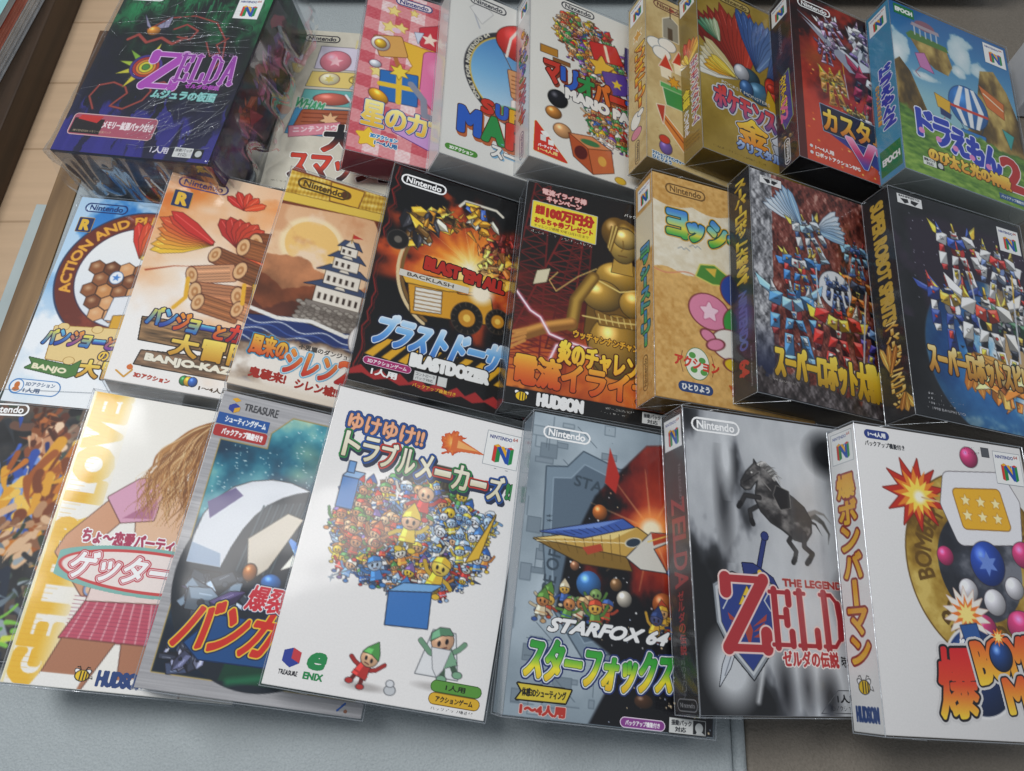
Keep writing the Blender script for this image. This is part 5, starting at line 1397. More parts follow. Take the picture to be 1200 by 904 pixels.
def spine_knit(c):
    knit(c, '#d9ad68', '#c4924c')
    c.rect(0, 28, 27, 66, '#e2d6ba', soft=2)
    c.console(4, 5, 19)
    vtext(c, 'ヨッシーストーリー', 8, 60, 12, 84, ('#4a8ad0', '#4fae4c'), bold=.9, ols=[(1.9, '#1d4f4a')])
    vmaker(c, 13, 150, 28, '#7a5a2c')

def cover_crest(c, D):
    sl, X, Y = c.full()
    n = c.noise(8, 4, 5); e = np.gradient(n, axis=1) * 2.2
    c.field(n * .5 + e * 2, [(-1, '#3a1c1a'), (0, '#7a3a30'), (.6, '#94544a'), (1.2, '#c9988a')])
    c.blend(sl, (X < 20 - .03 * Y) * 1.0, c.ramp(n * .4 + e * 2.4, [(-1, '#4a4a4e'), (0, '#8f8f94'), (1, '#d9d9dc')]))
    c.blend(sl, np.clip((Y - 128) / 40, 0, 1) * (X < 20) , '#2a2f4a')
    c.field(n * .5 + e * 2, [(-1, '#2a2424'), (0, '#4a4242'), (1, '#8a8284')], np.clip((Y - 168 + n * 8) / 3, 0, 1))
    # a crest of metal birds' wings and plates
    B = ['#7fb0d9', '#a9cbe6', '#4d7fc0', '#dfe9f0', '#3c5a9a']
    c.feathers(46, 38, -75, -20, 8, 34, 4, '#dfe9f2', '#8fb4d6', ol='#2a3a54'); c.feathers(60, 40, 40, 95, 7, 30, 4, '#dfe9f2', '#8fb4d6', ol='#2a3a54')
    c.machine(52, 44, .95, ['#dfe9f2', '#9fc0dc', '#3c5a8a', '#e0c04a'], 3, -.35); c.machine(97, 50, .75, ['#7fb0d9', '#3c5a9a', '#2a3448', '#c93a34'], 5)
    c.machine(96, 84, 1.15, ['#e0762c', '#2f3a54', '#23262e', '#e6c04a'], 10, .15); c.machine(42, 78, 1.05, ['#3f7fc4', '#e0e6ec', '#c93a34', '#e6c04a'], 6, -.1)
    c.ell(74, 88, 15, 16, '#e6e9ee', ol='#3a3f4a', ow=.6); c.machine(76, 88, .7, ['#3c5a9a', '#2a3a5a', '#1c2438', '#8fa8d0'], 8)
    c.machine(110, 122, 1.1, ['#4a3f9a', '#6a8fc0', '#2c2f4a', '#d9c04a'], 14, .1); c.machine(34, 116, 1.45, ['#5a9ad6', '#8fc0e6', '#8a2a2c', '#d9e6f0'], 18, -.08)
    c.machine(74, 122, 1.5, ['#d2332c', '#f0c23a', '#5a1c24', '#f0ead8'], 12, .06)
    d = D('title_lettering', 14, 132, 118, 48)
    d.text('スーパーロボット大戦64', 16, 145, 27, 99, ('#f2dc5a', '#d9b02c', '#a8801c'), bold=1.3, ols=[(2.6, '#4a4440'), (1.8, '#2a2014')], grow=.18)
    d = D('publisher_logo', 7, 2, 24, 12); d.rect(9, 4, 29, 11, '#e6e6e6'); d.poly([(12, 6.4), (18, 6), (18.6, 9), (16, 10.2)], '#17171a'); d.poly([(26, 6.4), (20, 6), (19.4, 9), (22, 10.2)], '#17171a'); d.text('BANPRESTO', 11, 4.4, 1.2, 15, '#17171a')
    d = D('info_label', 6, 170, 40, 8, .25); d.text('© 1999 BANPRESTO', 9, 173, 2, 24, '#a9a29c')

def spine_crest(c):
    c.field(c.noise(30, 3), [(-1, '#14151c'), (1, '#232633')])
    vtext(c, 'スーパーロボット大戦64', 8, 6, 13, 92, ('#e6cc4a', '#b8902a'), bold=.7, ols=[(1.4, '#3a2c10')])
    c.ell(14, 122, 10, 20, '#2a3f7a', soft=8, al=.8)
    c.text('NINTENDO', 18, 104, 9, 46, '#4a5a9a', bold=.6, rot=90); c.text('64', 18, 158, 10, 12, '#b8302a', bold=.8, rot=90)
    c.text('NUS-P-NS4J(JPN)', 22, 150, 2, 30, '#a9a9ae', rot=90)

def cover_earth(c, D):
    sl, X, Y = c.full()
    n = c.noise(26, 4)
    c.field(n - (Y - 60) / 300, [(-1, '#101114'), (0, '#1c1d21'), (1, '#2e2f35')])
    c.poly([(14, 24), (44, 14), (133, 18), (133, 120), (30, 124), (16, 70)], '#2a2130', soft=6, al=.9); c.clouds(0, '#43304a', 5, 30, .5, y0=20, y1=110, thr=.2)
    rs = random.Random(2)
    for k in range(80):
        c.ell(rs.uniform(14, 132), rs.uniform(16, 120), .35, .35, '#c9c9dc')
    c.globe(84, 130, 66, 7)
    W = ['#e6e6e8', '#c9ccd4', '#2f4fae', '#c9302c', '#e6c03a', '#f2f2f2', '#3a3f4c']
    c.machine(102, 46, 1.25, ['#e6e6e8', '#c9302c', '#6f86b8', '#d9b84a'], 5, .12); c.machine(62, 40, 1.35, ['#f0f0f2', '#2f4fae', '#b02a2a', '#e6c03a'], 3, -.1); c.machine(122, 70, 1.1, ['#f2f2f2', '#2c3a6a', '#3a4454', '#c9302c'], 15)
    c.machine(48, 92, 1.5, ['#2a3f8a', '#d9b03a', '#e6e6e8', '#c93a30'], 7, -.12); c.machine(112, 104, 1.7, ['#f2f2f2', '#3a6a4a', '#1f232c', '#d9b84a'], 11, .1); c.machine(82, 98, 1.75, ['#f2efe8', '#d2402c', '#2a2f3c', '#f0c23a'], 9, .02)
    c.feathers(62, 128, 100, 200, 9, 34, 5, '#e0a850', '#c97a2c'); c.shards(92, 150, 30, 18, 26, ['#e0a850', '#c97a2c', '#f0d08a', '#8a4a1c'], 13, (7, 18))
    d = D('title_lettering', 16, 116, 116, 44)
    d.text('スーパーロボットスピリッツ', 19, 128, 22, 112, ('#f4e4a8', '#d9a84a', '#a86a24'), bold=1.1, ols=[(1.9, '#3a2410')], grow=-.1, slope=.02)
    d = D('publisher_logo', 6, 1, 30, 13); d.rect(8, 3, 32, 11.6, '#e9e9e9'); d.text('BANPRESTO', 10, 3.6, 1.8, 20, '#17171a', bold=.1); d.poly([(11, 7), (18.4, 6.4), (19, 9.4), (15, 11)], '#17171a'); d.poly([(29, 7), (21.6, 6.4), (21, 9.4), (25, 11)], '#17171a')
    d = D('console_badge', 106, 4, 26, 26, .25); d.console(108, 6, 22)
    d = D('info_label', 8, 164, 42, 18, .25)
    for k, t in enumerate(('©東映アニメーション', '©創通エージェンシー・サンライズ', '©永井豪・ダイナミック企画', '© 1998 BANPRESTO')):
        d.text(t, 11, 167 + k * 3.6, 2.2, 26 + (k % 2) * 8, '#b8b8bc')

def spine_earth(c):
    c.field(c.noise(30, 3), [(-1, '#0d0d0f'), (1, '#19191c')])
    c.text('SUPER ROBOT SPIRITS', 20, 8, 12, 104, '#c9a23a', bold=1.0, rot=90)
    vtext(c, 'スーパーロボットスピリッツ', 9, 112, 12, 66, ('#f0d88a', '#c9902a'), bold=.5, ols=[(1.0, '#4a2a10')])
    c.feathers(10, 150, -20, 20, 3, 22, 3, '#d9a84a', '#a86a24'); c.feathers(20, 168, 150, 200, 3, 14, 3, '#d9a84a', '#a86a24')

# ------------------------------------------------------------------ back row prints
def cover_thicket(c, D):
    sl, X, Y = c.full()
    n = c.noise(16, 5, 4, sy=1.8)
    t = n + (62 - Y) / 60
    c.field(t, [(-1.9, '#17163a'), (-.9, '#100f1e'), (-.35, '#0d1512'), (0, '#0f2a1c'), (.4, '#176038'), (1, '#22824c')])
    m2 = np.clip((n + (Y - 150) / 34) * 3, 0, 1) * (np.sin(X / 5 + n * 3) > -.2)
    c.blend(sl, m2 * .9, '#322d88'); c.blend(sl, np.clip((c.noise(12, 4, 9) - .2) * 3, 0, 1) * (Y < 60) * .7, '#0a120d')
    for P, w in (([(20, 152), (12, 140), (16, 128), (28, 124), (40, 128), (44, 134), (38, 142), (34, 148), (46, 150), (60, 140), (64, 130), (60, 124), (72, 120), (84, 128)], 1.5), ([(22, 78), (30, 72), (40, 80), (52, 74), (64, 80), (74, 72)], 2.6), ([(36, 66), (52, 52), (74, 48), (96, 54), (110, 72), (114, 92), (108, 110)], 1.3), ([(94, 76), (102, 90), (110, 86), (104, 78), (112, 70)], 1.2), ([(60, 64), (70, 58), (82, 64), (78, 74), (66, 72)], 1.6)):
        c.line(P, w + .8, '#3a1414', soft=.6); c.line(P, w, '#a3463c', soft=.6)
    for k in range(16):
        rs = random.Random(100 + k); x, y = rs.uniform(6, 130), rs.uniform(4, 66); r = rs.uniform(3, 8)
        c.line([(x + r * q / 9 * math.cos(q), y + r * q / 9 * math.sin(q)) for q in np.linspace(1, 9, 24)], .9, '#0a120d', al=.8); c.line([(x + .8 + r * q / 9 * math.cos(q), y + r * q / 9 * math.sin(q)) for q in np.linspace(1, 9, 24)], .5, '#2f8a54', al=.7)
    for k in range(10):
        rs = random.Random(200 + k); x = rs.uniform(4, 134); h = rs.uniform(20, 50)
        c.poly([(x - 4, 195), (x - 2, 195 - h * .6), (x, 195 - h), (x + 3, 195 - h * .5), (x + 5, 195)], rs.choice(['#322d88', '#14132c', '#2c2880']), soft=1.5, al=.8)
    for k, (x, y) in enumerate(((34, 58), (48, 56))):
        c.poly([(40, 66), (x - 6 + k * 12, 50), (x + k * 6, 62)], '#9a96b4', ol='#2a2a3a', ow=.4)
    c.ell(42, 67, 6, 5, '#d98a2c', ball=.8)
    for k in range(90):
        rs = random.Random(k)
        x, y = rs.uniform(4, 134), rs.uniform(2, 40); c.line([(x, y), (x + rs.uniform(-3, 3), y + rs.uniform(8, 24))], rs.uniform(.6, 2), rs.choice(['#0c1a12', '#1a5a36', '#257a4c']), taper=True)
    # a ring ornament of spikes
    for a, q in ((-150, '#d9c83a'), (-110, '#c9c23a'), (-80, '#a8c03a'), (-50, '#7fae3a'), (10, '#d9d04a')):
        x, y = 50 + math.sin(R(a)) * 26, 106 - math.cos(R(a)) * 26
        c.poly([(50 + math.sin(R(a - 14)) * 12, 106 - math.cos(R(a - 14)) * 12), (x, y), (50 + math.sin(R(a + 14)) * 12, 106 - math.cos(R(a + 14)) * 12)], q, ol='#2a2a14', ow=.4)
    for r, q in ((13, '#46328a'), (10.6, '#b8342c'), (8, '#e08a2c'), (5.6, '#d9d23a'), (3, '#4a8a3a')):
        c.ell(50, 106, r * 1.1, r, q, ol='#1a1428', ow=.4)
    d = D('maker_logo', 2, 24, 42, 12); d.maker(5, 25, 34)
    d = D('console_badge', 104, 24, 30, 26, .25); d.console(108, 26, 22)
    d = D('title_lettering', 44, 86, 90, 54)
    letters_serif(d, 'Z', 52, 90, 34, 36, '#b04ab8', 1.6, '#e6c8ec', .24); letters_serif(d, 'ELDA', 78, 90, 54, 28, '#9a3fa8', 1.4, '#d9b0e0', .24)
    d.text('THE LEGEND OF', 82, 87, 2.6, 44, '#b08ab8'); d.text('ゼルダの伝説', 92, 120, 4.4, 30, '#b04ab8', bold=.3); d.text('ムジュラの仮面', 66, 128, 8.5, 56, '#8fd0cc', bold=.5, ols=[(1.0, '#1c4a4a')])
    d = D('info_label', 4, 154, 84, 34, .3)
    d.pill(8, 158, 82, 178, '#b0566a', ol='#e0c0c0', ow=.6, r=3); d.rect(9, 162, 36, 177, '#1c1416'); d.poly([(14, 159), (34, 159), (30, 166), (12, 163)], '#c9302c')
    d.text('メモリー拡張パック付き', 36, 163, 7.4, 44, '#f4e6e8', bold=.35); d.text('NINTENDO64 メモリー拡張パック', 12, 173, 2.4, 34, '#d9c8a0')
    d = D('info_label', 84, 180, 52, 12, .3); d.text('1人用', 86, 183, 6, 15, '#d9d4e4', bold=.3); d.rect(106, 182, 122, 191, '#d9dad8'); d.text('振動パック', 107, 183, 3, 14, '#22242a'); d.text('対応', 110, 187, 3, 8, '#22242a'); d.rect(122.5, 182, 131, 191, '#17181c'); d.ell(127, 186.6, 2.8, 3, '#c9cccb')

def side_thicket(c):
    sl, X, Y = c.full()
    n = c.noise(14, 5, 3, sy=1.6)
    c.field(n + (60 - Y) / 80, [(-1.6, '#1c1a44'), (-.3, '#141426'), (.2, '#10241a'), (.9, '#1f6a40')])
    c.shards(28, 80, 18, 40, 22, ['#7a3a6a', '#b05a8a', '#5a3f8a', '#c9702c'], 3, (8, 20)); c.shards(30, 130, 18, 26, 20, ['#8a2f3a', '#4a2a6a', '#a84a2c'], 7, (8, 18)); c.clouds(0, '#322d88', 8, 20, .8, y0=130, thr=0)

def cover_panels(c, D):
    c.field(c.noise(5, 3) * .5, [(-1, '#c9c5b4'), (1, '#dcd8c8')])
    ink = '#4a4a52'
    c.poly([(24, 20), (84, 20), (84, 48), (22, 48)], '#d9d4e6', ol=ink, ow=.5); c.poly([(21, 52), (84, 50), (84, 70), (18, 70)], '#e6cf7a', ol=ink, ow=.5); c.poly([(18, 74), (84, 73), (84, 92), (16, 92)], '#6ab4b0', ol=ink, ow=.5); c.poly([(14, 96), (84, 95), (84, 128), (10, 126)], '#4f9ac4', ol=ink, ow=.5)
    def ball(x, y, rx, ry, q, rot=0): c.ell(x, y, rx, ry, q, rot, ol='#5a2a34', ow=.4, ball=.5)
    ball(40, 38, 14, 13, '#e68a9a'); c.star(40, 38, 7, 5, .45, '#f4c4cc'); ball(38, 60, 9, 7, '#e9e2b8'); c.star(38, 60, 5, 6, .5, '#d9c86a')
    c.poly([(58, 70), (78, 26), (80, 28), (64, 72)], '#b8c4dc', ol=ink, ow=.4); c.heap(70, 60, 12, 8, 14, ['#e9d98a', '#c9b04a', '#f0ead0'], 3, (2, 4)); ball(44, 84, 16, 7, '#c96a5a'); c.line([(56, 78), (62, 86), (68, 80), (76, 88)], 2, '#e9eef4')
    c.text('WHAM', 14, 84, 11, 26, '#3f9a6a', bold=.5, ols=[(1, '#e6efe6')], rot=12); c.poly([(22, 100), (70, 98), (74, 116), (18, 118)], '#a85a3c', ol='#4a2414', rnd=2); [c.line([(22, 102 + k * 5), (72, 100 + k * 5)], 1.2, '#7a3a24') for k in range(4)]; c.star(46, 108, 9, 7, .5, '#e6b88a', ol='#4a2414', ow=.4)
    c.poly([(12, 118), (56, 110), (58, 122), (14, 130)], '#d98a9a', ol='#7a3a4a', ow=.5); c.text('ニンテンドウ', 16, 119, 6, 38, '#f6eef0', bold=.3, rot=-9)
    for k in range(5):
        c.line([(56 + k * 5, 10), (56 + k * 5, 20)], 1.6, '#d9cf94')
    d = D('maker_logo', 4, 5, 40, 12); d.maker(6, 6, 34, '#3a3a42')
    d = D('title_lettering', 8, 112, 122, 62)
    d.text('大乱闘', 45, 114, 29, 82, ('#1c1a20', '#1c1a20', '#c9402c'), bold=1.4, ols=[(2.8, '#f0eee6'), (1.8, '#1c1a20')], rot=-2)
    d.text('スマッシュ', 22, 146, 28, 92, ('#c93a2c', '#d9482f', '#1c1a20'), bold=1.0, ols=[(2.4, '#f0eee6'), (1.4, '#2a2630')], shear=-.1)
    d = D('info_label', 2, 174, 34, 8); d.text('© 1999 Nintendo/HAL', 4, 177, 2.4, 24, '#8a877a')

def cover_gingham(c, D):
    sl, X, Y = c.full()
    a = ((X + .0 * Y) % 26 < 13).astype(float) + ((Y - .1 * X) % 26 < 13)
    a = a + c.noise(1.6, 1, 3) * .18 + .12 * np.sin((X + Y) * 1.6)
    c.field(a, [(-.2, '#f1dcdc'), (.8, '#e0989c'), (1.2, '#dc8c92'), (2, '#cc5c68'), (2.3, '#c4525f')])
    def ball(x, y, rx, ry, q, rot=0): c.ell(x, y, rx, ry, q, rot, ol='#6a2a3c', ow=.5, ball=.7)
    for x, y, r in ((24, 24, 6), (22, 44, 7), (32, 42, 6), (16, 98, 6), (60, 150, 5), (42, 20, 4)):
        c.star(x, y, r, 5, .5, '#f0dc8a', ol='#c99a3a', ow=.5)
    c.ell(28, 46, 4, 3, '#e6c4d4')
    c.star(68, 80, 38, 5, .5, '#e8b83c', rot=.25, ol='#b8842a', ow=.8, rnd=3)
    # a pink heart cushion, a mallet, a ribboned parcel and a striped ball
    c.poly([(60, 66), (76, 62), (100, 74), (112, 98), (100, 124), (76, 126), (60, 108)], '#e07aa8', ol='#8a2a54', ow=.6, rnd=6); c.ell(76, 78, 14, 12, '#f0a4c8', soft=8)
    c.line([(26, 66), (34, 88), (40, 104)], 4, '#b8743c'); c.poly([(12, 60), (32, 54), (38, 72), (18, 78)], '#d9a45a', ol='#6a3a1c', ow=.6, rnd=2); ball(16, 66, 8, 8, '#ece6dc'); ball(16, 66, 5, 5, '#e6b93a')
    c.poly([(20, 96), (50, 92), (52, 124), (22, 126)], '#2f6fb8', ol='#142a4a', ow=.6, rnd=1); c.line([(20, 110), (52, 107)], 5, '#e6c03a'); c.line([(35, 94), (37, 125)], 5, '#e6c03a'); c.star(35, 92, 9, 6, .5, '#f0d24a', ol='#7a5a14', ow=.4)
    c.line([(46, 102), (58, 116), (60, 132), (74, 134)], 6, '#8a8ea0'); ball(20, 124, 9, 6, '#e6a82c', .6); ball(14, 90, 5, 4, '#d9dce6')
    c.poly([(50, 36), (66, 28), (78, 40), (70, 56), (52, 54)], '#c93a48', ol='#6a1424', ow=.5, rnd=2); c.star(58, 46, 8, 5, .45, '#f6e0d0'); c.poly([(64, 26), (80, 18), (82, 34), (70, 34)], '#d2404c', ol='#6a1424', ow=.4); c.poly([(44, 42), (52, 40), (48, 54)], '#cfd9ea', ol='#5a6a84', ow=.4)
    d = D('maker_logo', 22, 4, 38, 12); d.maker(24, 5.5, 34, '#3a3f7a', '#ece0e2')
    d = D('title_lettering', 8, 126, 122, 42)
    d.poly([(30, 142), (124, 134), (128, 160), (66, 166), (36, 156)], '#c99ad2', ol='#6a3f8a', ow=.8, rnd=1)
    x = 9
    for ch, w, hh in zip('星のカービィ64', (20, 18, 18, 11, 16, 9, 11, 11), (25, 20, 21, 4, 20, 13, 19, 19)):
        d.text(ch, x, 131 + (25 - hh) * .7 - (8 if ch == 'ー' else 0), hh, w - 2.4, ('#fbf0a0', '#e8b83c'), bold=.9, ols=[(2.2, '#26407a'), (1.4, '#f4f4f4'), (1.0, '#3a66b0')])
        x += w
    d = D('info_label', 4, 158, 40, 20, .25)
    d.star(16, 169, 9, 5, .55, '#f0c83a', ol='#c9902a', ow=.5, rnd=1); d.text('3Dアクション', 18, 164, 4, 22, '#3a8ac0', bold=.4, ols=[(.9, '#f4f4ee')]); d.text('1〜4人用', 22, 170, 4.4, 18, '#2a6aa0', bold=.4, ols=[(.9, '#f4f4ee')])

def cover_porthole(c, D):
    sl, X, Y = c.full()
    c.field(c.noise(60, 2), [(-1, '#dcdbd6'), (1, '#e6e5e0')])
    # blue oval window with its lettered rim
    d0 = np.sqrt(((X - 74) / 58) ** 2 + ((Y - 84) / 54) ** 2)
    c.blend(sl, np.clip((1.02 - d0) * 55, 0, 1), '#3a3a40'); c.blend(sl, np.clip((.935 - d0) * 55, 0, 1), '#d9b84a'); c.blend(sl, np.clip((.91 - d0) * 55, 0, 1), c.ramp((Y - 40) / 90, [(0, '#4a86c4'), (.5, '#7ab4de'), (1, '#c4e0ee')]))
    c.text('ONLY FOR NINTENDO 64', 0, 0, 3.4, 10, '#e6e2d0', bold=.3, ring=(74, 84, 55.2, -128, -42))
    def ball(x, y, rx, ry, q, rot=0, ol='#4a1c14'): c.ell(x, y, rx, ry, q, rot, ol=ol, ow=.5, ball=.8)
    # balloons and a kite over a small white fort
    c.poly([(60, 116), (60, 108), (64, 104), (68, 108), (72, 104), (76, 98), (80, 104), (84, 108), (90, 104), (92, 116)], '#f0eee8', ol='#8a8a8a', ow=.4); [c.poly([(x, 106), (x + 3, 96), (x + 6, 106)], '#e08a6a', ol='#6a3a2c', ow=.3) for x in (62, 73, 86)]
    c.ell(76, 122, 30, 8, '#4a9a4a', soft=2)
    c.ell(74, 40, 30, 22, '#c8322e', -.15, ol='#4a1c14', ow=.6, ball=.5)
    for k in (-16, 0, 16):
        c.line([(74 + k * .4, 20), (74 + k, 38), (72 + k * 1.1, 60)], 2.6, '#efe6dc' if k else '#e8b83c')
    c.line([(48, 52), (62, 78)], .8, '#5a3a24'); c.line([(98, 50), (86, 78)], .8, '#5a3a24'); c.line([(74, 62), (74, 78)], .8, '#5a3a24')
    c.poly([(58, 76), (92, 74), (88, 100), (62, 102)], '#d9a06c', ol='#4a2414', ow=.6, rnd=2)
    for k in range(5):
        c.line([(60, 80 + k * 4.6), (90, 78 + k * 4.6)], 1.0, '#8a5630')
    c.poly([(84, 92), (118, 88), (116, 104), (86, 108)], '#3050b0', ol='#142454', ow=.6, rnd=2); c.poly([(98, 60), (120, 66), (116, 84), (98, 82)], '#c8322e', ol='#4a1c14', ow=.5, rnd=2); c.star(108, 73, 6, 5, .45, '#e8b83c')
    c.line([(28, 40), (22, 24), (34, 18), (30, 8)], 1.6, '#b9bcc4'); c.poly([(18, 20), (28, 8), (40, 18), (30, 34)], '#e2e1de', ol='#a9a9a9', ow=.5)
    d = D('maker_logo', 14, 3, 40, 12); d.maker(17, 4.5, 36, '#55565c')
    d = D('title_lettering', 10, 112, 120, 62)
    cols = ['#c93a2c', '#2f5fc0', '#e0b02c', '#2f8f4a', '#c93a2c']
    for k, ch in enumerate('SUPER'):
        d.text(ch, 34 + k * 13, 117 + k * .8, 13, 9.4, cols[k], bold=1.3, ols=[(2.0, '#4a2a1c')], shadow=(1, 2, '#a85a3c'))
    for k, ch in enumerate('MARIO'):
        d.text(ch, 15 + k * 21.5 - (5 if k > 3 else 0), 133 + k * .8, 24, 17 if ch != 'I' else 6, ['#2f5fc0', '#2f8f4a', '#c93a2c', '#e0b02c', '#2f5fc0'][k], bold=2.2, ols=[(3.0, '#4a2a1c')], shadow=(1.4, 3, '#b8643c'))
    d.text('スーパーマリオ', 44, 160, 12, 78, '#ebe9e4', bold=.8, ols=[(1.5, '#55565c')], shadow=(1, 1.4, '#7fb0d0'), slope=.06)
    d = D('info_label', 2, 172, 34, 9, .25); d.pill(4, 174, 32, 180, '#4f8f3a'); d.text('3Dアクション', 8, 175.4, 3.4, 20, '#f0f4ec', bold=.25)

def cover_party(c, D):
    c.field(c.noise(60, 2), [(-1, '#dedcd5'), (1, '#e8e6df')])
    P = ['#c9302c', '#2f8f4a', '#e0b02c', '#7a4fa0', '#e8c49a', '#3a66b0', '#e6e2da', '#b8743c', '#d9803a', '#7a2a24']
    c.folk(46, 32, 22, 18, 36, ['#b8442c', '#d98a5a', '#3f8f4a', '#7a4a2c', '#e0b02c'], ['#e8c49a', '#d9a06a'], 3, (2.2, 4.4))
    c.heap(70, 60, 30, 36, 70, P, 5, (2.5, 6), 'sr'); c.folk(68, 56, 32, 36, 70, P, ['#e8c49a', '#d9a06a', '#e6e2da', '#b8743c', '#6ab06a'], 5, (2.4, 4.6)); c.folk(88, 122, 34, 26, 80, P, ['#e8c49a', '#d9a06a', '#e6e2da', '#b8743c', '#6ab06a'], 7, (2.4, 4.8))
    c.poly([(60, 40), (84, 36), (90, 52), (64, 56)], '#c9302c', ol='#4a1010', rnd=2); c.line([(74, 38), (77, 54)], 3, '#f0e0c4'); c.star(70, 64, 12, 5, .5, '#e8b83c', ol='#4a2414', rnd=1); c.poly([(72, 70), (92, 66), (98, 84), (78, 90)], '#5a3f9a', ol='#241a44', rnd=2); c.star(85, 78, 6, 5, .45, '#e8c83c')
    c.poly([(96, 30), (132, 34), (130, 76), (104, 78), (94, 54)], '#4a4480', ol='#2a2654', ow=1); [c.line([(100 + k * 8, 36), (98 + k * 9, 74)], 2.6, '#c9c4dc') for k in range(4)]
    c.ell(26, 118, 9, 9, '#1c1c24', ol='#000000', ball=.8); c.ell(22, 134, 7, 6, '#c9843a', ol='#4a2c14', ball=.8); c.ell(30, 150, 8, 7, '#d9a06a', ol='#4a2c14', ball=.6); c.rect(10, 64, 26, 72, '#b8802c', ol='#3a240c'); c.rect(22, 74, 38, 78, '#8a5a2c', ol='#3a240c')
    # a wooden die
    c.poly([(36, 150), (58, 146), (76, 154), (54, 160)], '#d98a5a', ol='#4a200c', ow=.6); c.poly([(36, 150), (54, 160), (58, 184), (40, 172)], '#b8542c', ol='#4a200c', ow=.6); c.poly([(54, 160), (76, 154), (78, 176), (58, 184)], '#c9683a', ol='#4a200c', ow=.6)
    c.ell(47, 166, 6, 7, '#5a1c1c', .3); c.ell(56, 153, 9, 3, '#3f7a4a'); c.ell(67, 168, 4, 5, '#e0a84a'); c.ell(84, 182, 5, 3.4, '#e0b83a', ol='#7a5a14', ow=.4)
    d = D('maker_logo', 28, 2, 38, 11); d.maker(30, 2.4, 34, '#44454c')
    d = D('title_lettering', 10, 76, 122, 50)
    for k, ch in enumerate('マリオパーティ'):
        hh = 5 if ch == 'ー' else 22
        d.text(ch, 14 + k * 16, 80 + k * 1.4 + (8 if ch == 'ー' else 0), hh, 14.5, ['#c93a2c', '#2f5fc0', '#2f8f4a', '#d9702c'][k % 4], bold=1.3, ols=[(2.4, '#4a1c14')], shadow=(1.2, 2, '#8a3a24'))
    d.text('MARIO PARTY', 34, 103, 10, 86, '#efece6', bold=1.2, ols=[(1.9, '#44454c')], slope=.09)
    d = D('info_label', 2, 146, 36, 36, .25)
    d.poly([(6, 150), (33, 181), (5, 178)], '#d2382c', ol='#e8b84a', ow=.4, rnd=1); d.poly([(10, 158), (15, 156), (19, 160), (14, 163)], '#f2f2ee'); d.rect(10, 161, 15, 167, '#e2e2de'); d.rect(17, 164, 22, 169, '#f2f2ee'); d.text('パーティゲーム', 8, 170.6, 3, 18, '#ffffff', bold=.2); d.text('1〜4人用', 8, 174.6, 3.2, 17, '#f6e48a', bold=.2)

def spine_party(c):
    c.field(c.noise(30, 2), [(-1, '#d2d0cb'), (1, '#dddbd6')])
    c.ell(4, 90, 8, 44, '#b8443a', soft=10, al=.5)
    c.console(3, 4, 20)
    c.heap(13, 72, 9, 30, 40, ['#c9302c', '#2f8f4a', '#e0b02c', '#7a4fa0', '#e8c49a', '#3a66b0'], 4, (1.6, 4)); vtext(c, 'マリオパーティ', 7, 100, 12, 46, '#c93a2c', bold=.7, ols=[(1.4, '#4a1c14')])
    vmaker(c, 13, 152, 28, '#5a5f78')

def parchment(c):
    c.field(c.noise(9, 4) * .7 + c.noise(60, 2) * .3, [(-1, '#b89c66'), (0, '#cdb47e'), (1, '#dac690')])
    rs = random.Random(2)
    for k in range(60):
        c.ell(rs.uniform(0, 132), rs.uniform(0, 186), rs.uniform(.4, 1.2), .5, '#a8884e', al=.5)

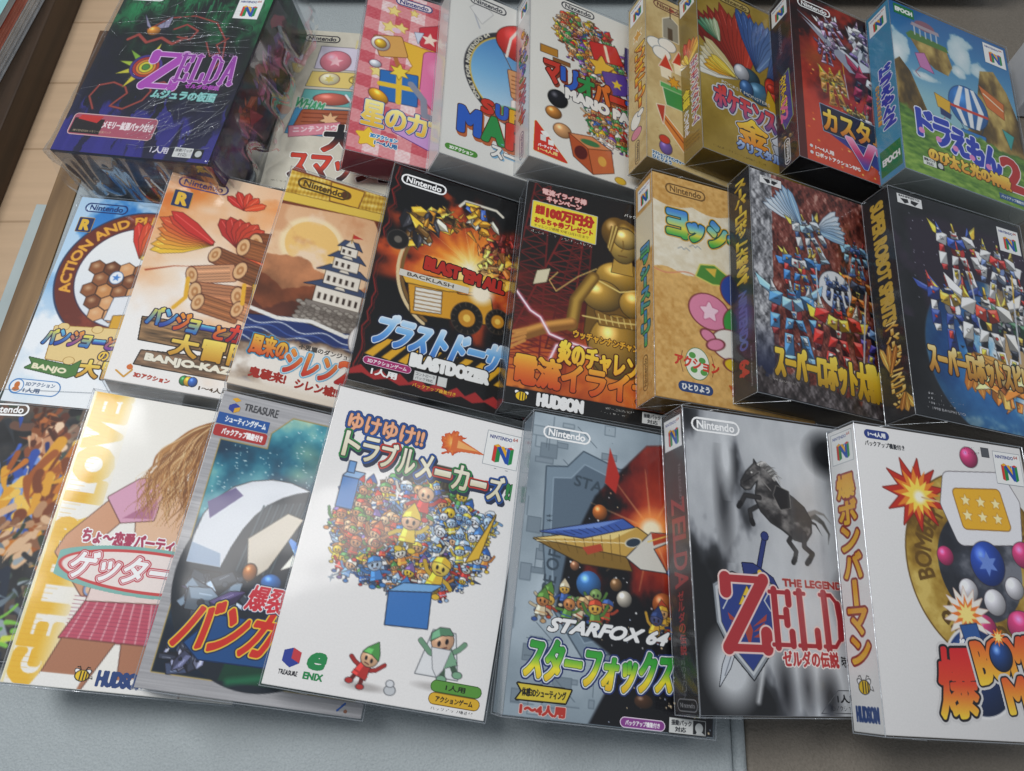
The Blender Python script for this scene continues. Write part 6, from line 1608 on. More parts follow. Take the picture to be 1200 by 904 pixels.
def cover_paper(c, D):
    parchment(c)
    ink = '#4a3420'
    def cut(P, q, **k): c.poly([(x + .9, y + 1.1) for x, y in P], '#8a7044', soft=1.4, al=.6); c.poly(P, q, ol='#efe6cc', ow=.9)
    # paper cut-outs: a tower, red roofs, a cloud, a pot and a folded boat
    cut([(18, 26), (26, 20), (34, 26), (34, 48), (18, 48)], '#9a9484'); c.rect(23, 34, 28, 48, '#5a4a3a'); c.line([(26, 8), (26, 22)], 1, ink); c.poly([(26, 8), (32, 11), (26, 14)], '#c9402c')
    for k, (x, y, q) in enumerate(((10, 60, '#f0ece0'), (22, 56, '#f0ece0'), (16, 68, '#f0ece0'))):
        c.ell(x, y, 9, 7, q, ol='#5a6a7a', ow=.5)
    for x, y in ((20, 84), (34, 74), (48, 84)):
        cut([(x - 7, y), (x, y - 16), (x + 7, y)], '#c9402c'); cut([(x - 5, y), (x + 5, y), (x + 4, y + 10), (x - 4, y + 10)], '#efe2c4')
    cut([(16, 104), (40, 104), (36, 124), (20, 124)], '#3f8f4a'); c.rect(14, 101, 42, 106, '#57a85a', ol='#efe6cc', ow=.6); c.star(28, 96, 7, 7, .5, '#e0a02c', ol=ink, ow=.4)
    cut([(12, 130), (44, 160), (40, 172), (16, 144)], '#d9843a'); c.line([(16, 138), (38, 160)], 1.2, '#8a3f1c'); cut([(10, 128), (18, 126), (16, 146)], '#b8402c')
    c.ell(18, 170, 6, 7, '#7a5fa8', ol=ink, ow=.5, ball=.5); c.ell(17, 162, 5, 4, '#c9402c', ol=ink, ow=.5); c.heap(80, 100, 40, 50, 70, ['#c9402c', '#3f8f4a', '#e0a02c', '#3a66b0', '#efe6cc', '#7a5fa8'], 3, (3, 7))
    d = D('maker_logo', 6, 5, 40, 12); d.maker(8, 6, 34, '#7a4a3c')
    d = D('title_lettering', 46, 30, 84, 34); d.text('マリオストーリー', 48, 34, 22, 78, ('#f0d04a', '#d9702c'), bold=1.0, ols=[(2, '#5a2a14')])
    d = D('info_label', 2, 176, 34, 10, .25); d.text('アクションアドベンチャー', 5, 178, 3.4, 30, '#2f5f8a', bold=.3, ols=[(.8, '#e6eef2')]); d.text('ひとりよう', 5, 182, 3.2, 18, '#2f5f8a', bold=.3, ols=[(.8, '#e6eef2')])

def spine_paper(c):
    parchment(c)
    c.console(3, 4, 20)
    c.star(14, 44, 7, 6, .5, '#d9a03a', ol='#efe6cc', ow=.8); vtext(c, 'マリオストーリー', 11, 58, 13, 70, ('#f0cc3a', '#d9702c'), bold=.9, ols=[(1.8, '#6a3a14')]);
    c.ell(11, 138, 7, 8, '#f0ece0', ol='#5a6a7a', ow=.6); c.ell(18, 134, 4, 3, '#f0ece0', ol='#5a6a7a', ow=.6); c.ell(12, 152, 7, 5, '#d98a9a', ol='#5a3a3a', ow=.6); vmaker(c, 13, 160, 24, '#5a4a34')

def cover_gold(c, D):
    c.field(c.noise(50, 3) + (c.noise(3, 2, 4) * .1), [(-1, '#8c7228'), (0, '#a88c38'), (1, '#c9ae5c')])
    # fans of red, white, green and blue feathers
    c.feathers(46, 96, -50, 14, 12, 80, 8, '#7a2420', '#c9402f'); c.feathers(62, 78, -16, 34, 9, 66, 7, '#3a5a9a', '#6f8fc4'); c.feathers(72, 88, 20, 70, 8, 60, 7, '#5a78b0', '#3a4a8a')
    c.feathers(40, 96, -100, -48, 7, 44, 7, '#f2efe2', '#d9c890'); c.feathers(36, 96, -92, -60, 4, 30, 5, '#e8a82c', '#f0d04a'); c.feathers(22, 62, -60, -10, 5, 26, 4, '#3f7a5a', '#b8c9a0')
    def ball(x, y, rx, ry, q, rot=0): c.ell(x, y, rx, ry, q, rot, ol='#1c2434', ow=.5, ball=.7)
    ball(52, 90, 11, 10, '#3a5a6a'); ball(62, 104, 13, 12, '#4a7a9a'); ball(44, 88, 8, 9, '#c9ccd4'); ball(80, 100, 10, 20, '#d2402f', -.3); ball(90, 98, 7, 14, '#3f8a4a', -.3); c.poly([(72, 94), (84, 120), (78, 136), (68, 110)], '#d9b02c', ol='#4a3a10'); ball(76, 92, 5, 5, '#d2402f'); ball(48, 104, 7, 9, '#3f6aa0')
    d = D('maker_logo', 20, 2, 42, 12); d.maker(23, 3, 36, '#4a3a14', '#b8a260')
    d = D('title_lettering', 6, 102, 124, 72)
    d.text('ポケモンスタジアム', 14, 112, 24, 114, ('#d2402f', '#c9506a', '#3a5aa8'), bold=1.1, ols=[(3.4, '#c9c9cc'), (2.0, '#26305a')], slope=.1)
    d.text('金', 36, 138, 26, 30, ('#f6d84a', '#e08a2c'), bold=1.4, ols=[(3.2, '#c9c9cc'), (2.2, '#2a2014')]); d.text('銀', 72, 144, 26, 30, ('#e6e9f0', '#8a94a8'), bold=1.4, ols=[(3.2, '#c9c9cc'), (2.2, '#2a2014')])
    d.text('クリスタルバージョン', 34, 164, 9, 90, ('#b8ccea', '#5a78b8'), bold=.8, ols=[(1.5, '#2a3050')], slope=.02); d.text('POCKET MONSTERS', 22, 106, 3.4, 50, '#d9d9d4', slope=.1)
    d = D('info_label', 6, 174, 60, 9, .25); d.text('1〜4人用 ポケモンバトル 64GBパック同梱', 10, 178, 2.8, 52, '#4a3c14')

def spine_gold(c):
    c.field(c.noise(40, 3), [(-1, '#7c6526'), (1, '#a0863c')])
    c.console(3, 4, 20)
    c.feathers(12, 86, -10, 50, 5, 26, 4, '#c9402f', '#e8b43a'); c.feathers(12, 86, -70, -20, 4, 16, 3, '#f2efe2', '#e8c43a')
    vtext(c, 'ポケモンスタジアム', 15, 86, 9, 70, ('#d2503f', '#e6e6ea'), bold=.6, ols=[(1.5, '#d9d9d4')]); vtext(c, 'ポケモンスタジアム', 15, 86, 9, 70, ('#c9403a', '#6a5a9a'), bold=.4)
    vtext(c, '金銀', 3, 112, 9, 20, '#f0cc3a', bold=.6, ols=[(1.2, '#3a2c10')]); vtext(c, 'クリスタル', 4, 134, 6, 26, '#d9dcea', bold=.4); [c.text('POCKET MONSTERS', 5, 164 + k * 4, 2, 18, '#4a3c14') for k in range(3)]

def cover_clash(c, D):
    sl, X, Y = c.full()
    n = c.noise(26, 5, 4)
    t = n + (Y - 70) / 90 - (X - 60) / 200
    c.field(t, [(-1, '#1a1418'), (-.4, '#33181c'), (0, '#8a2a20'), (.5, '#b83a2a'), (1.2, '#c9482f')])
    c.boom(24, 70, 30, [(0, '#e8702c'), (.5, '#c9402c'), (1, '#8a241c')], 6, al=.6); c.blend(sl, (X < 8) * .7, '#231418')
    rs = random.Random(4)
    for k in range(60):
        c.ell(rs.uniform(6, 128), rs.uniform(80, 182), rs.uniform(.4, 1.4), .8, rs.choice(['#f0a03a', '#e8702c', '#f6d06a']))
    c.poly([(8, 22), (20, 30), (64, 70), (88, 60), (76, 40), (60, 16), (72, 58)], '#d9dbe2', ol='#33303c', ow=.8); c.poly([(12, 28), (60, 72), (76, 70), (66, 58)], '#9a9fb0')
    M = ['#c9a8d6', '#d9d9e2', '#8a6fae', '#f0eef4', '#5a4f7a']
    c.machine(42, 28, .8, ['#c9a8d6', '#d9d9e2', '#5a4f7a', '#f0eef4'], 3, -.4); c.machine(80, 26, 1.0, ['#d9d9e2', '#8a6fae', '#5a4f7a', '#c9a8d6'], 5, .3); c.machine(36, 56, .6, ['#8a6a9a', '#c9a8c9', '#4a3a5a', '#d9d9e2'], 15)
    c.machine(112, 56, 1.3, ['#2a4a48', '#c9b4d6', '#d9d9e2', '#8a3f6a'], 7, .2); c.machine(40, 92, .9, ['#b8803a', '#8a5a2c', '#6a6a4a', '#e8c02c'], 13, -.15, ol='#e8c02c')
    c.machine(86, 84, 1.5, ['#8a1f3a', '#e8e4ea', '#231c2c', '#c92f4a'], 9, .12); c.machine(62, 122, .7, ['#d9b02c', '#8a7a3a', '#3a3f3a', '#6a7a6a'], 19)
    c.poly([(30, 150), (132, 150), (132, 178), (90, 176)], '#3a3a8a')
    d = D('maker_logo', 6, 5, 42, 12); d.maker(8, 6, 36)
    d = D('title_lettering', 18, 120, 112, 56)
    d.poly([(24, 122), (131, 126), (131, 152), (26, 150)], '#23233a', ol='#8a9ab0', ow=.8)
    d.text('カスタムロボ', 27, 125, 23, 100, ('#f6e86a', '#e8a82c', '#c9701c'), bold=1.0, ols=[(1.9, '#1c1408')])
    d.text('V2', 52, 148, 26, 50, ('#f0a0c0', '#c93a6a', '#4a4ab0'), bold=1.8, ols=[(3.0, '#231c5a'), (2.4, '#d9d4ea')], shear=-.1)
    d = D('info_label', 6, 166, 62, 17, .25)
    for k, t in enumerate(('1〜4人用', 'ロボットアクションRPG')):
        d.ell(12, 171 + k * 6.6, 1.6, 1.6, '#d9d9d9'); d.text(t, 16, 169 + k * 6.6, 4.2, 18 + k * 26, '#f0e4e0', bold=.25)

def spine_clash(c):
    n = c.noise(14, 4)
    c.field(n, [(-1, '#120c0e'), (.1, '#2a1818'), (.8, '#5a2420')])
    sl, X, Y = c.full()
    c.blend(sl, np.clip((X - 18) / 8 + n * .6, 0, 1) * (Y > 20) * .8, '#7a3020')
    c.console(2.5, 4, 20)
    c.text('NINTENDO64', 14, 30, 3.6, 34, '#8a8084', rot=90)
    c.poly([(9, 92), (20, 88), (22, 140), (12, 148), (7, 130)], '#4a3f8a', ol='#9ab05a', ow=.8); vtext(c, 'カスタムロボ', 9, 90, 7, 40, '#f0cc3a', bold=.4, ols=[(.9, '#23141c')]); c.text('V2', 16, 116, 8, 22, '#e06a9a', bold=.7, rot=90)
    c.heap(12, 158, 8, 8, 16, ['#6a4a2c', '#8a6a3a', '#3a2a1c'], 3, (2, 4)); c.pill(2.5, 166, 25, 180, '#120c0e'); vmaker(c, 13, 158, 26, '#e6e6e6')

def cover_island(c, D):
    sl, X, Y = c.full()
    c.field((Y - 0) / 100 + c.noise(50, 3) * .06, [(0, '#1f5f9e'), (.4, '#3a80b4'), (.8, '#6fa6c4'), (1, '#8fbcc8')])
    n = c.noise(16, 5, 5)
    def puff(x, y, w, h):
        d = np.sqrt(((X - x) / w) ** 2 + ((Y - y) / h) ** 2) + n * .35
        c.blend(sl, np.clip((1 - d) * 6, 0, 1), c.ramp(d, [(0, '#e6eef0'), (.7, '#bcd4dc'), (1, '#8fb8ca')]))
    puff(78, 34, 15, 24); puff(4, 56, 12, 22); puff(70, 56, 10, 8); puff(94, 44, 12, 14); puff(30, 78, 22, 6)
    rock = lambda P, s, q=('#3f3014', '#6f5726', '#9a8040', '#c9ae62'): (c.poly(P, q[1]), c.blend(sl, np.clip(.5 - c.sdf(P, X, Y) / c.cell, 0, 1), c.ramp(c.noise(12, 4, s, sy=1.8) * 1.1 + (70 - X) / 140 * 0, [(-1, q[0]), (-.2, q[1]), (.3, q[2]), (1, q[3])])))
    rock([(0, 72), (6, 66), (16, 78), (24, 100), (34, 128), (0, 124)], 3); rock([(96, 44), (112, 38), (124, 58), (133, 90), (133, 150), (64, 146), (72, 120), (84, 100), (90, 70)], 6)
    # floating rock with a domed pavilion
    rock([(18, 34), (60, 38), (64, 54), (58, 66), (44, 64), (30, 54)], 9); c.poly([(16, 34), (22, 28), (60, 32), (62, 38), (40, 38), (18, 38)], '#4f7a34')
    for k in range(5):
        c.line([(26 + k * 6, 31), (26 + k * 6, 20)], 1.4, '#b9c4cc')
    c.poly([(22, 21), (54, 22), (53, 18), (24, 17)], '#9a8a9a'); c.ell(38, 17, 11, 6, '#8a5a6a'); c.poly([(24, 17), (53, 18), (53, 22), (24, 21)], '#a89aa4')
    # a blue and white hot-air balloon; pink and yellow kites
    c.ell(76, 94, 21, 23, '#2a6fb8', ol='#12305a', ow=.6, ball=.4); [c.poly([(76 + x * 2.4, 72), (76 + x * 2.4 + 4, 72), (76 + x * 5.4 + 6, 95), (76 + x * 2.6 + 4, 116), (76 + x * 2.6, 116), (76 + x * 5.4, 95)], q) for x, q in ((-3, '#e9ecee'), (-.4, '#e9ecee'), (2, '#e9ecee'))]; c.line([(56, 98), (96, 98)], 3, '#c9402f')
    c.line([(64, 112), (70, 126)], .6, '#12305a'); c.line([(90, 112), (84, 126)], .6, '#12305a'); c.poly([(66, 122), (90, 122), (87, 136), (69, 136)], '#2f7ac0', ol='#12305a', ow=.6, rnd=1); c.line([(67, 126), (89, 126)], 2, '#e9ecee');
    c.poly([(24, 54), (34, 50), (42, 70), (28, 68)], '#c47ab0', ol='#6a2a54', ow=.5); c.line([(28, 68), (22, 76), (26, 80)], .8, '#a84a5a')
    c.poly([(40, 92), (56, 96), (54, 110), (42, 106)], '#e0b02c', ol='#6a4a10', ow=.5); c.poly([(44, 106), (56, 110), (54, 116), (44, 114)], '#2a3a6a'); c.line([(48, 116), (44, 124), (48, 130)], .8, '#a84a5a')
    c.poly([(92, 62), (118, 74), (116, 92), (98, 84)], '#d2702c', ol='#6a300c', ow=.5); c.line([(96, 70), (116, 82)], 1.4, '#f0e0c4'); c.poly([(112, 104), (124, 108), (118, 124)], '#3fa09a', ol='#124a44', ow=.4)
    m = np.clip((Y - 122 - (X - 60) * .1 + n * 5) / 3, 0, 1)
    c.blend(sl, m, c.ramp(c.noise(8, 4, 12, sy=.4) + (Y - 150) / 60, [(-1, '#3f6a2c'), (0, '#5f8a34'), (1, '#8aae4a')]))
    d = D('publisher_logo', 4, 2, 26, 15, .25); d.rect(5, 2.4, 27, 14, '#1f7a44'); d.text('EPOCH', 7, 6, 4.6, 18, '#f0f4f0', bold=.5)
    d = D('console_badge', 103, 3, 28, 27, .25); d.console(105, 4.5, 24)
    d = D('title_lettering', 12, 112, 119, 62)
    for k, ch in enumerate('ドラえもん'):
        d.text(ch, 18 + k * 17, 118 + k * 3.2, 27, 16, '#2a3fb0', bold=1.9, ols=[(3.0, '#dfe4f4')]); d.ell(21 + k * 17, 140 + k * 3.2, 3, 3, '#e08ac0'); 
    d.text('2', 104, 136, 32, 20, '#b8302c', bold=2.0, ols=[(3.0, '#e9dcdc')])
    d.text('のび太と光の神殿', 26, 155, 13, 84, ('#f6dc5a', '#d9902c'), bold=.9, ols=[(1.6, '#5a3410')], slope=.03)
    d = D('info_label', 16, 164, 26, 14, .25); d.rect(19, 167, 32, 175, '#e0e4dc'); d.text('振動パック', 20, 168, 2.8, 11, '#22242a', bold=.1); d.text('対応', 22, 171.6, 2.8, 7, '#22242a', bold=.1); d.rect(32.4, 167, 40, 175, '#23302a'); d.ell(36.4, 171.4, 2.6, 2.8, '#c9cccb')
    d = D('info_label', 84, 174, 44, 9, .25); d.rect(96, 176, 126, 182, '#3a5f8a'); d.text('バックアップ機能付き', 98, 177.4, 3, 26, '#eef2f4', bold=.1)

def spine_island(c):
    c.field(c.noise(40, 3), [(-1, '#3a86ac'), (1, '#4f9abc')])
    c.console(3, 5, 20)
    vtext(c, 'ドラえもん2', 10, 70, 12, 66, '#2a3fb0', bold=1.1, ols=[(2.0, '#dfe4f4')]); vtext(c, 'のび太と光の神殿', 4, 84, 4, 44, ('#e8b84a', '#c9702c'), bold=.3)
    c.rect(2.5, 154, 25, 180, '#1f7a44'); c.text('EPOCH', 5, 164, 6, 18, '#f0f4f0', bold=.5, rot=0)

# ------------------------------------------------------------------ the boxes, row by row
WH = '#e9e7e4'
def six(front, left=None, right=None, near=None, far=None):
    return [front, left or front, right or front, near or front, far or front, front]

game_box('fight', 'dark game box with a brown and orange painted scene, at the left edge', cover_fight, six('#1a1a1c'), cell=.7)
game_box('getter', 'white game box with long wavy brown hair, a pink plaid skirt and big yellow letters', cover_love, six('#f1eee6'), cell=.6)
game_box('bang', 'silver framed game box with a starfield and huge slanted red katakana', cover_silver, six('#a9a9ad', near='#b4b4b8'), cell=.6)
game_box('tm', 'white game box with a big round crowded heap picture above green and yellow pills', cover_heap, six('#eceae8'), cell=.55)
game_box('fox', 'grey plated game box with a fiery burst, a gold winged ship and green katakana', cover_space, six('#8695a1', near='#5a656e', right='#111216'), cell=.55)
game_box('oot', 'smoky grey and white game box with a rearing horse and red lettering over a shield', cover_smoke, six('#8d9096', left='#141417', near='#6f7276'), spine_smoke, cell=.55)
game_box('bomb', 'white game box with a gold medal, pink balls and a red and yellow bomb title', cover_bomb, six('#e4e2e1', left='#ecebe8'), spine_bomb, cell=.55)
game_box('banjo2', 'pale blue sky game box with a brown lettered ring and a green ribbon', cover_sky, six('#cfdfee'))
game_box('kazoo', 'orange and white game box with a red feathered wing over a wooden plank title', cover_orange, six('#f0ebe6'))
game_box('shiren', 'game box with a yellow straw band, peach middle and torn paper title', cover_straw, six('#ecdcca', near='#e8d8c8'))
game_box('blast', 'black game box with a yellow dump truck in an explosion and icy blue katakana', cover_truck, six('#0e0d0f', near='#131214'))
game_box('denryu', 'dark game box with a golden statue, red steel tower and a yellow prize sticker', cover_statue, six('#1a1210', near='#0d0c0d', left='#1c1a20'))
game_box('yoshi', 'orange knitted game box with soft pink, green and blue felt shapes', cover_knit, six('#d0a460', near='#c4924c'), spine_knit, mat=M_CLOTH)
game_box('srw', 'silver and brown embossed game box with red and blue machines over gold katakana', cover_crest, six('#2c2c36', near='#16161c', left='#181a22'), spine_crest, mat=M_FOIL, smat=M_PRINT)
game_box('srs', 'black game box with white armoured machines standing in front of a blue globe', cover_earth, six('#1a1b1f', near='#101013', left='#0f0f11'), spine_earth)
MMD = (0.138, 0.195, 0.060)
mm_root = game_box('mm', 'thick dark green and purple game box still in wrinkled shrink film', cover_thicket, six('#10101a', right='#141426', near='#1a2a4a'), dims=MMD, film=False, right=side_thicket,
                   near=lambda c: c.field(c.noise(30, 4), [(-1, '#0f1420'), (.2, '#1a2c4c'), (1, '#24406a')]))
game_box('smash', 'cream game box lying flat with a column of comic panels and jagged red katakana', cover_panels, six('#d2cebd'), film=False)
game_box('kirby', 'pink gingham game box with stars and a yellow and blue katakana title', cover_gingham, six('#d8848c', near='#b8505e'))
game_box('m64', 'white game box with a blue oval window, red cap shape and chunky coloured letters', cover_porthole, six('#e0dfda', near='#d6d6d4'))
game_box('mparty', 'white game box with a brown wooden die and a red triangle at its corner', cover_party, six('#e2e0d9', left='#d6d4cf', near='#d9d7d2'), spine_party)
game_box('pm', 'tan parchment game box with paper cut-out pictures and an orange vertical title', cover_paper, six('#cbb27c', near='#b39a66'), spine_paper, mat=M_CLOTH)
game_box('poke', 'gold game box with red, white and blue feathers and a big gold kanji', cover_gold, six('#92782e', near='#8a7026'), spine_gold, mat=M_FOIL, smat=M_PRINT)
game_box('robo', 'red and black game box with white and violet robot plates and a pink letter title', cover_clash, six('#7a241c', left='#1c1214', near='#150e10'), spine_clash)
game_box('dora', 'bright blue and green game box with a floating island over grassland', cover_island, six('#3f86ac', near='#b9c2bc', left='#448fb4'), spine_island)

# ------------------------------------------------------------------ shrink film round the thick box
def shrink_wrap(root, W, H, T):
    bm = bmesh.new()
    bmesh.ops.create_cube(bm, size=1.0)
    bmesh.ops.subdivide_edges(bm, edges=bm.edges[:], cuts=40, use_grid_fill=True)
    rs = np.random.RandomState(4)
    ph = rs.rand(12, 4) * 6.28
    from mathutils import noise as mn
    for v in bm.verts:
        p = v.co.copy()
        q = Vector((p.x * (W + .003), p.y * (H + .003), p.z * (T + .0025) + T / 2))
        n = Vector((p.x if abs(p.x) > .49 else 0, p.y if abs(p.y) > .49 else 0, p.z if abs(p.z) > .49 else 0))
        n = n.normalized() if n.length else Vector((0, 0, 1))
        end = max(0, -p.y - .3) * 5 if abs(p.y) > .49 or abs(p.x) > .49 else max(0, abs(p.x) + abs(p.y) - .75)
        r = mn.ridged_multi_fractal(Vector((q.x * 26 + q.y * 16, q.y * 34 - q.x * 12, q.z * 40)), .8, 2.2, 4, .9, 2.0)
        amp = .0009 + .0032 * min(1, end)
        if n.z > .9:
            amp = .0011
        v.co = q + n * (.0004 + amp * max(0, min(1.6, r * .55)))
    for f in bm.faces:
        f.smooth = True
    o = mesh_obj('shrink_film', bm, M_WRAP, root, True)
    # loose gathered film hanging off the near end and the left corner
    bm = bmesh.new()
    def ruffle(a, b, drop, out, n, m, seed):
        r = random.Random(seed); ph = [r.uniform(0, 6) for _ in range(4)]
        g = []
        for i in range(n + 1):
            t = i / n; row = []
            for j in range(m + 1):
                s = j / m
                base = Vector(a).lerp(Vector(b), t)
                wv = math.sin(t * 23 + ph[0] + s * 3) * .5 + math.sin(t * 51 + ph[1] - s * 5) * .3 + math.sin(t * 9 + ph[2]) * .5
                p = base + Vector(drop) * s + Vector(out) * (math.sin(s * 2.2) * (1 + .5 * wv)) + Vector((wv * .0016 * s, wv * .001 * s, wv * .002 * s))
                row.append(bm.verts.new(p))
            g.append(row)
        for i in range(n):
            for j in range(m):
                f = bm.faces.new((g[i][j], g[i + 1][j], g[i + 1][j + 1], g[i][j + 1])); f.smooth = True
    ruffle((-W / 2 - .001, -H / 2 - .002, T), (W / 2 + .004, -H / 2 - .002, T), (0, 0, -T * .94), (0, -.010, 0), 70, 10, 3)
    ruffle((W / 2 + .002, -H / 2, T), (W / 2 + .002, H / 2, T), (0, 0, -T * .94), (.012, 0, 0), 70, 10, 5)
    ruffle((-W / 2 - .002, H / 2, T * .9), (-W / 2 - .002, -H / 2, T * .9), (0, 0, -T * .85), (-.004, 0, 0), 60, 8, 7)
    mesh_obj('loose_film', bm, M_WRAP, root, True)
    # sharp pulled creases lying on the film
    bm = bmesh.new(); r = random.Random(21)
    zt = T + .0031
    def crease(x, y, a, L, w):
        P = []; n = 7; b = a
        for i in range(n + 1):
            P.append(Vector((x, y, zt))); b += r.uniform(-.12, .12); x += math.cos(b) * L / n; y += math.sin(b) * L / n
        for i in range(n):
            if max(abs(P[i].x), abs(P[i + 1].x)) < W / 2 and max(abs(P[i].y), abs(P[i + 1].y)) < H / 2:
                add_rod(bm, P[i], P[i + 1], w * (1 - abs(2 * (i + .5) / n - 1) * .7), 0, 5)
    for k in range(46):
        crease(r.uniform(-.01, .06), r.uniform(-.094, -.03), r.gauss(.55, .25), r.uniform(.012, .05), r.uniform(.00012, .00026))
    for k in range(22):
        crease(r.uniform(-.066, .03), r.uniform(.005, .05), r.gauss(.05, .12), r.uniform(.015, .06), r.uniform(.00012, .0003))
    for k in range(26):
        crease(r.uniform(-.066, .06), r.uniform(-.09, .08), r.uniform(0, 3.1), r.uniform(.006, .022), r.uniform(.0001, .0002))
    mesh_obj('film_creases', bm, M_CREASE, root, True)

shrink_wrap(mm_root, *MMD)

# ------------------------------------------------------------------ where it all lies
def leather(m):
    nt = m.node_tree; N, L = nt.nodes, nt.links; b = N['Principled BSDF']
    src = b.inputs['Base Color'].links[0].from_socket
    tc = N.new('ShaderNodeTexCoord'); no = N.new('ShaderNodeTexNoise'); no.inputs['Scale'].default_value = 9; no.inputs['Detail'].default_value = 7; no.inputs['Roughness'].default_value = .65
    L.new(tc.outputs['Object'], no.inputs['Vector'])
    mr = N.new('ShaderNodeMapRange'); mr.inputs['From Min'].default_value = .3; mr.inputs['From Max'].default_value = .7; mr.inputs['To Min'].default_value = .90; mr.inputs['To Max'].default_value = 1.06
    L.new(no.outputs['Fac'], mr.inputs['Value'])
    sc = N.new('ShaderNodeVectorMath'); sc.operation = 'SCALE'
    L.new(src, sc.inputs[0]); L.new(mr.outputs['Result'], sc.inputs['Scale']); L.new(sc.outputs['Vector'], b.inputs['Base Color'])
    vo = N.new('ShaderNodeTexVoronoi'); vo.inputs['Scale'].default_value = 420
    L.new(tc.outputs['Object'], vo.inputs['Vector'])
    bu = N.new('ShaderNodeBump'); bu.inputs['Distance'].default_value = .0004; bu.inputs['Strength'].default_value = .4
    L.new(vo.outputs['Distance'], bu.inputs['Height'])
    L.new(b.inputs['Normal'].links[0].from_socket, bu.inputs['Normal'])
    L.new(bu.outputs['Normal'], b.inputs['Normal'])
    return m

M_LEATHER = plain_material('grey_leatherette', (0.415, 0.46, 0.475), 0.55, (0.355, 0.395, 0.41), 700, 0.0006)
M_LEATHER_B = plain_material('shaded_taupe_leatherette', (0.225, 0.195, 0.16), 0.6, (0.185, 0.16, 0.13), 700, 0.0006)  # taupe darkened: the shade on the right cushion is put into its colour
M_BACK = plain_material('backrest_fabric', (0.265, 0.28, 0.27), 0.7, (0.215, 0.23, 0.22), 800, 0.0007)
for _m in (M_LEATHER, M_LEATHER_B, M_BACK):
    leather(_m)
M_WOOD = plain_material('oak_rail', (0.30, 0.18, 0.080), 0.6, (0.15, 0.085, 0.036), 55, 0.0004, (1.0, 0.07, 1.0))
M_EDGE = plain_material('reddish_edge', (0.17, 0.085, 0.038), 0.5, (0.09, 0.042, 0.02), 40, 0.0, (1, .05, 1))
M_METAL = plain_material('grey_trim', (0.42, 0.48, 0.48), 0.4, (0.36, 0.42, 0.42), 20)
M_DARK = plain_material('dark_wood', (0.075, 0.046, 0.028), 0.5, (0.035, 0.022, 0.014), 60, 0.0004, (1, .05, 1))
M_GAP = plain_material('dark_gap', (0.03, 0.03, 0.03), 0.8)

def floor_material():
    m, nt, N, L, b = new_mat('light_plank_floor')
    tc = N.new('ShaderNodeTexCoord')
    br = N.new('ShaderNodeTexBrick')
    br.offset = 0.37
    br.inputs['Scale'].default_value = 1.0
    br.inputs['Brick Width'].default_value = 1.35
    br.inputs['Row Height'].default_value = 0.0997
    br.inputs['Mortar Size'].default_value = 0.0016
    br.inputs['Mortar Smooth'].default_value = 0.3
    br.inputs['Color1'].default_value = (0.64, 0.455, 0.295, 1)
    br.inputs['Color2'].default_value = (0.615, 0.435, 0.28, 1)
    br.inputs['Mortar'].default_value = (0.46, 0.31, 0.19, 1)
    mp = N.new('ShaderNodeMapping')
    mp.inputs['Location'].default_value = (0.3, -0.0171, 0)
    L.new(tc.outputs['Object'], mp.inputs['Vector'])
    L.new(mp.outputs['Vector'], br.inputs['Vector'])
    gr = N.new('ShaderNodeTexNoise')
    gr.inputs['Scale'].default_value = 14
    gr.inputs['Detail'].default_value = 6
    m2 = N.new('ShaderNodeMapping')
    m2.inputs['Scale'].default_value = (0.35, 7, 1)
    L.new(tc.outputs['Object'], m2.inputs['Vector'])
    L.new(m2.outputs['Vector'], gr.inputs['Vector'])
    mr = N.new('ShaderNodeMapRange')
    mr.inputs['To Min'].default_value = 0.84
    mr.inputs['To Max'].default_value = 1.12
    L.new(gr.outputs['Fac'], mr.inputs['Value'])
    sc = N.new('ShaderNodeVectorMath')
    sc.operation = 'SCALE'
    L.new(br.outputs['Color'], sc.inputs[0])
    L.new(mr.outputs['Result'], sc.inputs['Scale'])
    L.new(sc.outputs['Vector'], b.inputs['Base Color'])
    b.inputs['Roughness'].default_value = 0.45
    return m

bm = bmesh.new()
add_box(bm, (-2.5, -1.5, -0.02), (2.5, 2.5, 0.0))
fl = mesh_obj('floor', bm, floor_material())
fl.location = (0, 0, -0.14)
fl.rotation_euler = (0, 0, R(4.4))
fl['kind'] = 'structure'

def cushion(name, lo, hi, mat, label, bevel, cat='cushion'):
    bm = bmesh.new()
    add_box(bm, lo, hi, bevel, 4)
    o = mesh_obj(name, bm, mat, None, True)
    tag(o, label, cat)
    return o

cushion('seat_cushion', (-0.392, -0.35, -0.10), (0.1575, 0.735, 0.0), M_LEATHER, 'wide light grey leatherette seat cushion under most of the boxes', 0.004)
cushion('seat_cushion', (0.1665, -0.35, -0.10), (0.80, 0.735, -0.0006), M_LEATHER_B, 'taupe seat cushion at lower right beyond the piped seam, shade put into its colour', 0.004)
pipe = bmesh.new()
add_rod(pipe, (0.162, -0.35, -0.0035), (0.162, 0.735, -0.0035), 0.0048, 0, 10)
tag(mesh_obj('seam_piping', pipe, M_LEATHER, None, True), 'grey corded piping between the two seat cushions', 'piping')

bm = bmesh.new()
add_box(bm, (-0.25, 0.0, 0.02), (0.475, 0.12, 0.50), 0.012, 4)
back = mesh_obj('back_cushion', bm, M_BACK, None, True)
back.location = (0, 0.668, 0.0)
back.rotation_euler = (R(-8), 0, R(4))
tag(back, 'grey textured backrest cushion standing behind the back row', 'cushion')

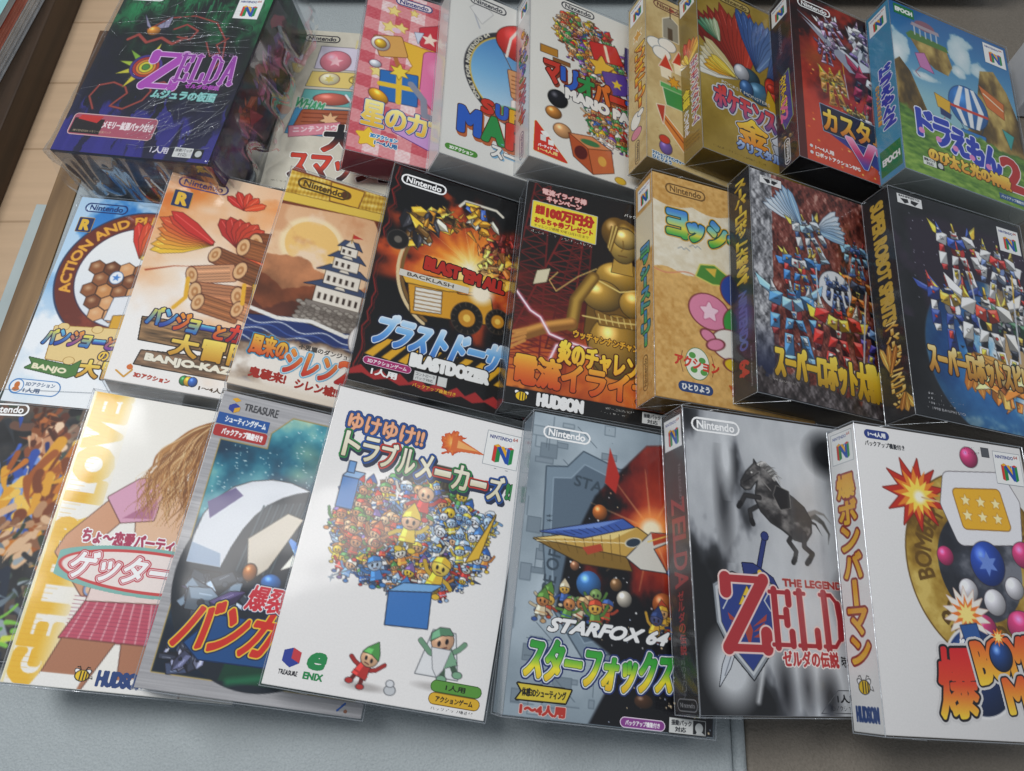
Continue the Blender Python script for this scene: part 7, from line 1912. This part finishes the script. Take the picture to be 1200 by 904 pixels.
fr = empty('bench_frame', (-0.40, 0.2, -0.02))
tag(fr, 'bench frame with an oak side rail and grey metal trim along the left edge', 'bench')
bm = bmesh.new(); add_box(bm, (-0.0155, -0.60, -0.12), (0.0065, 0.265, 0.0175), 0.0012, 2); mesh_obj('side_rail', bm, M_WOOD, fr)
bm = bmesh.new(); add_box(bm, (-0.026, 0.2655, -0.12), (0.0065, 0.412, 0.0175), 0.001, 2); mesh_obj('end_panel', bm, M_EDGE, fr)
bm = bmesh.new(); add_box(bm, (0.007, -0.55, -0.12), (1.20, 0.53, -0.081), 0.001, 2); mesh_obj('base_board', bm, M_DARK, fr)
bm = bmesh.new(); add_box(bm, (-0.033, -0.60, -0.05), (-0.0165, 0.209, 0.006), 0.001, 2); mesh_obj('metal_trim', bm, M_METAL, fr)

# ------------------------------------------------------------------ magazines on a low board at upper left
bm = bmesh.new(); add_box(bm, (-1.06, 0.17, -0.1395), (-0.566, 1.12, -0.100), 0.002, 2)
tag(mesh_obj('wooden_board', bm, M_DARK), 'dark wooden board on the floor under the magazine pile at upper left', 'board')

def volume(loc, rz, w, h, t, cover_fn, page, label, cell=1.5):
    r = empty('magazine', loc); r.rotation_euler = (0, 0, R(rz))
    tag(r, label, 'magazine')
    bm = bmesh.new()
    for k in range(10):
        add_box(bm, (-w / 2 + .001, -h / 2 + .001, t * k / 10 + .0002), (w / 2 - .001 - .0006 * (k % 3), h / 2 - .001, t * (k + 1) / 10 - .0001))
    mesh_obj('page_block', bm, page, r)
    c = Canvas(0, 0, w * 1000, h * 1000, cell, '#ffffff', seed=int(w * 1000))
    cover_fn(c)
    c.build('front_cover', r, (-w / 2, h / 2, t + .0006), (1, 0, 0), (0, -1, 0), M_PRINT)

M_PAGE = plain_material('paper_pages', (0.78, 0.79, 0.80), 0.7, (0.66, 0.68, 0.70), 60)
M_PAGE_R = plain_material('red_edged_pages', (0.80, 0.33, 0.25), 0.6, (0.68, 0.25, 0.19), 60)
def cov_grey(c): c.field(c.noise(60, 3), [(-1, '#b9c4c6'), (1, '#d6dede')])
def cov_blue(c):
    c.field(c.noise(70, 3), [(-1, '#7fc4c9'), (0, '#9ad4d4'), (1, '#e6e6b0')])
    for k in range(14):
        c.star(c.rs.uniform(10, 190), c.rs.uniform(10, 270), c.rs.uniform(8, 20), 5, .5, ['#e8d84a', '#f0f0e8', '#5ab0c0', '#e8a04a'][k % 4])
volume((-0.7036, 0.7048, -0.0995), -4.6, 0.245, 0.50, 0.018, cov_grey, M_PAGE, 'thick magazine with grey page edges lying under the red one')
volume((-0.7036, 0.7048, -0.0805), -4.6, 0.245, 0.50, 0.012, lambda c: c.field(c.noise(50, 3), [(-1, '#a84a3c'), (1, '#c9685a')]), M_PAGE_R, 'magazine with red page edges in the middle of the pile')
volume((-0.7036, 0.7048, -0.0670), -4.6, 0.245, 0.50, 0.008, cov_blue, M_PAGE, 'pale blue and yellow magazine on top of the pile')

# something white standing behind the blue and green box, at the right edge
bm = bmesh.new(); add_box(bm, (0.463, 0.56, 0.001), (0.62, 0.615, 0.050), 0.0015, 2)
tag(mesh_obj('white_carton', bm, plain_material('white_carton_card', (0.62, 0.63, 0.66), 0.5), None), 'plain white carton just showing at the right edge behind the blue box', 'carton')

bpy.data.objects.remove(_gob)
bpy.data.curves.remove(_curve)
